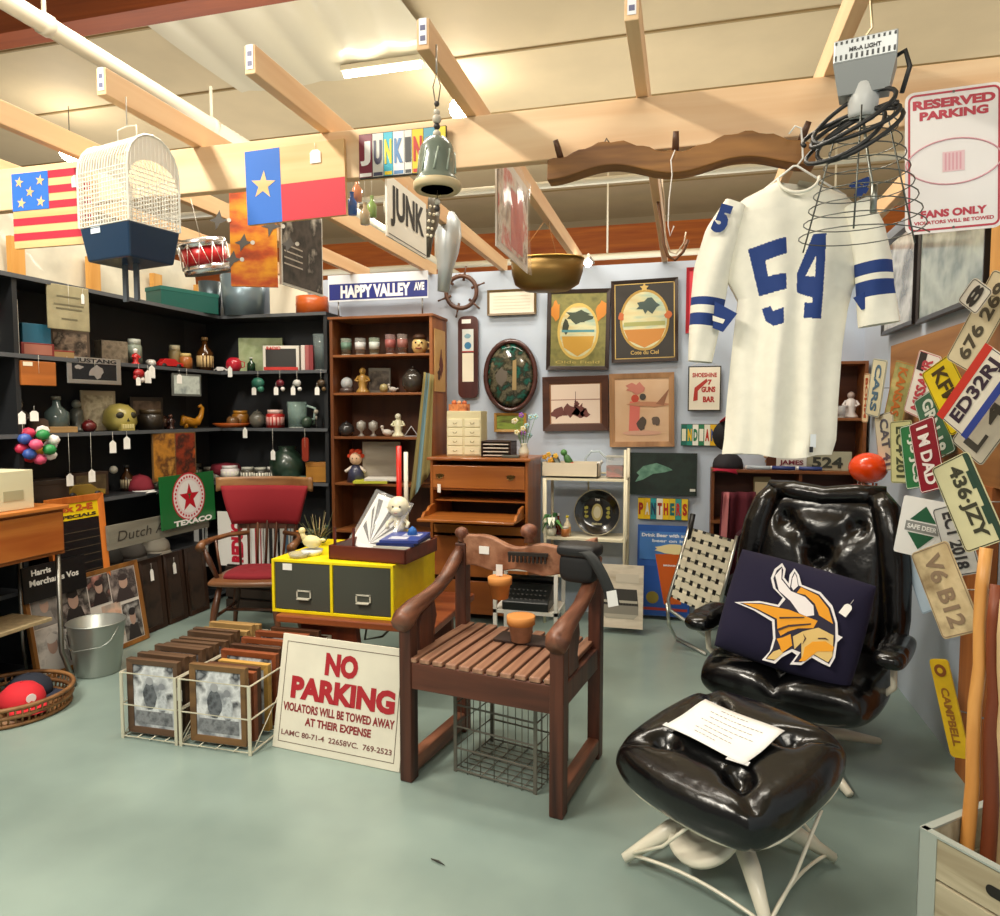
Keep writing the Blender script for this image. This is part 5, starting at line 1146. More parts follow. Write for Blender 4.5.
mk(lambda t, r: (lathe_obj(t, [(.001, 0), (r * .7, 0), (r, r * .2), (r * .95, r * .24), (r * .65, r * .06), (.001, r * .05)], '#a8501c', n=20)), 'wooden_tray', 'orange round wooden tray on the middle shelf near the corner', 'tray', 232, 'B', 'B', (19,), GB, -.02)
mk(jar, 'amber_tub', 'amber straight-sided tub standing on the orange tray', 'tub', 240, 1.395, 'B', (15, 8, '#8a5a18', '#a87428'), GB, .02)
# back unit
mk(box_, 'green_album', 'pale green album standing at the back of the upper shelf', 'album', 262, 'A', 'B', (44, 3, 34, pic('#7a8a5c', '#a8b48a', '#8a9868', scale=8)), GA, .06)
mk(box_, 'boxed_radio', 'red, white and black boxed gadget on the upper shelf', 'box', 284, 'A', 'B', (36, 14, 25, mat('#e2dcd0'), mat('#2e2c2a')), GA)
b = B(); t = [o for o in SC.objects if o.name == 'boxed_radio'][0]; s = mpp(t.location); b.rect(-17 * s, 17 * s, 1 * s, 4 * s, -7.6 * s, '#c83028'); b.text('RADIO', -7 * s, 22.6 * s, 14 * s, 3 * s, -7.6 * s, '#c83028', 2); b.done('red_print', t)
for k, (px, c) in enumerate(((306, '#d8ccc4'), (310, '#a85a58'), (314, '#8a2c30'))):
    mk(box_, 'card_box', ('cream', 'rose', 'dark red')[k] + ' narrow box standing upright beside the boxed gadget', 'box', px, 'A', 'B', (4, 16, 25, c), GA)
mk(lambda t, h, r: drinking_glass(t, h, r, '#9aa8a8'), 'drinking_glass', 'tall clear glass at the right end of the back upper shelf', 'glass', 322, 'A', 'B', (36, 8), GA)
mk(pot, 'red_mug', 'small red mug with white label on the upper shelf corner', 'mug', 235, 'A', 'B', (18, 8, '#b82434', False, False, True), GA)
mk(toy_car, 'toy_car', 'white toy car beside the small red mug', 'toy', 222, 'A', 'B', (14, '#e4e0dc'), GA, -.05)
mk(bottle, 'dark_bottle', 'dark green bottle leaning shape before the pale green album', 'bottle', 252, 'A', 'B', (14, 4, '#1c3a24', None, '#dcdcd4'), GA, -.06)
mk(jar, 'red_canister', 'round red canister with white label on the back middle shelf', 'canister', 275, 'B', 'B', (18, 9, '#b02420', '#d8b8b0', '#e0a8a0'), GB)
mk(lambda t, h, r: (drinking_glass(t, h, r, '#a8c4bc'), (lambda b: (b.tube([(r, 0, h * .85), (r * 1.8, 0, h * .75), (r * 1.7, 0, h * .35), (r * .9, 0, h * .25)], r * .13, glass('#b8d0c8', .6), 6), b.done('handle', t)))(B())), 'glass_pitcher', 'pale green glass pitcher on the back middle shelf', 'pitcher', 297, 'B', 'B', (26, 10), GB)
mk(figurine, 'silver_figure', 'small silver grey figure cluster at the right end of the middle shelf', 'figurine', 316, 'B', 'B', (20, '#8a8478', '#b0a898', None, True, .5 / 1), GB)
mk(pot, 'silver_sugar_bowl', 'small tarnished silver bowl beside the amber tub', 'bowl', 257, 'B', 'B', (18, 8, '#6a665c', True, False, True), GB)
for k, (px, h, r, bc, lc, lb) in enumerate(((194, 15, 6, '#2c2a26', '#8a8a80', 'leftmost of the low jars'), (207, 12, 6, '#3a342c', '#a09a8c', 'second low jar from the left'), (216, 10, 6, '#c8c4bc', '#8a8a88', 'short pale jar beside the white tub'), (228, 14, 9, '#e6dcdc', '#d8d4d0', 'wide white tub in the row of jars'), (246, 13, 7, '#4a4438', '#b8b8ac', 'jar just right of the wide white tub'), (259, 13, 7, '#3c3830', '#a8a89c', 'jar between two others below the green jug'), (271, 14, 6, '#2c2824', '#d8d4cc', 'rightmost white-capped jar of the row'))):
    mk(jar, 'small_jar', lb + ', lower back shelf', 'jar', px, 'C', 'B', (h, r, bc, lc, '#e0dccc'), GC, -.03)
mk(lambda t, h, r: (lathe_obj(t, [(.001, 0), (r * .75, 0), (r, h * .3), (r, h * .55), (r * .6, h * .8), (r * .45, h * .85), (r * .5, h * .95), (.001, h * .95)], '#26382c', n=18)), 'glass_jug', 'big dark green round jug on the lower back shelf', 'jug', 286, 'C', 'B', (36, 17), GC, .02)
mk(lambda t, h, r: (lathe_obj(t, [(.001, 0), (r, 0), (r * 1.1, h), (r, h), (.001, h * .5)], '#7aa08c', n=14)), 'green_dish', 'small green glass dish in front of the dark jug', 'dish', 292, 'C', 'B', (5, 12), GC, -.08)
t = mk(box_, 'wooden_box', 'honey-coloured wooden box with tag by the bookcase', 'box', 317, 'C', 'B', (20, 16, 19, wood('#9a6420', '#c08830', 'x'), None, '#a8702c'), GC)
hung('ornament', 'long red-brown wooden ornament hanging beside the bookcase', 'ornament', 305, 433, 462, 'B', lambda t, s: ((lambda b: (b.rrect(-3.5 * s, 3.5 * s, -14 * s, 10 * s, 3 * s, 0, mat('#8a3020', .4), .012), b.done('ornament_body', t)))(B())), GC, 1.38)
def f_(t, s):
    b = B(); b.bx(-25 * s, 25 * s, 0, .012, -24 * s, 24 * s, mat('#6a5030')); b.rect(-24 * s, 0, -23 * s, 23 * s, -.001, pic('#8a5a1c', '#b87c28', '#5a3414', '#c89040', scale=9)); b.rect(1 * s, 24 * s, -23 * s, 23 * s, -.001, pic('#4a1c10', '#8a3014', '#2c140c', '#b8501c', scale=9)); b.done('poster', t)
hung('autumn_poster', 'double orange-brown poster standing on the lower left shelf', 'poster', 175, 432, 481, 'L', f_, GC, 1.30)
mk(baseball_cap, 'baseball_cap', 'dark red cap lying on the lower left shelf', 'cap', 137, 'C', 'L', ('#7a1828', '#d8d4d0'), GC)
mk(figurine, 'metal_candlestick', 'thin metal candlestick on the lower left shelf', 'candlestick', 111, 'C', 'L', (30, '#6a665c', '#b8b4a8', None, False, .12 / 1), GC)
mk(toy_car, 'wooden_plane_toy', 'yellowish wooden toy vehicle behind hanging tags', 'toy', 78, 'C', 'L', (40, '#8a7028'), GC)
mk(box_, 'dark_case', 'dark brown case on the lower left shelf behind the cream box', 'case', 35, 'C', 'L', (46, 24, 24, wood('#1e1610', '#38281a', 'x'), None, '#2a1e14'), GC)
for k, (px, py) in enumerate(((22, 418), (70, 480), (92, 476), (113, 447), (127, 443), (148, 377), (152, 372))):
    hung('price_tag', ('white price tag dangling above the multicoloured ball', 'white tag hanging over the wooden toy vehicle', 'narrow pale tag between the toy vehicle and the candlestick', 'left tag of the pair under the golden skull', 'right tag of the pair under the golden skull', 'tag under the upper shelf near the red ornament', 'tag beside the small grey sketch')[k], 'tag', px, py - 8, py + 8, 'L', lambda t, s: ((lambda b: (b.poly([(-3.5 * s, -6 * s), (3.5 * s, -6 * s), (3.5 * s, 4 * s), (0, 7 * s), (-3.5 * s, 4 * s)], 0, mat('#f2f0ea'), .001), b.done('tag_card', t)))(B())), None, 1.38 if py > 400 else 1.83)
for k, (px, py, z) in enumerate(((230, 372, 1.83), (245, 433, 1.38), (273, 455, 1.38))):
    hung('price_tag', ('small tag on the shelf edge under the red mug', 'tag hanging from the middle shelf edge over the red chair', 'tag hanging in front of the dark green jug')[k], 'tag', px, py - 6, py + 6, 'B', lambda t, s: ((lambda b: (b.poly([(-2.5 * s, -5 * s), (2.5 * s, -5 * s), (2.5 * s, 3 * s), (0, 6 * s), (-2.5 * s, 3 * s)], 0, mat('#f2f0ea'), .001), b.done('tag_card', t)))(B())), None, z)
# top of the shelves
mk(box_, 'tool_case', 'low dark teal metal case on top of the corner shelving', 'case', 186, 'T', 'L', (62, 26, 20, mat('#16564e', .3), None, '#1c6056'), 'things on top of the black shelves')
for k, (px, w, h, lb) in enumerate(((213, 22, 36, 'dark grey ribbed metal bin on top of the shelving, left one'), (246, 44, 40, 'wide blue-grey metal bin on top of the corner shelving'))):
    t = mk(lambda t, w, h: (lathe_obj(t, [(.001, 0), (w * .42, 0), (w * .5, h), (w * .47, h), (w * .4, .01), (.001, .01)], mat(('#4a565c', '#7c8e98')[k], .35, metal=.5), n=24)), 'metal_bin', lb, 'bin', px, 'T', 'B', (w, h), 'things on top of the black shelves')
mk(box_, 'cream_poster_board', 'cream board standing on top of the back shelving', 'board', 291, 'T', 'B', (38, 3, 42, '#e6dcc4'), 'things on top of the black shelves', .1)
t = mk(lambda t, h, r: (lathe_obj(t, [(.001, 0), (r, 0), (r, h * .45), (r * 1.02, h * .5), (r, h * .6), (r, h * .95), (.001, h)], '#c05a20', n=20)), 'orange_hat_box', 'round orange tin on a white base, top of the back shelving', 'tin', 314, 'T', 'B', (18, 16), 'things on top of the black shelves')

# ---------------- bookcase goods
GK = 'goods in the brown bookcase'
K = lambda fn, name, lab, cat, px, k, args, off=0: mk(fn, name, lab, cat, px, BSH[k], 'K', args, GK, off)
for k, (px, h, c, bd, lb) in enumerate(((347, 17, '#b8c4b4', '#6a8a78', 'first glass from the left'), (361, 17, '#c8c8c4', '#e8e8e8', 'second glass'), (375, 17, '#b8c8b4', '#d8e0d8', 'third glass'), (391, 20, '#b89a98', '#a8605c', 'fourth, pinkish glass'), (403, 20, '#b8a8a0', '#a87068', 'last glass before the face mug'))):
    K(lambda t, h, r: drinking_glass(t, h, r, c, bd), 'shot_glass', lb + ' on the top bookcase shelf', 'glass', px, 0, (h, 5.5))
t = K(pot, 'face_mug', 'cream mug shaped like a face, right end of the top bookcase shelf', 'mug', 420, 0, (20, 8, '#d8b878', False, False, True)); b = B(); s = mpp(t.location)
b.ball((0, -7.8 * s, 9 * s), 1.6 * s, mat('#d8b878'), n=8); b.ball((-3 * s, -7.4 * s, 11 * s), 1 * s, '#3a2418', n=6); b.ball((3 * s, -7.4 * s, 11 * s), 1 * s, '#3a2418', n=6); b.tube([(-3 * s, -7.6 * s, 5.5 * s), (0, -8.2 * s, 5 * s), (3 * s, -7.6 * s, 5.5 * s)], .7 * s, mat('#8a4030'), 5); b.lathe([(7.2 * s, 15 * s), (6.6 * s, 18 * s), (4 * s, 19.5 * s), (.001, 20 * s)], mat('#4a2c18'), 12); b.done('painted_face', t)
def globe(t, r):
    lathe_obj(t, [(.001, 0), (r, 0), (r * .95, r * .5), (r * .7, r * .7), (.001, r * .7)], '#4a3a34', 'base'); b = B(); b.ball((0, 0, r * 1.3), r * .8, glass('#e8eef0', .5), n=14); b.done('glass_dome', t); b = B(); b.ball((0, 0, r * 1.1), r * .4, mat('#8a7a70'), n=8); b.done('inner_scene', t)
K(globe, 'snow_globe', 'small snow globe on the second bookcase shelf', 'snow globe', 347, 1, (7.5,))
K(figurine, 'golden_statue', 'slim golden standing statue on the second bookcase shelf', 'figurine', 363, 1, (27, '#a8803c', '#b8924c', None))
K(box_, 'small_picture', 'small dark framed photo behind the golden statue', 'picture', 380, 1, (22, 2, 25, mat('#6a6458'), pic('#2c2620', '#4a4038', '#7a7060', scale=20)), .06)
K(lambda t, r: lathe_obj(t, [(.001, 0), (r * .8, r * .1), (r, r), (r * .8, r * 1.7), (.001, r * 2)], '#9a8a5c'), 'brass_ball', 'round brass bauble in the middle of the second bookcase shelf', 'ornament', 384, 1, (4.5,), -.05)
K(duck, 'silver_bird', 'tiny silver bird beside the brass bauble', 'figurine', 393, 1, (11, '#b0a8a0', '#5a5048'), -.04)
K(pot, 'dark_kettle', 'round dark kettle at the right of the second bookcase shelf', 'kettle', 413, 1, (26, 11, '#3c3630', True, False, False))
K(pot, 'dark_bowl', 'low dark lidded bowl at the left of the third bookcase shelf', 'bowl', 346, 2, (15, 8, '#2e2c2c', True, False, False))
for px, lb in ((361, 'left'), (373, 'right')):
    K(lambda t, h: (lathe_obj(t, [(.001, 0), (h * .25, 0), (h * .08, h * .15), (h * .08, h * .3), (h * .3, h * .5), (h * .28, h * .85), (.001, h)], '#a8a49c')), 'silver_goblet', lb + ' one of two little silver goblets on the third bookcase shelf', 'goblet', px, 2, (16,))
K(duck, 'white_bird', 'small white and dark bird on the third bookcase shelf', 'figurine', 387, 2, (14, '#d8d0c8', '#3a3028'))
K(figurine, 'white_statuette', 'cream robed statuette on the third bookcase shelf', 'figurine', 398, 2, (25, '#ddd8b8', '#e6e0c8', None))
K(lambda t, r: ((lambda b: (b.tube([(-r, 0, 0.004), (r, 0, .004), (0, 0, r * 1.5)], r * .12, mat('#b8b8b8', .3), 6, closed=True), b.done('triangle_frame', t)))(B())), 'metal_triangle', 'small metal triangle beside the cream statuette', 'ornament', 411, 2, (7,))
def doll(t, h):
    lathe_obj(t, [(.001, 0), (h * .28, 0), (h * .2, h * .35), (h * .1, h * .5), (.001, h * .5)], '#3a3c54', 'dress'); b = B(); b.ball((0, 0, h * .68), h * .19, mat('#e8c0a0', .6), n=12); b.ball((-h * .06, -h * .18, h * .70), h * .02, '#222', n=6); b.ball((h * .06, -h * .18, h * .70), h * .02, '#222', n=6); b.done('head', t)
    b = B()
    for k in range(22): a = 2 * PI * k / 11 + 1.2; r = h * (.2 if k < 11 else .12); z = h * (.74 if k < 11 else .88); b.ball((r * math.cos(a), abs(r * math.sin(a)) * .9 - h * .03, z + h * .03 * math.sin(k * 5)), h * .07, mat('#d0401c', .8), n=7)
    b.done('yarn_hair', t)
    for sx in (-1, 1): b = B(); b.tube([(sx * h * .1, 0, h * .45), (sx * h * .3, -h * .08, h * .3)], h * .05, mat('#e8dcd0'), 6); b.done('arm', t)
K(doll, 'rag_doll', 'red-haired rag doll in a dark dress, lower bookcase shelf', 'doll', 355, 3, (34,))
K(box_, 'grey_print', 'pale grey landscape print standing in the lower bookcase shelf', 'picture', 381, 3, (38, 2, 40, mat('#a09484'), pic('#8a8074', '#a89e90', '#b8b0a4', scale=5, stretch=(.4, 1, 2))), .06)
for px, c, lb, q in ((371, '#c8c83c', 'yellow-green', 0), (382, '#e8e4dc', 'white', 1)):
    t = K(box_, 'magazine', lb + ' magazine lying at the front of the lower bookcase shelf', 'magazine', px, 3, (34, 20, 3, c), -.05 + .02 * q); t.location.z += .02 * q
p = on_back(400, BSH[3], 4.93)
# cloth hung at the bookcase's right front edge
t = thing('hanging_cloth', 'olive and blue-striped cloth hanging from the right edge of the bookcase', 'cloth', onY(425, 380, 4.80))
pz = lambda x, y: (onY(x, y, 4.80) - t.location)
A0, A1, B0, B1 = pz(424, 372), pz(434, 375), pz(408, 505), pz(432, 470)
b = B(); b.grid(lambda u, v: (A0.lerp(A1, u).lerp(B0.lerp(B1, u), v) + Vector((0, .015 * math.sin(u * 16 + v * 2), 0))), 16, 12, mat('#8a7c4c', .9, c2='#a8985c', scale=12)); b.done('folds', t, solid=.002)
b = B(); b.grid(lambda u, v: (A0.lerp(A1, .3 + .25 * u).lerp(B0.lerp(B1, .3 + .25 * u), v) + Vector((0, .015 * math.sin((.3 + .25 * u) * 16 + v * 2) - .003, 0))), 6, 12, mat('#7a98a0', .9)); b.done('blue_stripe', t)
# little artwork on the bookcase side
pA, pB = onX(438, 360, BKX[1] + .006), onX(449, 360, BKX[1] + .006)
t, w = panel('side_picture', 'tan painted panel on the right side of the bookcase', 'picture', Vector((BKX[1] + .008, 4.89, 0)), Vector((BKX[1] + .008, 5.12, 0)), onX(443, 392, BKX[1]).z)
b = B(); b.bx(-w / 2, w / 2, 0, .006, 0, .46, pic('#c89a58', '#dcb478', scale=6)); b.poly(blob(.02, .2, .04, .09, 14, .4), -.002, '#6a2c20'); b.poly(blob(-.03, .12, .03, .05, 14, .4), -.002, '#4a2418'); b.done('painted_board', t)

# ---------------- on the desk
z = DZ + .0225
p = on_back(467, z, 4.98)
t = thing('drawer_chest', 'small cream chest of eight tiny drawers on top of the desk', 'chest', p, 0); w = .265; h = wz(467, 411, 4.9) - z
crm = mat('#dcd2a8', .5); b = B(); b.bx(-w / 2, w / 2, -.08, .08, 0, h, crm); b.done('body', t, bevel=.003)
for r_ in range(4):
    for c_ in range(2):
        x = -w / 4 + c_ * w / 2; zz = h * (.03 + .205 * r_); b = B(); b.bx(x - w * .22, x + w * .22, -.086, -.08, zz, zz + h * .18, mat('#e8dfba', .5)); d = b.done('drawer', t, bevel=.002)
        b = B(); b.tube([(x - .015, -.088, zz + h * .1), (x - .008, -.096, zz + h * .07), (x + .008, -.096, zz + h * .07), (x + .015, -.088, zz + h * .1)], .002, metal('#8a7a50'), 5); b.done('pull', d)
p.z += h + .001; t = thing('orange_clay_piece', 'orange patterned clay piece on top of the tiny drawers', 'ornament', p + Vector((-.06, 0, 0)))
b = B(); b.bx(-.07, .07, -.04, .04, 0, .05, pic('#b85a2c', '#d88a50', '#8a3c1c', scale=20)); b.ball((-.04, 0, .06), .022, mat('#c87040'), n=8); b.ball((.0, 0, .06), .018, mat('#d8a070'), n=8); b.ball((.04, 0, .058), .02, mat('#b86038'), n=8); b.done('body', t)
t = thing('letter_tray', 'dark slotted letter tray on the desk beside the tiny drawers', 'letter tray', on_back(499, z, 4.9)); dkb = wood('#2c1812', '#45281c', 'x')
b = B(); W_, H_2 = .22, .115
for k in range(5): zz = .006 + k * (H_2 / 4.4); b.bx(-W_ / 2, W_ / 2, -.09, .09, zz - .004, zz, dkb)
b.bx(-W_ / 2, -W_ / 2 + .008, -.09, .09, 0, H_2, dkb); b.bx(W_ / 2 - .008, W_ / 2, -.09, .09, 0, H_2, dkb); b.bx(-W_ / 2, W_ / 2, .08, .09, 0, H_2, dkb); b.done('body', t)
for k in range(4): b = B(); b.bx(-W_ * .42, W_ * .42, -.095, .05, .010 + k * .0262, .017 + k * .0262, mat('#e6dccc')); b.done('paper_stack', t)
t = thing('pen_dish', 'low grey dish at the front of the desk top', 'dish', on_back(511, z, 4.78)); b = B(); b.bx(-.06, .06, -.03, .03, 0, .018, mat('#5a5a50')); b.done('body', t, bevel=.004)
def flowers(t, cols, h, r, n=9, leaves='#4a7a3c'):
    b = B()
    for k in range(n):
        a = k * 2.4; q = r * math.sqrt((k + .5) / n); x, y, zz = q * math.cos(a), q * math.sin(a), h * (.75 + .25 * math.sin(k * 1.7)); b.tube([(0, 0, 0), (x * .4, y * .4, zz * .5), (x, y, zz)], .0015, mat(leaves), 4)
    b.done('stems', t)
    for k in range(n):
        a = k * 2.4; q = r * math.sqrt((k + .5) / n); x, y, zz = q * math.cos(a), q * math.sin(a), h * (.75 + .25 * math.sin(k * 1.7)); b = B()
        for j in range(5): aa = j * 2 * PI / 5; b.ball((x + .012 * math.cos(aa), y, zz + .012 * math.sin(aa)), .010, mat(cols[k % len(cols)], .6), (1, .6, 1), 7)
        b.ball((x, y - .006, zz), .005, mat('#e8c83c'), n=6); b.done('blossom', t)
t = thing('flower_vase', 'white vase with pale blue, purple and cream silk flowers on the desk', 'flowers', on_back(524, z, 4.86)); lathe_obj(t, [(.001, 0), (.03, 0), (.04, .04), (.02, .09), (.024, .1), (.001, .1)], '#e6dfc8', 'vase')
flowers(t, ['#a8ccd4', '#9a5ac0', '#e8e0b8', '#b0d4dc', '#ece4c4'], .30, .09, 10)

# ---------------- on the trolley
p = on_back(572, TZ[0] + .008, 4.98)
t = thing('cream_tray_box', 'long cream box full of trinkets on top of the metal trolley', 'box', p); w = .40
b = B(); c = mat('#ddd0b8', .5)
for a in ((-w / 2, w / 2, -.1, -.094, 0, .10), (-w / 2, w / 2, .094, .1, 0, .10), (-w / 2, -w / 2 + .006, -.1, .1, 0, .1), (w / 2 - .006, w / 2, -.1, .1, 0, .1), (-w / 2, w / 2, -.1, .1, 0, .006)): b.bx(*a, c)
b.done('body', t)
zt2 = p.z + .02
def atb(px, dy=0): return on_back(px, zt2, 4.98 + dy)
t = thing('wire_flower', 'yellow wire bloom sticking out of the cream trinket box', 'ornament', atb(551)); flowers(t, ['#d89a30', '#e8b848'], .13, .05, 6, '#8a6a30')
t = thing('grey_remote', 'grey handset leaning in the cream trinket box', 'handset', atb(563), rot=(0, R(-25), 0)); b = B(); b.bx(-.018, .018, -.02, .02, 0, .15, mat('#4c524c')); b.done('body', t, bevel=.006); b = B(); b.rect(-.012, .012, .06, .13, -.0215, '#8a9088'); b.done('button_field', t)
t = thing('parrot_figure', 'green and red parrot figure leaning out of the trinket box', 'figurine', atb(576), rot=(0, R(-30), 0)); b = B(); b.ball((0, 0, .1), .035, mat('#3c6a34'), (.8, .8, 1.7), 12); b.ball((0, 0, .17), .025, mat('#4a8040'), n=10); b.done('body', t); b = B(); b.ball((.01, -.02, .06), .024, mat('#b82420'), n=8); b.done('red_wing', t)
t = thing('white_bottle', 'short white tube lying in the trinket box', 'tube', atb(588), rot=(0, R(50), 0)); b = B(); b.cyl((0, 0, 0), (0, 0, .12), .016, mat('#e4e2dc')); b.done('body', t); b = B(); b.cyl((0, 0, .12), (0, 0, .14), .012, mat('#b8b8b4')); b.done('cap', t)
t = thing('clear_goblet', 'clear curved glass hook shape behind the trinket box', 'glassware', on_back(600, TZ[0] + .01, 5.09)); b = B(); b.tube([(-.1, 0, 0), (-.1, 0, .12), (-.06, 0, .17), (.0, 0, .17), (.04, 0, .13), (.1, 0, .11)], .008, glass('#b8c8cc', .6), 8); b.done('glass_rod', t)
t = thing('clear_canister', 'clear square canister of red candy at the right end of the trolley', 'canister', on_back(616, TZ[0] + .008, 4.98)); b = B(); b.bx(-.06, .06, -.06, .06, 0, .14, glass('#e8e8e4', .25)); b.done('glass_body', t, bevel=.005)
b = B(); b.bx(-.056, .056, -.056, .056, .003, .08, pic('#8a2420', '#b84a40', '#5a1c18', scale=30, kind='cells')); b.done('candy_fill', t); b = B(); b.bx(-.062, .062, -.062, .062, .14, .15, mat('#b0b0a8')); b.done('lid', t)
# round black plate
t, w, h = wall_panel('round_plate', 'large round black plate with gold crest, standing on the lower trolley shelf', 'plate', 574, 491, 620, 534, 5.0); t.rotation_euler.x = R(-8)
b = B(); b.X = Matrix.Translation((0, 0, h / 2)) @ Euler((R(90), 0, 0)).to_matrix().to_4x4()
b.lathe([(.001, .0), (w * .3, .0), (w * .36, .006), (w * .47, .018), (w * .5, .02), (w * .5, .012), (w * .3, -.01), (.001, -.01)], mat('#14130f', .15, coat=.5), 36); b.done('body', t)
b = B(); b.ring((0, -.02, h / 2), w * .495, .004, metal('#c8c0a8'), 36, 6); b.done('rim', t)
b = B(); g = -.003; b.poly(oval(0, h / 2, w * .12, h * .2), g, mat('#b8a868', .3)); b.poly(oval(0, h / 2, w * .08, h * .14), g - .001, mat('#d8d0b0', .3))
for sx in (-1, 1):
    for k in range(3): b.poly(blob(sx * w * .24, h * (.40 + .1 * k), w * .045, h * .04, 10, .3), g - .001, mat('#a8a040', .3))
b.text('TM', 0, h * .79, w * .1, h * .05, g - .012, '#e8e4d8', 2); b.text('DIAMOND', 0, h * .23, w * .22, h * .05, g - .001, '#d8d0a8', 2); b.done('crest', t)
z2 = TZ[1] + .008
t = thing('cruet_bottle', 'dark red dropper bottle with white top on the lower trolley shelf', 'bottle', on_back(559, z2, 4.95)); bottle(t, .15, .022, '#7a1c1c', None, '#e8e4dc')
t = thing('cruet_bottle', 'yellow-topped white bottle beside the dark red one', 'bottle', on_back(568, z2, 4.93)); bottle(t, .14, .026, '#d8c8a8', '#c8842c', '#e8d020')
t = thing('trinket_jar', 'orange-brown jar with silver lid below the yellow-topped bottle', 'jar', on_back(566, z2, 4.88)); jar(t, .07, .03, '#b87038', '#c8c0b0')

# ---------------- brown shelf right
z = RSZ[0]
Q = lambda fn, name, lab, cat, px, zz, args, off=0: mk(fn, name, lab, cat, px, zz, 'Q', args, 'goods on the right corner shelf', off)
t = Q(box_, 'licence_plate', 'beige licence plate with dark digits standing on the corner shelf', 'licence plate', 829, z, (44, 2, 19, pic('#a8a48c', '#c0bca0', scale=8)), .0); b = B(); s = mpp(t.location); b.text('524', 0, 8 * s, 28 * s, 11 * s, -1.5 * s, '#3a3c34', 2); b.done('digits', t)
t = Q(box_, 'licence_plate', 'white and blue licence plate beside the beige one on the corner shelf', 'licence plate', 793, z, (28, 2, 13, mat('#dcd8d0')), -.02); b = B(); s = mpp(t.location); b.text('JAMES', 0, 7 * s, 22 * s, 6 * s, -1.5 * s, '#7a2c3c', 2); b.done('lettering', t)
Q(figurine, 'baby_figure', 'small beige seated figure on the corner shelf under the jersey hem', 'figurine', 767, z, (16, '#b09070', '#c8a888', None, True, .4 / 1))
for k, (px, c, lb) in enumerate(((760, '#c8d4e0', 'pale'), (785, '#2a3a7a', 'dark blue'), (812, '#3a4a8a', 'blue and white'))):
    t = Q(lambda t, L: ((lambda b: (b.cyl((-L / 2, 0, L * .1), (L / 2, 0, L * .1), L * .09, mat(c, .4)), b.ball((-L / 2, 0, L * .1), L * .1, mat('#e8e8e8'), n=8), b.done('tube_body', t)))(B())), 'rolled_toy', lb + ' tube lying at the front of the corner shelf', 'toy', px, z, (22,), -.06)
Q(figurine, 'dog_figurine', 'small white and brown dog figure in the corner shelf cubby', 'figurine', 851, RSZ[1], (28, '#d8d0cc', '#b8a49a', None))
Q(lambda t, h, r: drinking_glass(t, h, r, '#d0d0d0'), 'drinking_glass', 'little glass at the left in the corner shelf cubby', 'glass', 842, RSZ[1], (12, 4), -.05)
Q(box_, 'book', 'small white-spined book standing under the corner shelf board', 'book', 844, .771, (20, 16, 24, '#d8d4cc', '#8a2c28'), -.05)
t = Q(box_, 'small_print', 'cream framed print standing below the corner shelf, left of the black chair', 'picture', 764, .771, (16, 2, 44, mat('#6a5a38'), '#d8c8a4'), -.02)
# orange ball on a wire stand
p = onY(868, 468, 4.15)
t = thing('orange_ball', 'shiny orange ball above the right wing of the black lounge chair', 'ball', p, group=None); b = B(); b.ball((0, 0, 0), 18 * mpp(p), mat('#f0480c', .25, coat=.5), (1, 1, .86), 24); b.done('sphere_shell', t)
t = thing('chrome_stand', 'small chrome wire stand holding up the orange ball', 'stand', Vector((p.x, p.y, 0))); ch = metal('#c8c8c4', .25); b = B(); hh = p.z - 15.6 * mpp(p)
b.cyl((0, 0, 0), (0, 0, hh - .09), .012, ch); b.done('pole', t); b = B(); b.cyl((0, 0, 0), (0, 0, .02), .07, ch, n=24); b.done('base', t)
for k in range(4): a = PI / 4 + k * PI / 2; b = B(); b.tube([(0, 0, hh - .09), (.05 * math.cos(a), .05 * math.sin(a), hh - .06), (.05 * math.cos(a), .05 * math.sin(a), hh + .006)], .006, ch, 6); b.done('prong', t)
# more of the clutter at the back of the black shelves
mk(lambda t, r: (lathe_obj(t, [(.001, 0), (r * 1.5, 0), (r * 1.45, r * .12), (r, r * .2), (r * .9, r * 1.1), (r * .5, r * 1.3), (.001, r * 1.25)], '#4a3628', rough=.9, coat=0)), 'felt_hat', 'brown felt hat at the far left of the middle black shelf', 'hat', 38, 'B', 'L', (11,), GB, -.05)
mk(figurine, 'stone_bust', 'grey-green bust behind the small black-red pot', 'figurine', 76, 'B', 'L', (34, '#5c6058', '#7a7e74', None, False), GB, -.08)
mk(box_, 'tin_picture', 'dim rusty picture tin standing behind the dark ridged tin', 'tin', 146, 'B', 'L', (34, 3, 32, mat('#3c342c'), pic('#4c3c30', '#7a6450', '#2c2620', scale=12)), GB, -.09)
mk(pot, 'brown_teapot', 'dark brown teapot between the ridged tin and the small dark figure', 'teapot', 162, 'B', 'L', (15, 7, '#3c2418', True, True, True), GB, -.06)
mk(bottle, 'clear_bottle', 'small clear bottle beside the stone block', 'bottle', 122, 'A', 'L', (20, 4, '#7a8078', None, '#c8c8c0'), GA, .02)
mk(jar, 'candle_jar', 'small orange-brown candle jar left of the boxed red toy truck', 'jar', 187, 'A', 'L', (16, 6, '#a8642c', '#c8b070'), GA, .02)
mk(box_, 'cigar_box', 'flat tan box lying in front of the sepia card', 'box', 60, 'A', 'L', (24, 14, 7, '#9a7c50', None, '#8a3024'), GA, .06)
mk(lambda t, r: (lathe_obj(t, [(.001, 0), (r * .5, 0), (r, r * .5), (r * .8, r * .9), (.001, r)], '#7a1c2c', rough=.9, coat=0)), 'red_cloth_bundle', 'dark red cloth bundle behind the row of low jars', 'cloth', 224, 'C', 'B', (16,), GC, .03)
mk(bottle, 'brown_bottle', 'small brown bottle beside the dark red cap on the lower shelf', 'bottle', 124, 'C', 'L', (26, 6, '#3c2410', '#b8a888', '#2a2a2a'), GC, -.05)
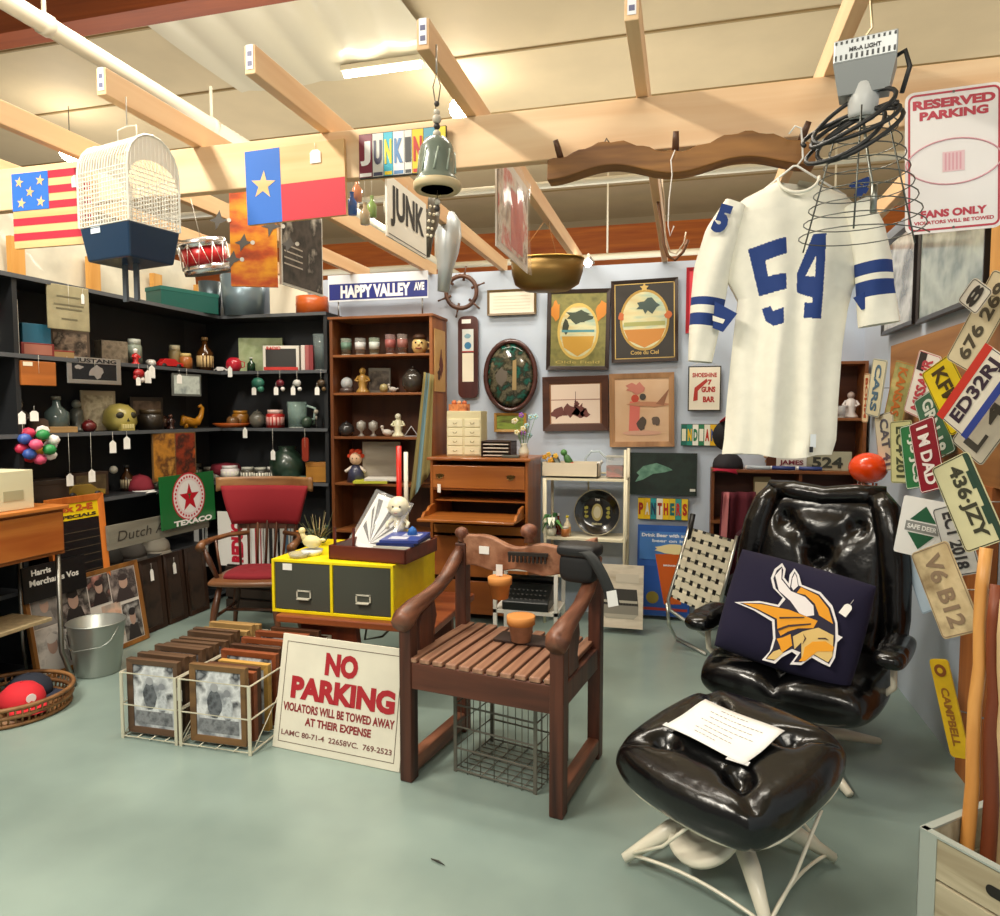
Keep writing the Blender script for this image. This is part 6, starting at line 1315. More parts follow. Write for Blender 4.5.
mk(box_, 'old_radio', 'dark brown box radio behind the wooden toy vehicle', 'radio', 84, 'C', 'L', (34, 16, 24, wood('#2c1c12', '#4a3020', 'x'), pic('#4a3c28', '#6a5838', scale=20)), GC, -.08)
mk(lambda t, r: (lathe_obj(t, [(.001, 0), (r * .5, 0), (r, r * .6), (r * .95, r * .6), (r * .4, r * .1), (.001, r * .1)], '#8a8474', n=18)), 'metal_bowl', 'shallow grey metal bowl on the lower left shelf', 'bowl', 152, 'C', 'L', (9,), GC, .03)
mk(box_, 'wood_block', 'pale wooden block under the left end of the golden skull', 'block', 60, 'B', 'L', (26, 12, 6, wood('#8a6a40', '#b08c58', 'x')), GB, .07)
for k, (px, c1, c2, lb) in enumerate(((232, '#6a4a2c', '#a88a58', 'brown patterned cup left of the tarnished bowl'), (306, '#3a4a3c', '#8a9a80', 'small dark green cup right of the glass pitcher'))):
    mk(pot, 'small_cup', lb, 'cup', px, 'B', 'B', (14, 6, c1, False, False, True), GB, -.09 + .1 * k)
# ================================================================== right wall
pwd = wood('#8a5a2c', '#b07c44', 'y', .6)
b = B(); b.bx(XR - .025, XR - .002, 2.2, 4.45, 1.22, 1.88, pwd); b.done('trim_50', kind='structure')
b = B(); b.bx(XR - .05, XR - .002, 2.72, 3.06, 1.9, 2.6, wood('#c98c3c', '#dea85c', 'z', .6)); b.done('trim_51', kind='structure')
b = B(); b.bx(XR - .03, XR - .002, 3.0, 3.25, 0, 1.22, wood('#8a4a1c', '#b06a30', 'z', .6)); b.done('trim_52', kind='structure')
b = B(); b.bx(XR - .06, XR - .005, 2.55, 2.70, 0, 2.6, wood('#9a5a26', '#c0803c', 'z', .6)); b.done('trim_53', kind='structure')
def right_frame(name, lab, y0, y1, z0, z1, fm, cols):
    t, w = panel(name, lab, 'picture', Vector((XR - .05, y0, 0)), Vector((XR - .05, y1, 0)), z0); h = z1 - z0
    frame(t, w, h, .025, mat(fm, .35), .03); backing(t, w, h, .025, mat(tuple(cols), .12, 0, 0, 3.5, 'noise', lo=.3, hi=.7, coat=.6)); return t
right_frame('glazed_picture', 'narrow glazed grey picture with dark frame, just right of the jersey sleeve', 4.58, 4.0, 1.95, 2.48, '#2a2422', ('#9a9a94', '#d8d8d4', '#6a6a66', '#c0c0bc'))
right_frame('glazed_picture', 'wide glazed grey picture with black frame below the white parking sign', 3.94, 3.12, 1.94, 2.45, '#1e1a18', ('#8a9488', '#b8c0b4', '#74807a', '#a4aca0'))

# licence plates pinned in a fan over the plywood
def onD(px, py, d): q = ray(px, py); return CP + q * d          # depth d along the view axis
def plate(lab, px, py, d, ang, base, word, ink, L=.305, Hh=.152, strip=None, sub=None, rz=-58, bold=3, lean=0):
    if px < 940: rz = -68
    p = onD(px, py, d); t = thing('licence_plate', lab, 'licence plate', p, group='licence plates on the right wall', rot=(0, 0, 0))
    t.rotation_euler = (Euler((0, 0, R(rz))).to_matrix() @ Euler((R(lean), 0, 0)).to_matrix() @ Euler((0, R(ang), 0)).to_matrix()).to_euler()
    b = B(); b.rrect(-L / 2, L / 2, -Hh / 2, Hh / 2, .015, 0, base if not isinstance(base, str) else mat(base, .4, var=.05, scale=12), .002); b.done('panel', t)
    b = B(); vs, fs, m = rring(-L / 2 + .003, L / 2 - .003, -Hh / 2 + .003, Hh / 2 - .003, .013, .003, -.001, mat(ink, .4)); b.add(vs, fs, m)
    if strip:
        for (x0, x1, z0, z1, c) in strip: b.rect(x0 * L, x1 * L, z0 * Hh, z1 * Hh, -.0012, mat(c, .4))
    b.done('border_and_bands', t)
    b = B(); b.text(word, 0, 0, L * .82, Hh * .44, -.002, mat(ink, .4), bold - 1)
    if sub: b.text(sub, 0, Hh * .37, L * .4, Hh * .13, -.002, mat(ink, .4), 2)
    b.done('lettering', t)
    # pin that ties the plate to the wall
    n = t.rotation_euler.to_matrix() @ Vector((0, 1, 0)); dist = (XR - .02 - p.x)
    b = B(); q = t.rotation_euler.to_matrix().inverted() @ Vector((dist, dist * .3, .0)); b.tube([(0, .002, 0), q], .002, metal('#9a9890'), 5); b.done('pin', t); return t
plate('beige plate with blue band peeking at the far left of the plate fan', 876, 388, 3.75, 100, '#cfc8a8', 'CARS', '#4a6a80', Hh=.12)
plate('weathered ochre plate upper left in the plate fan', 899, 392, 3.6, 105, pic('#b8a45c', '#8a8a54', '#c8b878', scale=9), 'KANSAS', '#b8682c')
plate('white plate with red lettering slanted upward, above the maroon plate', 922, 385, 3.3, -72, '#e6e0d8', 'MISSAUR', '#b8404c', strip=[(.2, .48, .1, .42, '#2a2424')])
plate('bent cream plate at the left edge above the orange ball', 886, 442, 3.7, 78, '#d8d2b8', 'CAT 41', '#5a5a64')
plate('blue and white plate sliver behind the pale yellow plate', 893, 440, 3.66, 80, '#7a8cc0', 'DB 50', '#e4e0d8')
plate('pale yellow-green plate reading EC4 201 turned on end', 901, 452, 3.42, 86, '#cfcf98', 'EC4·201', '#4a5238')
plate('green plate with white lettering beside the maroon plate', 914, 456, 3.3, 78, '#2c7a48', 'TJ5 JC3', '#e6ece0')
plate('maroon plate reading I M DAD in white, hung on end', 927, 455, 2.95, 73, '#8a1c2c', 'I M DAD', '#efe8e4')
plate('bright yellow plate with dark lettering near the top of the fan', 950, 395, 2.9, 60, '#e2c820', 'KFM-2', '#4a3c1c')
plate('green mountain plate partly hidden behind the yellow plate', 934, 425, 3.1, 65, '#3c6a50', 'GRN 18', '#d8e0d4')
plate('tall beige plate with sparse dark digits at the right edge', 982, 322, 2.6, -60, '#cfc4a4', '676 269', '#4c4638', L=.36, Hh=.125)
plate('small white plate corner with a dark 8 above the long beige plate', 975, 296, 2.55, -50, '#dcd8cc', '8', '#2c2a28', L=.10, Hh=.10)
plate('red, white and blue plate reading ED32RJ at the right edge', 976, 392, 2.45, -54, '#e8e2d4', 'ED32RJ', '#3a2c3c', strip=[(-.5, .5, .28, .5, '#c8382c'), (-.5, .5, -.5, -.32, '#34489a')])
plate('cream plate behind the red, white and blue plate', 990, 420, 2.5, -55, '#d8d2c0', 'L 41', '#4c4a44')
plate('large beige plate reading 436 JZY with dark green mountains band', 967, 502, 2.15, 62, '#c8c49c', '436·JZY', '#3c3c30', strip=[(-.48, .48, .34, .46, '#2c4438'), (-.3, -.1, .26, .36, '#2c4438'), (.1, .3, .26, .36, '#2c4438')], L=.285, Hh=.142)
plate('pale blue plate under the white diamond sign', 922, 575, 3.0, 60, '#b8ccdc', '', '#8aa0b4')
plate('grey plate with black lettering beside the diamond sign', 956, 540, 2.6, 70, '#c8c8c4', 'ECT 2018', '#3a3a3c', L=.26, Hh=.13)
plate('old rusty tan plate in a cream holder, lower right', 945, 590, 2.15, 62, pic('#a89068', '#c8b48c', '#7a6444', scale=9), 'V6 B12', '#85705a', L=.275, Hh=.145)
p = onD(922, 528, 2.85)
t = thing('diamond_sign', 'white sign with two green triangles and a grey band, right of the black chair', 'sign', p, rot=(0, R(8), R(-24)))
b = B(); b.rrect(-.085, .085, -.12, .12, .01, 0, mat('#eeeeea', .4), .003); b.done('panel', t)
b = B(); g = mat('#1e5a3a', .4); b.poly([(-.048, .026), (.048, .026), (0, .09)], -.002, g); b.poly([(-.048, -.026), (.048, -.026), (0, -.09)], -.002, g); b.rect(-.06, .06, -.02, .02, -.002, mat('#8a8c88')); b.text('SAFE DEER', 0, 0, .105, .02, -.003, '#eeeeea', 2); b.done('triangles_and_lettering', t)
b = B(); b.tube([(0, .003, .1), (.12, .12, .1)], .003, metal('#999')); b.done('pin', t)
p = onD(949, 708, 2.5)
t = thing('yellow_tool_plate', 'long narrow yellow enamel sign with round brown mark, hung low on the wall', 'sign', p, rot=(0, R(74), R(-50)))
b = B(); b.rrect(-.17, .17, -.035, .035, .015, 0, mat('#c8a41c', .4, var=.1, scale=15), .006); b.done('panel', t); b = B(); b.disc(-.13, 0, .022, -.002, '#7a4418'); b.disc(-.13, 0, .010, -.003, '#c8a41c'); b.text('CAMPBELL', .03, 0, .2, .03, -.002, '#8a5a1c', 2); b.done('lettering', t)
b = B(); b.tube([(0, .006, 0), (.1, .26, .0)], .003, metal('#999')); b.done('pin', t)
# small things high on the right
plate('narrow orange and white plate hanging beside the corner shelf', 866, 398, 4.4, 92, '#e0d0a8', 'BOHM', '#b8542c', Hh=.06)

# crate with sticks
p = onZ(921, 829, .36); rz = R(-49)
t = thing('wooden_crate', 'weathered whitish wooden crate with metal corners holding poles, bottom right', 'crate', (p.x, p.y, 0), rz)
wc = wood('#8a7c60', '#c8bda0', 'x', .8, 10, .3); Wc, Dc, Hc = .44, .32, .36
mc = mat('#b8c0b8', .5, metal=.4, c2='#8a8478', scale=25)
for k in range(3):
    z0 = .01 + k * .118
    b = B(); b.bx(.004, Wc, 0, .014, z0, z0 + .11, wc); b.done('front_board', t, bevel=.002)
    b = B(); b.bx(0, .014, .014, Dc, z0, z0 + .11, wc); b.done('side_board', t, bevel=.002)
    b = B(); b.bx(0, Wc, Dc - .014, Dc, z0, z0 + .11, wc); b.done('back_board', t)
    b = B(); b.bx(Wc - .014, Wc, .014, Dc - .014, z0, z0 + .11, wc); b.done('side_board', t)
b = B(); b.bx(.01, Wc - .01, .01, Dc - .01, 0, .012, wc); b.done('bottom_board', t)
b = B(); b.bx(-.003, .045, -.003, .0, 0, Hc, mc); b.bx(-.003, 0, -.003, .045, 0, Hc, mc); b.done('metal_corner', t)
b = B(); b.bx(0, Wc, -.004, .018, Hc, Hc + .006, mc); b.done('metal_rim', t); b = B(); b.bx(-.004, .018, 0, Dc, Hc, Hc + .006, mc); b.done('metal_rim', t)
b = B(); b.rrect(.17, .27, .285, .315, .014, -.001, mat('#1a1410')); b.done('hand_hole', t)
def stick(lab, top, bot, r, m, name='wooden_pole'):
    q0, q1 = bot, top; t = thing(name, lab, 'pole', q0); b = B(); d = q1 - q0; n = 10
    b.tube([d * (i / n) + Vector((.004 * math.sin(i * 2), .003 * math.cos(i * 3), 0)) for i in range(n + 1)], [r * (1 - .12 * i / n) for i in range(n + 1)], m, 12); b.done('shaft', t); return t
bam = wood('#b8742c', '#dca058', 'z', .4)
base = Vector((p.x, p.y, 0)); ux = Vector((math.cos(rz), math.sin(rz), 0)); uy = Vector((-math.sin(rz), math.cos(rz), 0))
def incr(a, c_): return base + ux * a + uy * c_ + Vector((0, 0, .014))
b0 = onZ(962, 945, .02)
def through(bot, px, py, d, zt):                # pole from bot through the seen point up to height zt
    q = onD(px, py, d); k = (zt - bot.z) / (q.z - bot.z); return bot + (q - bot) * k
stick('tan bamboo pole standing in the crate, crossing the old plate', onD(985, 548, 2.0), b0, .019, bam)
b0 = onZ(986, 950, .02); stick('dark reddish flat-topped stick standing right of the bamboo pole', onD(996, 585, 1.95), b0, .020, wood('#5c2a14', '#84401f', 'z', .5))
b0 = onZ(998, 940, .02); stick('thin pale stick at the right edge of the crate', onD(1003, 600, 1.9), b0, .012, wood('#c8a878', '#e0c498', 'z', .5))
b0 = incr(.22, .25); t = stick('slim black metal cane with curved end behind the bamboo pole', onD(990, 590, 2.15), b0, .008, mat('#3a3a34', .4))

# ================================================================== floor goods, left
t, w = panel('parking_sign', 'cream NO PARKING board with red lettering on the floor, leaning behind the armchair leg', 'sign', (-1.775, 2.70, 0), (-1.13, 2.63, 0), .0, lean=R(-11)); h = .50; t.location.z = .002
b = B(); b.bx(-w / 2, w / 2, 0, .012, 0, h, mat('#ded8c6', .5, var=.05, scale=6)); b.done('board', t, bevel=.001)
b = B(); lnc = mat('#6a5a4c')
for x0, x1, z0, z1 in ((-.455, .455, .06, .066), (-.455, .455, .934, .94), (-.457, -.452, .06, .94), (.452, .457, .06, .94)): b.rect(w * x0, w * x1, h * z0, h * z1, -.001, lnc)
b.done('border_line', t)
b = B(); rd = mat('#a8202a', .5); r2 = mat('#8a2a2c', .5)
b.text('NO', 0, h * .785, w * .26, h * .20, -.0015, rd, 3.2); b.text('PARKING', w * .02, h * .545, w * .82, h * .20, -.0015, rd, 3.2)
b.text('VIOLATORS WILL BE TOWED AWAY', w * .0, h * .37, w * .88, h * .075, -.0015, r2, 2); b.text('AT THEIR EXPENSE', .01 * w, h * .265, w * .52, h * .07, -.0015, r2, 2)
b.text('LAMC 80-71-4  22658VC.  769-2523', 0, h * .145, w * .87, h * .048, -.0015, mat('#7a4a44'), 1); b.done('lettering', t)

# two wire baskets of framed photographs
def wire_basket(lab, x0, x1, y0, y1, h, m, rows, name='wire_basket', grid=None, rz=0, loc=None):
    t = thing(name, lab, 'basket', loc if loc else ((x0 + x1) / 2, (y0 + y1) / 2, 0), rz); hw, hd = (x1 - x0) / 2, (y1 - y0) / 2; mm = mat(m, .4, metal=.3)
    for k in range(rows): z = .012 + (h - .012) * k / (rows - 1); b = B(); b.tube([(-hw, -hd, z), (hw, -hd, z), (hw, hd, z), (-hw, hd, z)], .0042, mm, 6, closed=True, smooth=False); b.done('rail', t)
    for sx in (-1, 1):
        for sy in (-1, 1): b = B(); b.bx(sx * hw - .012 if sx > 0 else -hw - .003, sx * hw + .003 if sx > 0 else -hw + .012, sy * hd - .003, sy * hd + .003, 0, h, mm); b.done('corner_post', t)
    b = B()
    nn = grid or 4
    for k in range(1, nn): x = -hw + 2 * hw * k / nn; b.tube([(x, -hd, .008), (x, hd, .008)], .0022, mm, 5); 
    for k in range(1, nn + 2): y = -hd + 2 * hd * k / (nn + 2); b.tube([(-hw, y, .005), (hw, y, .005)], .0022, mm, 5)
    if grid:
        for k in range(1, nn):
            x = -hw + 2 * hw * k / nn
            for sy in (-1, 1): b.tube([(x, sy * hd, 0), (x, sy * hd, h)], .0018, mm, 5)
            y = -hd + 2 * hd * k / nn
            for sx in (-1, 1): b.tube([(sx * hw, y, 0), (sx * hw, y, h)], .0018, mm, 5)
    else:
        for sx in (-1, 1): b.tube([(sx * hw, -hd, 0), (sx * hw, 0, h), (sx * hw, hd, 0)], .0025, mm, 5)
    b.done('wire_mesh', t); return t
wb1 = wire_basket('cream wire basket holding the left row of framed photographs', -2.495, -2.195, 2.60, 3.325, .31, '#d8d2bc', 3)
wb2 = wire_basket('cream wire basket holding the right row of framed photographs', -2.18, -1.815, 2.60, 3.325, .31, '#d8d2bc', 3)
tag_on(wb1, .15, -.345, .26, .035, .06)
bw_mat = pic('#1c1c20', '#8a8e94', '#e0e2e4', '#3a3c42', '#c8ccd0', scale=7, lo=.28, hi=.72)
def photo_frame(lab, x, y, w, h, fc, fc2):
    t = thing('framed_photo', lab, 'picture frame', (x, y, .018), R(rnd.uniform(-1.2, 1.2)), group='framed photographs in the wire baskets')
    m = wood(fc, fc2, 'x', .5); fw = .028
    frame(t, w, h, fw, m, .030); b = B(); b.bx(-w / 2 + fw * .9, w / 2 - fw * .9, .010, .022, fw * .9, h - fw * .9, bw_mat)
    if lab.startswith('front'):
        g = .0092; b.rect(-w * .36, w * .36, h * .12, h * .3, g, pic('#4a4c50', '#8a8c90', '#2c2e32', scale=22)); b.poly(blob(-.02, h * .5, w * .13, h * .19, 16, .12), g - .0005, pic('#3a3c42', '#6c7076', '#1c1e22', scale=24)); b.poly(blob(.045, h * .46, w * .10, h * .17, 14, .12), g - .0005, pic('#8a8e94', '#c8ccd0', '#5a5c62', scale=24)); b.disc(-.02, h * .71, w * .07, g - .001, mat('#a4a6aa')); b.disc(.045, h * .65, w * .06, g - .001, mat('#8c8e94'))
    b.done('photograph', t); return t
def framelabel(side, k, n, tone):
    if k == 0: return 'front %s frame of the %s basket row, black and white photo facing out' % (tone, side)
    words = ('second', 'third', 'fourth', 'fifth', 'sixth', 'seventh', 'eighth', 'ninth', 'tenth', 'eleventh', 'twelfth', 'thirteenth')
    return '%s %s photo frame from the front in the %s basket' % (words[k - 1], tone, side)
for k in range(12):
    fc, fc2, tone = (('#3e2c1e', '#6a4e38', 'brown') if k < 9 else ('#8a6c40', '#b8945c', 'tan'))
    photo_frame(framelabel('left', k, 12, tone), -2.345 + rnd.uniform(-.006, .006) + (.01 if k > 8 else 0), 2.63 + k * .056, .262 + (0 if k % 3 else .012), .352 + rnd.uniform(-.012, .006), fc, fc2)
for k in range(12):
    fc, fc2, tone = [('#5a3f24', '#84623a', 'brown'), ('#6a3018', '#94502c', 'reddish'), ('#3a2214', '#5c3a26', 'dark'), ('#a07838', '#c89c50', 'golden')][(0, 1, 2, 3, 1, 2, 3, 1, 2, 1, 3, 2)[k]]
    photo_frame(framelabel('right', k, 12, tone), -1.997 + rnd.uniform(-.012, .012), 2.63 + k * .056, .285 + rnd.uniform(-.03, .02) * (k > 0), .355 - (.05 * rnd.random() if k else 0), fc, fc2)

# galvanised bucket
p = onZ(84, 678, 0)
t = thing('metal_bucket', 'galvanised grey metal bucket on the floor before the photo collage', 'bucket', (p.x, p.y + .10, 0)); gz = mat('#a4a8a2', .35, metal=.7, c2='#868c86', scale=12)
b = B(); b.lathe([(.001, 0), (.115, 0), (.118, .01), (.15, .29), (.154, .30), (.146, .30), (.112, .02), (.001, .015)], gz, 32); b.done('body', t)
b = B(); b.ring((0, 0, .30), .152, .005, gz, 32, 6, 'z'); b.done('rim', t)
b = B(); b.tube([(-.153, 0, .28), (-.157, -.06, .22), (-.13, -.1, .19), (0, -.165, .17), (.13, -.1, .19), (.157, -.06, .22), (.153, 0, .28)], .003, gz, 6); b.done('bail_handle', t); tag_on(t, -.10, -.13, .22, .03, .05)
# shallow wicker basket of caps
t = thing('wicker_basket', 'shallow round wicker basket of caps on the floor at the far left', 'basket', (-3.28, 2.71, 0)); wk = wood('#5e3c20', '#94683c', 'x', .6); r_ = .28
for k in range(3): b = B(); b.ring((0, 0, .012 + .042 * k), r_ - .02 + .008 * k, .011, wk, 40, 6, 'z'); b.done('woven_ring', t)
b = B()
for k in range(60): a = 2 * PI * k / 60; b.tube([((r_ - .02) * math.cos(a), (r_ - .02) * math.sin(a), .01), ((r_ - .002) * math.cos(a), (r_ - .002) * math.sin(a), .10)], .005, wk, 5)
b.lathe([(.001, .006), (r_ - .01, .006), (r_ - .01, .014), (.001, .014)], wk, 32); b.done('wicker_wall', t)
for k, (dx, dy, z, rz_, c1, c2, lb, lg) in enumerate(((.10, -.02, .05, 70, '#c8202c', '#d02430', 'bright red cap with white badge on top in the wicker basket', '#f0e8e4'), (-.10, -.10, .05, 20, '#1e4a78', '#1e4a78', 'blue cap at the left in the wicker basket', None), (-.02, .12, .03, 120, '#1c2230', '#22283a', 'dark navy cap underneath in the wicker basket', None))):
    t = thing('baseball_cap', lb, 'cap', (-3.28 + dx, 2.71 + dy, z), R(rz_), group='caps in the wicker basket'); baseball_cap(t, c1, c2, .10, lg)
# left drawer table
tx0, tx1, ty0, ty1 = -3.575, -3.24, 1.9, 3.04
t = thing('drawer_table', 'orange-brown wooden table with a wide drawer and thin metal leg, left edge', 'table', (-3.4, 2.5, 0)); ob = wood('#a05220', '#c87c38', 'y', .4)
b = W(t); b.bx(tx0, tx1 + .015, ty0, ty1 + .015, .985, 1.005, ob); b.done('table_top', t, bevel=.004)
b = W(t); b.bx(tx0, tx1 - .015, ty0, ty1, .74, .985, wood('#7a3e18', '#a05c28', 'y', .5)); b.done('body', t)
b = W(t); b.bx(tx1 - .015, tx1, ty0 + .02, ty1 - .015, .76, .97, ob); d = b.done('drawer', t, bevel=.003)
for y in (ty0 + .05, ty1 - .03):
    for x in (tx0 + .04, tx1 - .03):
        b = W(t); b.tube([(x, y, .74), (x, y, .2), (x + (.05 if x > -3.4 else -.0), y + .03, 0.006)], .013, metal('#8a8880', .4), 8); b.done('leg', t, label='grey metal tube leg')
b = W(t); b.bx(tx0 + .01, tx1 - .05, 2.2, ty1 - .06, .38, .40, mat('#a89470', .8, var=.15, scale=30)); b.done('lower_shelf', t, bevel=.003, label='straw-coloured woven lower shelf')
t = thing('cream_box', 'cream card box standing on the drawer table at the left edge', 'box', (-3.40, 2.78, 1.006)); b = B(); b.bx(-.11, .11, -.12, .12, 0, .20, mat('#dcd6b4', .6)); b.done('body', t, bevel=.003); b = B(); b.bx(.1105, .112, -.05, .06, .05, .10, mat('#b0aa88')); b.done('label_print', t)
# posters and frames leaning on the left shelves
def leftpanel(name, lab, cat, pxa, pxb, z0, h, x=-3.52, lean=-6):
    a = onX(pxa, 450, x); c = onX(pxb, 450, x); t, w = panel(name, lab, cat, Vector((x, a.y, 0)), Vector((x, c.y, 0)), z0, lean=R(lean)); t.rotation_euler = (Euler((0, 0, R(90))).to_matrix() @ Euler((R(lean), 0, 0)).to_matrix()).to_euler(); return t, w, h
t, w, h = leftpanel('menu_sign', 'orange-framed black sign with yellow header leaning on the left shelves', 'sign', 52, 108, .30, .70, -3.50, -4)
frame(t, w, h, .04, wood('#b0561c', '#d87c34', 'z', .4), .03); b = B(); b.bx(-w / 2 + .03, w / 2 - .03, .012, .02, .03, h - .03, mat('#17181a', .3)); b.done('black_board', t)
b = B(); b.rect(-w / 2 + .04, w / 2 - .04, h * .80, h - .04, .011, mat('#e8c818', .4)); b.text('5x 2-E', 0, h * .90, w * .6, h * .06, .009, '#b8501c', 3); b.text('SPECIALS', 0, h * .83, w * .7, h * .03, .009, '#3a2c1c', 3); b.done('yellow_header', t)
b = B()
for k in range(8): b.rect(-w * .4, w * .4, h * (.2 + .07 * k), h * (.203 + .07 * k), .011, '#6a5c48')
b.done('ruled_lines', t)
t, w, h = leftpanel('name_board', 'black board with white lettering behind the photo collage', 'sign', 18, 82, .45, .20, -3.485, -4)
b = B(); b.bx(-w / 2, w / 2, 0, .01, 0, h, mat('#141416', .4)); b.done('board', t); b = B(); b.text('Harris', -w * .22, h * .80, w * .3, h * .17, -.002, '#f0eee8', 2); b.text('Merchants Vos', -.02 * w, h * .52, w * .78, h * .18, -.002, '#f0eee8', 2); b.done('lettering', t)
t, w, h = leftpanel('photo_collage', 'brown-framed collage of black and white portraits leaning at the left, behind the bucket', 'picture', 29, 144, .004, .53, -3.43, -9)
frame(t, w, h, .028, wood('#6e4420', '#a06c34', 'z', .4), .025); backing(t, w, h, .028, '#d8d0c8')
b = B()
cells = [(0, .22, .55, 1), (.22, .5, .45, 1), (.5, .72, .6, 1), (.72, 1, .55, 1), (0, .25, 0, .55), (.25, .6, .05, .42), (.6, .8, .1, .58), (.8, 1, 0, .52)]
cols = [('#1c1818', '#8a8480'), ('#d8c8c0', '#2a2424'), ('#c88a7c', '#2c2222'), ('#b8a8a0', '#3a3030'), ('#3a3434', '#c8c0b8'), ('#e0d8d0', '#4a4040'), ('#b06a50', '#e0b8a0'), ('#d8d4d0', '#302a2a')]
W0, H0 = w - .06, h - .06
for (x0, x1, z0, z1), (ca, cb) in zip(cells, cols):
    X_0, X_1, Z_0, Z_1 = -W0 / 2 + x0 * W0 + .003, -W0 / 2 + x1 * W0 - .003, .03 + z0 * H0 + .003, .03 + z1 * H0 - .003
    b.rect(X_0, X_1, Z_0, Z_1, .0085, pic(ca, cb, '#a09890', scale=9)); mx = (X_0 + X_1) / 2; wz_ = (X_1 - X_0); hz_ = Z_1 - Z_0
    b.poly([(mx - wz_ * .38, Z_0 + .002), (mx + wz_ * .36, Z_0 + .002), (mx + wz_ * .22, Z_0 + hz_ * .4), (mx - wz_ * .2, Z_0 + hz_ * .42)], .0078, mat(cb)); b.disc(mx, Z_0 + hz_ * .58, wz_ * .17, .0074, mat('#b09080'), rz=hz_ * .2); b.poly(blob(mx, Z_0 + hz_ * .74, wz_ * .19, hz_ * .11, 12, .15), .0068, mat(cb))
b.done('portrait_prints', t)
t, w, h = leftpanel('name_board', 'long grey weathered board with dark script lettering under the shelves', 'sign', 106, 207, onX(150, 541, -3.5).z, .155, -3.5, -3)
b = B(); b.bx(-w / 2, w / 2, 0, .02, 0, h, wood('#6a665a', '#8f8b7c', 'x', .7)); b.done('board', t); b = B(); b.text('Dutch Ave. O%', -.02, h * .5, w * .8, h * .42, -.002, '#3a3630', 0, skew=.25); b.done('lettering', t)
t, w, h = leftpanel('emblem_sign', 'green sign with white disc, red star and ring, above the grey board', 'sign', 160, 214, onX(187, 525, -3.48).z, .37, -3.47, -2)
b = B(); b.bx(-w / 2, w / 2, 0, .01, 0, h, mat('#1e6a34', .35)); b.done('board', t)
b = B(); cz = h * .56; b.disc(0, cz, h * .47, -.002, mat('#c42434', .35)); b.disc(0, cz, h * .44, -.003, mat('#ecdcdc', .35))
for k in range(30): a = 2 * PI * k / 30; b.disc(h * .385 * math.cos(a), cz + h * .385 * math.sin(a), h * .026, -.0035, mat('#c42434', .35), n=6)
b.disc(0, cz, h * .32, -.004, mat('#f2eeec', .35)); b.star(0, cz - .01, h * .29, -.005, mat('#c01c2c', .35)); b.text('T', 0, cz, h * .08, h * .1, -.006, '#1e6a34', 3); b.done('star_emblem', t)
b = B(); b.text('TEXACO', .03, h * .07, w * .72, h * .11, -.006, '#f2f0ec', 3); b.done('lettering', t)
for k, (a0, a1, lb) in enumerate(((140, 163, 'left of the three dark leaning frames below the grey board'), (165, 184, 'middle dark leaning frame below the grey board'), (186, 206, 'rightmost dark leaning frame below the grey board'))):
    t, w, h = leftpanel('dark_picture', lb, 'picture', a0, a1, .004, .50, -3.50, -5); frame(t, w, h, .03, wood('#231610', '#3c281c', 'z', .4), .02); backing(t, w, h, .03, pic('#17130f', '#3a2a20', '#241c16', scale=8)); 
    if k < 2: tag_on(t, 0, -.004, h * .85, .03, .08)
# low goods under the shelf board
for k, (px, c, lb) in enumerate(((125, '#55504a', 'grey shoe shape on the low black shelf'), (150, '#b0a898', 'pale cap on the low black shelf beside the green sign'), (100, '#3c3a36', 'dark cap on the low black shelf right of the orange-framed sign'))):
    t = put('baseball_cap', lb, 'cap', px, LV['D'] + .001, 'L', 'caps on the low shelf'); S(t); baseball_cap(t, c, c, .10)

# ---------------- windsor armchair with red cushions
t = thing('windsor_chair', 'dark spindle-back wooden armchair with red velvet seat and crest pads', 'chair', (-2.73, 4.0, 0), R(14)); ww = wood('#3c2216', '#6a4028', 'z', .4, coat=.2); wsx = wood('#5c3820', '#8a5c38', 'x', .4, coat=.2)
b = B(); b.X = Matrix.Translation((0, 0, .42)); cushion(b, .50, .46, .05, wsx, p=.2, rnd_=.2); b.done('seat', t)
b = B(); b.X = Matrix.Translation((.02, .0, .452)); cushion(b, .38, .36, .06, mat('#7c1420', .9, c2='#a82434', scale=16), [(-.08, 0, .012, .03), (.08, 0, .012, .03), (0, .08, .012, .03), (0, -.08, .012, .03)], p=.3); b.done('seat_pad', t, label='red tufted velvet seat pad')
for sx in (-1, 1):
    for sy in (-1, 1): b = B(); b.tube([(sx * .17, sy * .15, .41), (sx * .195, sy * .18, .25), (sx * .215, sy * .20, .12), (sx * .23, sy * .215, .0)], [.016, .024, .016, .013], ww, 10); b.done('leg', t)
    b = B(); b.tube([(sx * .20, -.18, .20), (sx * .20, .18, .20)], [.011, .011], ww, 8); b.done('stretcher', t)
    b = B(); b.tube([(sx * .29, -.16, .64), (sx * .30, -.1, .66), (sx * .285, .05, .665), (sx * .235, .18, .67), (sx * .12, .24, .675)], [.03, .024, .018, .016, .016], wsx, 8); b.done('arm', t)
    b = B(); b.tube([(sx * .20, -.12, .44), (sx * .25, -.12, .55), (sx * .28, -.13, .64)], [.014, .02, .012], ww, 8); b.done('arm_post', t)
    b = B(); b.tube([(sx * .235, .02, .44), (sx * .27, .03, .66)], .009, ww, 8); b.done('arm_spindle', t)
b = B(); b.tube([(-.20, 0, .2), (.20, 0, .2)], .011, ww, 8); b.done('stretcher', t)
for k in range(7):
    x = -.17 + .34 * k / 6; b = B(); b.tube([(x, .20, .43), (x * 1.15, .245, .70), (x * 1.3, .29, 1.0)], [.008, .010, .007], ww, 7); b.done('spindle', t)
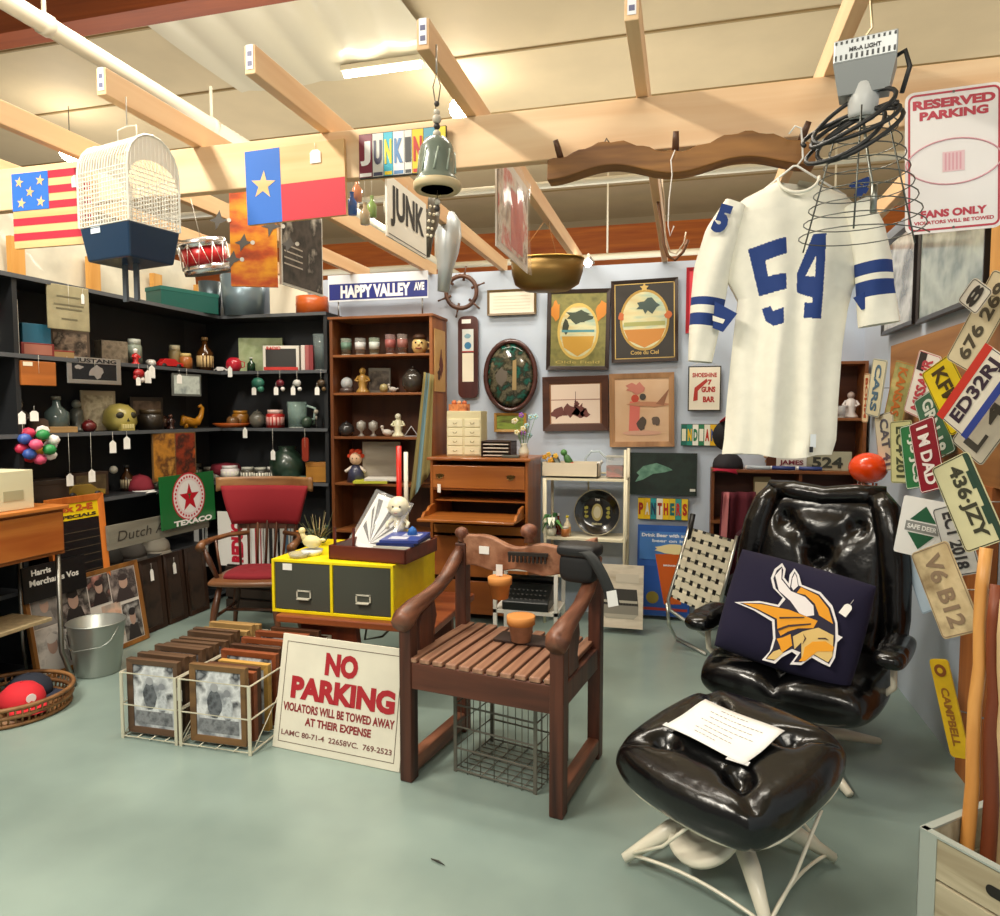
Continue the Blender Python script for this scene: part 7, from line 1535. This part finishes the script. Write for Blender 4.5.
b = B(); b.grid(lambda u, v: ((u - .5) * (.66 - .0 * v), .30 - .10 * (2 * u - 1) ** 2, .985 + .075 * v - .02 * (2 * u - 1) ** 4 * (1 - v)), 20, 4, wood('#7a5030', '#a07448', 'x', .4)); b.done('crest_rail', t, solid=.022)
b = B(); b.grid(lambda u, v: ((u - .5) * (.60 - .14 * (1 - v)), .265 - .06 * (2 * u - 1) ** 2 - .018 * math.sin(PI * v), .74 + .26 * v), 20, 8, mat('#8a1420', .85, c2='#b02232', scale=9)); b.done('back_pad', t, solid=.03, label='red velvet pad hung from the crest rail')
b = B(); b.bx(-.21, .21, .252, .262, .70, .745, ww); b.done('back_rail', t)
# striped signs behind the chair
t, w, h = wall_panel('vertical_sign', 'white sign with vertical red lettering behind the spindle-back chair', 'sign', 218, 512, 250, 566, 4.60); b = B(); b.bx(-w / 2, w / 2, 0, .01, 0, h, mat('#e8e4de')); b.done('board', t)
b = B(); b.text('REDUCE', .03, h * .5, h * .85, w * .38, -.002, mat('#c01c34'), 4, rot=PI / 2); b.done('lettering', t)
for k, (px, c, lb) in enumerate(((200, '#22242a', 'black-striped white slat leaning at the left behind the spindle chair'), (256, '#b02030', 'narrow white strip with red print behind the chair spindles'), (270, '#2a2a2e', 'white slat with black stripes behind the right chair spindles'), (286, '#5a7c98', 'pale blue striped slat behind the chair arm'))):
    t, w, h = wall_panel('striped_slat', lb, 'sign', px - 6, 514, px + 7, 566, 4.62); b = B(); b.bx(-w / 2, w / 2, 0, .01, 0, h, mat('#e6e4e0')); b.done('board', t); b = B(); b.rect(-w * .1, w * .16, 0, h, -.002, mat(c)); b.rect(w * .3, w * .38, 0, h, -.002, mat(c)); b.done('stripes', t)
# things that carry those slats
t = thing('low_crate', 'dark low crate behind the spindle-back chair carrying the white signs', 'crate', (-2.95, 4.64, 0)); b = B()
zt = onY(285, 566, 4.62).z
for k in range(4): b.bx(-.42, .86, -.08, -.06, .02 + k * (zt - .02) / 4, (k + 1) * (zt - .02) / 4, mat('#2c2018'))
b.bx(-.42, .86, -.06, .12, 0, zt - .005, mat('#221a14')); b.done('body', t)

# ---------------- on the yellow cabinet
zc = .7165
t = thing('duck_figurine', 'cream duck figurine with orange beak on the yellow cabinet', 'figurine', onY(312, 540, 3.45) * 1, R(10)); t.location = (onY(312, 545, 3.45).x, 3.45, zc + .03); duck(t, .15, '#ddd09a', '#c8702c')
t = thing('white_dish', 'small white dish under the duck figurine', 'dish', (t.location.x, 3.45, zc)); b = B(); b.lathe([(.001, 0), (.05, 0), (.06, .028), (.001, .028)], mat('#e4e6e4', .3), 20); b.done('body', t)
t = thing('dried_plant', 'dark green twiggy plant behind the duck figurine', 'plant', (onY(318, 540, 3.72).x, 3.72, zc)); b = B()
for k in range(26): a = k * 2.4; r = .05 + .04 * (k % 3); b.tube([(0, 0, 0), (r * .5 * math.cos(a), r * .5 * math.sin(a), .07), (r * math.cos(a), r * math.sin(a), .10 + .09 * (k % 4) / 3)], [.003, .002, .001], mat('#5a5a34' if k % 3 else '#a89468'), 4)
b.done('twigs', t); b = B()
for k in range(30): a = k * 1.9; r = .03 + .06 * (k % 5) / 5; b.ball((r * math.cos(a), r * math.sin(a), .03 + .08 * ((k * 7) % 10) / 10), .014, mat('#2c4030'), (1, .4, 1.4), 6, (k, k * 2, 0))
b.done('leaves', t, kind=None)
t = thing('glass_ashtray', 'clear glass dish at the front middle of the yellow cabinet', 'dish', (onY(298, 552, 3.36).x, 3.37, zc)); b = B(); b.lathe([(.001, 0), (.05, 0), (.06, .025), (.052, .025), (.04, .008), (.001, .008)], glass('#b8b4a4', .55), 16); b.done('body', t)
t = thing('wooden_tray_box', 'red-brown open wooden tray of magazines on the yellow cabinet', 'tray', (-1.60, 3.55, zc), R(-4)); rb = wood('#4a1a10', '#6e2c1a', 'x', .35)
w_, d_, h_ = .46, .40, .075; b = B()
for a in ((-w_ / 2, w_ / 2, -d_ / 2, -d_ / 2 + .012, 0, h_), (-w_ / 2, w_ / 2, d_ / 2 - .012, d_ / 2, 0, h_), (-w_ / 2, -w_ / 2 + .012, -d_ / 2, d_ / 2, 0, h_), (w_ / 2 - .012, w_ / 2, -d_ / 2, d_ / 2, 0, h_), (-w_ / 2, w_ / 2, -d_ / 2, d_ / 2, 0, .008)): b.bx(*a, rb)
b.done('body', t, bevel=.002)
for sx in (-.205, -.09): b = B(); b.bx(sx - .006, sx + .006, -.18, -.17, .01, .17, rb); b.done('upright_divider', t)
for k, (c, lb) in enumerate((('#1e5a3c', 'green magazine lowest in the tray stack'), ('#e0dcd0', 'white magazine in the tray stack'), ('#24306a', 'dark blue magazine second from top in the tray'), ('#3a4a9a', 'blue magazine with pale patches topmost in the tray'))):
    t = thing('magazine', lb, 'magazine', (-1.49 + .006 * k, 3.52 + .008 * k, zc + .050 + .0155 * k + (0)), R(-8 + 5 * k)); b = B(); b.bx(-.105, .105, -.14, .14, 0, .013, mat(c, .4)); b.done('pages', t)
    b = B(); b.bx(-.104, .104, -.139, .139, .013, .0145, mat(c, .3)); 
    if k == 3: b.bx(-.07, .03, -.1, -.02, .0145, .0150, mat('#c8ccdc')); b.bx(-.02, .08, .0, .08, .0145, .0150, mat('#b8bcd4'))
    b.done('cover', t)
t = thing('print_sleeve', 'black and white burst print in a white tilted rack, on the yellow cabinet', 'print', (-1.735, 3.60, zc + .01), rot=(R(-32), R(14), R(-14))); w_, h_ = .24, .33
b = B(); b.bx(-w_ / 2, w_ / 2, 0, .008, 0, h_, mat('#e8e6e2', .4)); b.done('white_mount', t)
b = B(); b.rect(-w_ * .42, w_ * .42, h_ * .08, h_ * .92, -.001, mat('#d8d8d6'))
for k in range(11):
    a = R(6 + 16 * k); x1, z1 = math.cos(a), math.sin(a); L_2 = .9
    p0 = (-.0, h_ * .12); q = []
    for da in (-.05, .05): q.append((max(-w_ * .41, min(w_ * .41, p0[0] + .4 * math.cos(a + da))), max(h_ * .09, min(h_ * .91, p0[1] + .4 * math.sin(a + da)))))
    b.poly([p0, q[0], q[1]], -.002, mat('#17181a'))
b.done('burst_print', t)
b = B(); b.grid(lambda u, v: ((u - .5) * w_ * 1.15, -.012 + .006 * math.sin(u * 11 + v * 4), -.01 + v * h_ * 1.08), 10, 10, glass('#ffffff', .18)); b.done('plastic_sleeve', t)
t = thing('plain_doll', 'small pale round-headed doll seated behind the magazines', 'doll', (onY(400, 520, 3.72).x, 3.70, zc + .105), R(10)); pale = mat('#e9e2c6', .4, coat=.2)
b = B(); b.lathe([(.001, 0), (.04, 0), (.042, .03), (.03, .06), (.02, .085), (.001, .09)], pale, 16); b.done('body', t)
b = B(); b.ball((0, 0, .145), .062, pale, (1, .95, .95), 18); b.ball((0, -.055, .125), .03, pale, (1.1, .6, .8), 10); b.ball((0, -.064, .135), .006, pale, n=6)
for sx in (-1, 1): b.ball((sx * .02, -.055, .15), .006, mat('#3a3430'), n=8); b.ball((sx * .061, 0, .14), .01, pale, n=6)
b.tube([(-.01, -.072, .117), (0, -.074, .115), (.01, -.072, .117)], .002, mat('#a86a60'), 5); b.done('head', t)
for sx in (-1, 1): b = B(); b.tube([(sx * .028, 0, .07), (sx * .06, -.02, .05), (sx * .055, -.045, .03)], [.014, .012, .01], pale, 8); b.done('arm', t)
t = thing('doll_stand_books', 'small stack of books the pale doll sits on', 'books', (t.location.x, 3.70, zc)); t['label'] = 'cream thick book the pale doll sits on'; t['category'] = 'book'; t.name = 'thick_book'
b = B(); b.bx(-.07, .04, -.055, .055, 0, .103, mat('#a89a58')); b.done('cover', t); b = B(); b.bx(-.066, .0405, -.052, .0551, .008, .095, mat('#d8ceb0')); b.done('pages', t)
t = thing('blue_figure', 'little blue folded cloth piece at the doll\'s side', 'cloth', (onY(410, 522, 3.60).x + .02, 3.585, zc + .1145)); b = B(); b.lathe([(.03, 0), (.022, .03), (.001, .045)], mat('#2c6ab8', .7), 8); b.done('fold', t)
for px, c, lb, z1 in ((399, '#d8281c', 'tall red taper candle behind the pale doll', wz(400, 446, 3.86)), (406, '#ece4d4', 'cream taper candle right of the red candle', wz(406, 452, 3.86))):
    t = thing('taper_candle', lb, 'candle', (onY(px, 480, 3.86).x, 3.86, zc)); b = B(); b.cyl((0, 0, .05), (0, 0, z1 - zc), .016 if c[1] == 'd' else .013, mat(c, .35), n=12); b.done('wax_body', t); b = B(); b.cyl((0, 0, z1 - zc), (0, 0, z1 - zc + .012), .0015, mat('#3a3028'), n=5); b.done('wick', t); b = B(); b.lathe([(.001, 0), (.03, 0), (.03, .01), (.018, .02), (.018, .06), (.001, .05)], metal('#b8a468'), 14); b.done('holder', t)

# ---------------- on and under the slatted armchair
cz_ = .5215; 
t = thing('terracotta_pot', 'terracotta pot standing on the dark board on the slatted seat', 'flower pot', (onY(521, 630, 2.86).x, 2.86, cz_ + .0085)); terracotta(t, .108, '#c09a80')
t = thing('terracotta_pot', 'orange terracotta pot hanging from the back board of the slatted armchair', 'flower pot', onY(500, 598, 2.95)); terracotta(t, .095, '#cc8440')
b = B(); b.tube([(0, 0, .01), (0, .0, .12)], .002, mat('#3a2a20'), 5); b.bx(-.018, .012, -.002, .0, .10, .15, mat('#e4e0dc')); b.done('hanging_wire', t)
p = onY(580, 566, 2.86)
t = thing('camera_bag', 'black camera bag with webbing strap hung on the armchair\'s right post', 'bag', p, R(-12)); bk_ = mat('#141416', .6)
b = B(); cushion(b, .16, .12, .13, bk_, p=.25); b.done('body', t); b = B(); b.X = Matrix.Translation((0, 0, .07)); cushion(b, .18, .14, .06, mat('#1a1a1c', .5), p=.3); b.done('flap', t)
b = B(); b.grid(lambda u, v: (.02 + .13 * v + .045 * u, -.07 - .02 * math.sin(v * 3), .07 - .20 * v * v + .012 * u), 3, 10, mat('#2a2c2c', .7)); b.done('strap', t, solid=.004)
b = B(); b.add([(.150, -.082, -.135), (.192, -.082, -.122), (.182, -.084, -.06), (.142, -.084, -.072)], [(0, 1, 2, 3)], mat('#eeeeea')); b.done('barcode_tag', t)
t = thing('toy_comb', 'small dark toothed iron piece resting along the armchair back board', 'ornament', onY(528, 556, 2.98)); ir = mat('#2c2420', .5, metal=.3)
b = B(); b.bx(-.09, .09, -.01, .01, 0, .015, ir)
for k in range(10): b.bx(-.088 + k * .018, -.080 + k * .018, -.008, .008, -.03, 0, ir)
b.done('toothed_bar', t)
wire_basket('rusty wire grid basket on the floor under the slatted armchair', -.19, .19, -.155, .155, .38, '#6a665c', 5, 'wire_grid_basket', 6, R(-14), (-.69, 2.81, 0))
# white side stand with a black typewriter behind the armchair
t = thing('white_stand', 'white metal stand with black typewriter behind the slatted armchair', 'stand', (onY(528, 600, 3.75).x, 3.80, 0)); wt = mat('#e8e4da', .4)
for sx in (-1, 1):
    for sy in (-1, 1): b = B(); b.box((sx * .17, sy * .12, .32), (.02, .02, .64), wt); b.done('leg', t)
b = B(); b.bx(-.18, .18, -.13, .13, .40, .42, wt); b.done('shelf', t); b = B(); b.bx(-.18, .18, -.13, .13, .64, .655, mat('#c8c4b8')); b.done('shelf', t)
t = thing('typewriter', 'black portable typewriter on the white stand behind the armchair', 'typewriter', (t.location.x, 3.80, .421)); 
b = B(); b.poly([(-.13, 0), (.12, 0), (.12, .12), (-.0, .12), (-.13, .045)], -.13, mat('#1a1c1c', .35), .26); o = b.done('body', t, rot=(0, 0, R(90)), bevel=.006)
b = B(); b.cyl((-.15, .07, .135), (.15, .07, .135), .018, mat('#2a2a2a', .4)); b.done('platen', t); b = B()
for r__ in range(3):
    for k in range(9): b.cyl((-.1 + k * .025, -.10 + r__ * .03, .05 + r__ * .018), (-.1 + k * .025, -.10 + r__ * .03, .062 + r__ * .018), .009, mat('#3c3c3a', .4), n=8)
b.done('keys', t)
# silk plant on the trolley shelf
t = thing('silk_plant', 'green and white silk plant on the trolley shelf above the armchair', 'plant', on_back(552, z2 if False else TZ[1] + .009, 4.88)); lathe_obj(t, [(.001, 0), (.03, 0), (.04, .05), (.001, .05)], '#e4e0c8', 'pot')
b = B()
for k in range(16):
    a = k * 2.4; L1 = .07 + .05 * (k % 3) / 2; c, s_ = math.cos(a), math.sin(a); z0 = .05
    b.add([(0, 0, z0), (c * L1 * .5 - s_ * .018, s_ * L1 * .5 + c * .018 - .02, z0 + .05 + .02 * (k % 4)), (c * L1, s_ * L1 - .03, z0 + .03 * (k % 4) - .02), (c * L1 * .5 + s_ * .018, s_ * L1 * .5 - c * .018 - .02, z0 + .05 + .02 * (k % 4))], [(0, 1, 2, 3)], mat(('#3c7a3a', '#5c9a50', '#e8ecd8', '#2c6030')[k % 4], .5))
b.done('leaves', t)

# ---------------- folded woven lawn chair
PT = lambda x, y, Y: onY(x, y, Y)
TL, TR, BR, BL = PT(688, 527, 4.62), PT(738, 541, 4.62), PT(715, 618, 4.45), PT(671, 597, 4.45)
t = thing('folding_lawn_chair', 'folded aluminium lawn chair with cream and black webbing, left of the black chair', 'chair', (PT(700, 600, 4.5).x, 4.5, 0)); al = metal('#c4c4bc', .3); o0 = t.location
b = B()
pts = [PT(737, 536, 4.62), PT(716, 620, 4.45)]; b.tube([q - o0 for q in pts], .011, al, 8); b.done('side_tube', t)
b = B(); pts = [PT(692, 517, 4.64), PT(680, 560, 4.55), PT(668, 600, 4.45), PT(670, 610, 4.44), PT(680, 617, 4.42), PT(706, 636, 4.36)]; b.tube([q - o0 for q in pts], .011, al, 8); b.done('side_tube', t)
b = B(); fl = [PT(667, 603, 4.45), PT(669, 625, 4.45), onZ(676, 638, .02), onZ(706, 654, .012)]; b.tube([f - o0 for f in fl], .011, al, 8); b.done('base_tube', t)
b = B(); b.tube([PT(693, 514, 4.64) - o0, PT(688, 540, 4.6) - o0], .017, mat('#161616', .4), 8); b.done('grip', t)
cwb = mat('#d4ccb4', .7); kwb = mat('#1c1a18', .7)
def BI(u, v): return (TL.lerp(TR, u)).lerp(BL.lerp(BR, u), v) - o0
b = B(); b.grid(lambda u, v: BI(u, v) + Vector((0, .008, 0)), 4, 4, kwb); b.done('dark_backing_web', t, solid=.002)
for k in range(6):
    b = B(); u0 = (k + .22) / 6; u1 = (k + .80) / 6
    b.grid(lambda u, v: BI(u0 + (u1 - u0) * u, v * 1.0) + Vector((0, .005 * (1 if math.sin(v * 7 * PI + k * PI) > 0 else -1) - .001, 0)), 1, 56, cwb, smooth=False); b.done('webbing_strip', t)
for k in range(7):
    b = B(); v0 = (k + .24) / 7; v1 = (k + .78) / 7
    b.grid(lambda u, v: BI(u, v0 + (v1 - v0) * v) + Vector((0, -.001, 0)), 24, 1, cwb); b.done('webbing_strip', t)
# caps and garments hung by the corner shelf
for px, py, r3, c1, c2, lb in ((728, 436, (R(-70), R(30), R(-10)), '#201e22', '#c01c2c', 'black cap with red brim turned sideways, left of the jersey hem'), (730, 458, (0, 0, R(-20)), '#232126', '#b01838', 'black cap with crimson brim at the left end of the corner shelf'), (740, 590, (R(-60), 0, R(10)), '#1c1a1e', '#1c1a1e', 'black cap with pale badge hung low behind the lawn chair'), (750, 545, (R(-50), 0, R(0)), '#3a1220', '#2a1018', 'dark maroon cap hung above the black badge cap')):
    t = thing('baseball_cap', lb, 'cap', onY(px, py, 4.78), group='caps hung by the corner shelf', rot=r3)
    if px == 730: t.location = (wx(712, 4.95) + .11, 5.05, RSZ[0] + .001)
    baseball_cap(t, c1, c2, .10, '#b8a8a8' if 'badge' in lb and 'above' not in lb else None)
    b = B(); b.tube([(0, 0, .1), (0, .02, .108)], .003, mat('#222'), 5); b.done('button', t)
t = thing('hanging_shirt', 'maroon shirt with pink trim hanging below the corner shelf', 'shirt', onY(735, 492, 4.84))
b = B(); P = [onY(x, y, 4.84) - t.location for x, y in ((722, 492), (756, 492), (762, 600), (716, 590))]
b.grid(lambda u, v: P[0].lerp(P[1], u).lerp(P[3].lerp(P[2], u), v) + Vector((0, .02 * math.sin(u * 15 + v * 3), 0)), 20, 14, mat('#541020', .9, c2='#7a1c30', scale=5)); b.done('cloth_folds', t, solid=.004)
b = B(); b.grid(lambda u, v: P[0].lerp(P[1], .05 + .16 * u).lerp(P[3].lerp(P[2], .02 + .14 * u), v * .9) + Vector((0, .02 * math.sin(u * 3 + v * 3) - .03, 0)), 5, 12, mat('#b06a6c', .9)); b.done('pink_trim', t, solid=.003)
# joist tags and floor bits
for k, x in enumerate(JX[1:6]):
    b = B(); b.bx(-.012, .012, -.002, 0, -.03, .045, mat('#f0f0f4')); b.bx(-.008, .008, -.0026, -.002, -.02, -.005, mat('#6a6a88')); b.bx(-.008, .008, -.0026, -.002, .01, .025, mat('#6a6a88')); t = b.done('barcode_label', None, (x, 2.02, 2.62)); t['label'] = 'white barcode sticker on the front end of the %s joist' % ('leftmost visible', 'left', 'single-star-flag', 'bell', 'rack')[k]; t['category'] = 'sticker'; t['group'] = 'stickers on joist ends'
p = onZ(438, 862, .006); t = thing('wood_splinter', 'thin dark wood splinter lying on the bare floor in front', 'splinter', p, R(-20)); b = B(); b.tube([(-.03, 0, 0), (0, .002, .001), (.03, 0, 0)], [.002, .004, .001], mat('#2c2a24'), 5); b.done('sliver', t)
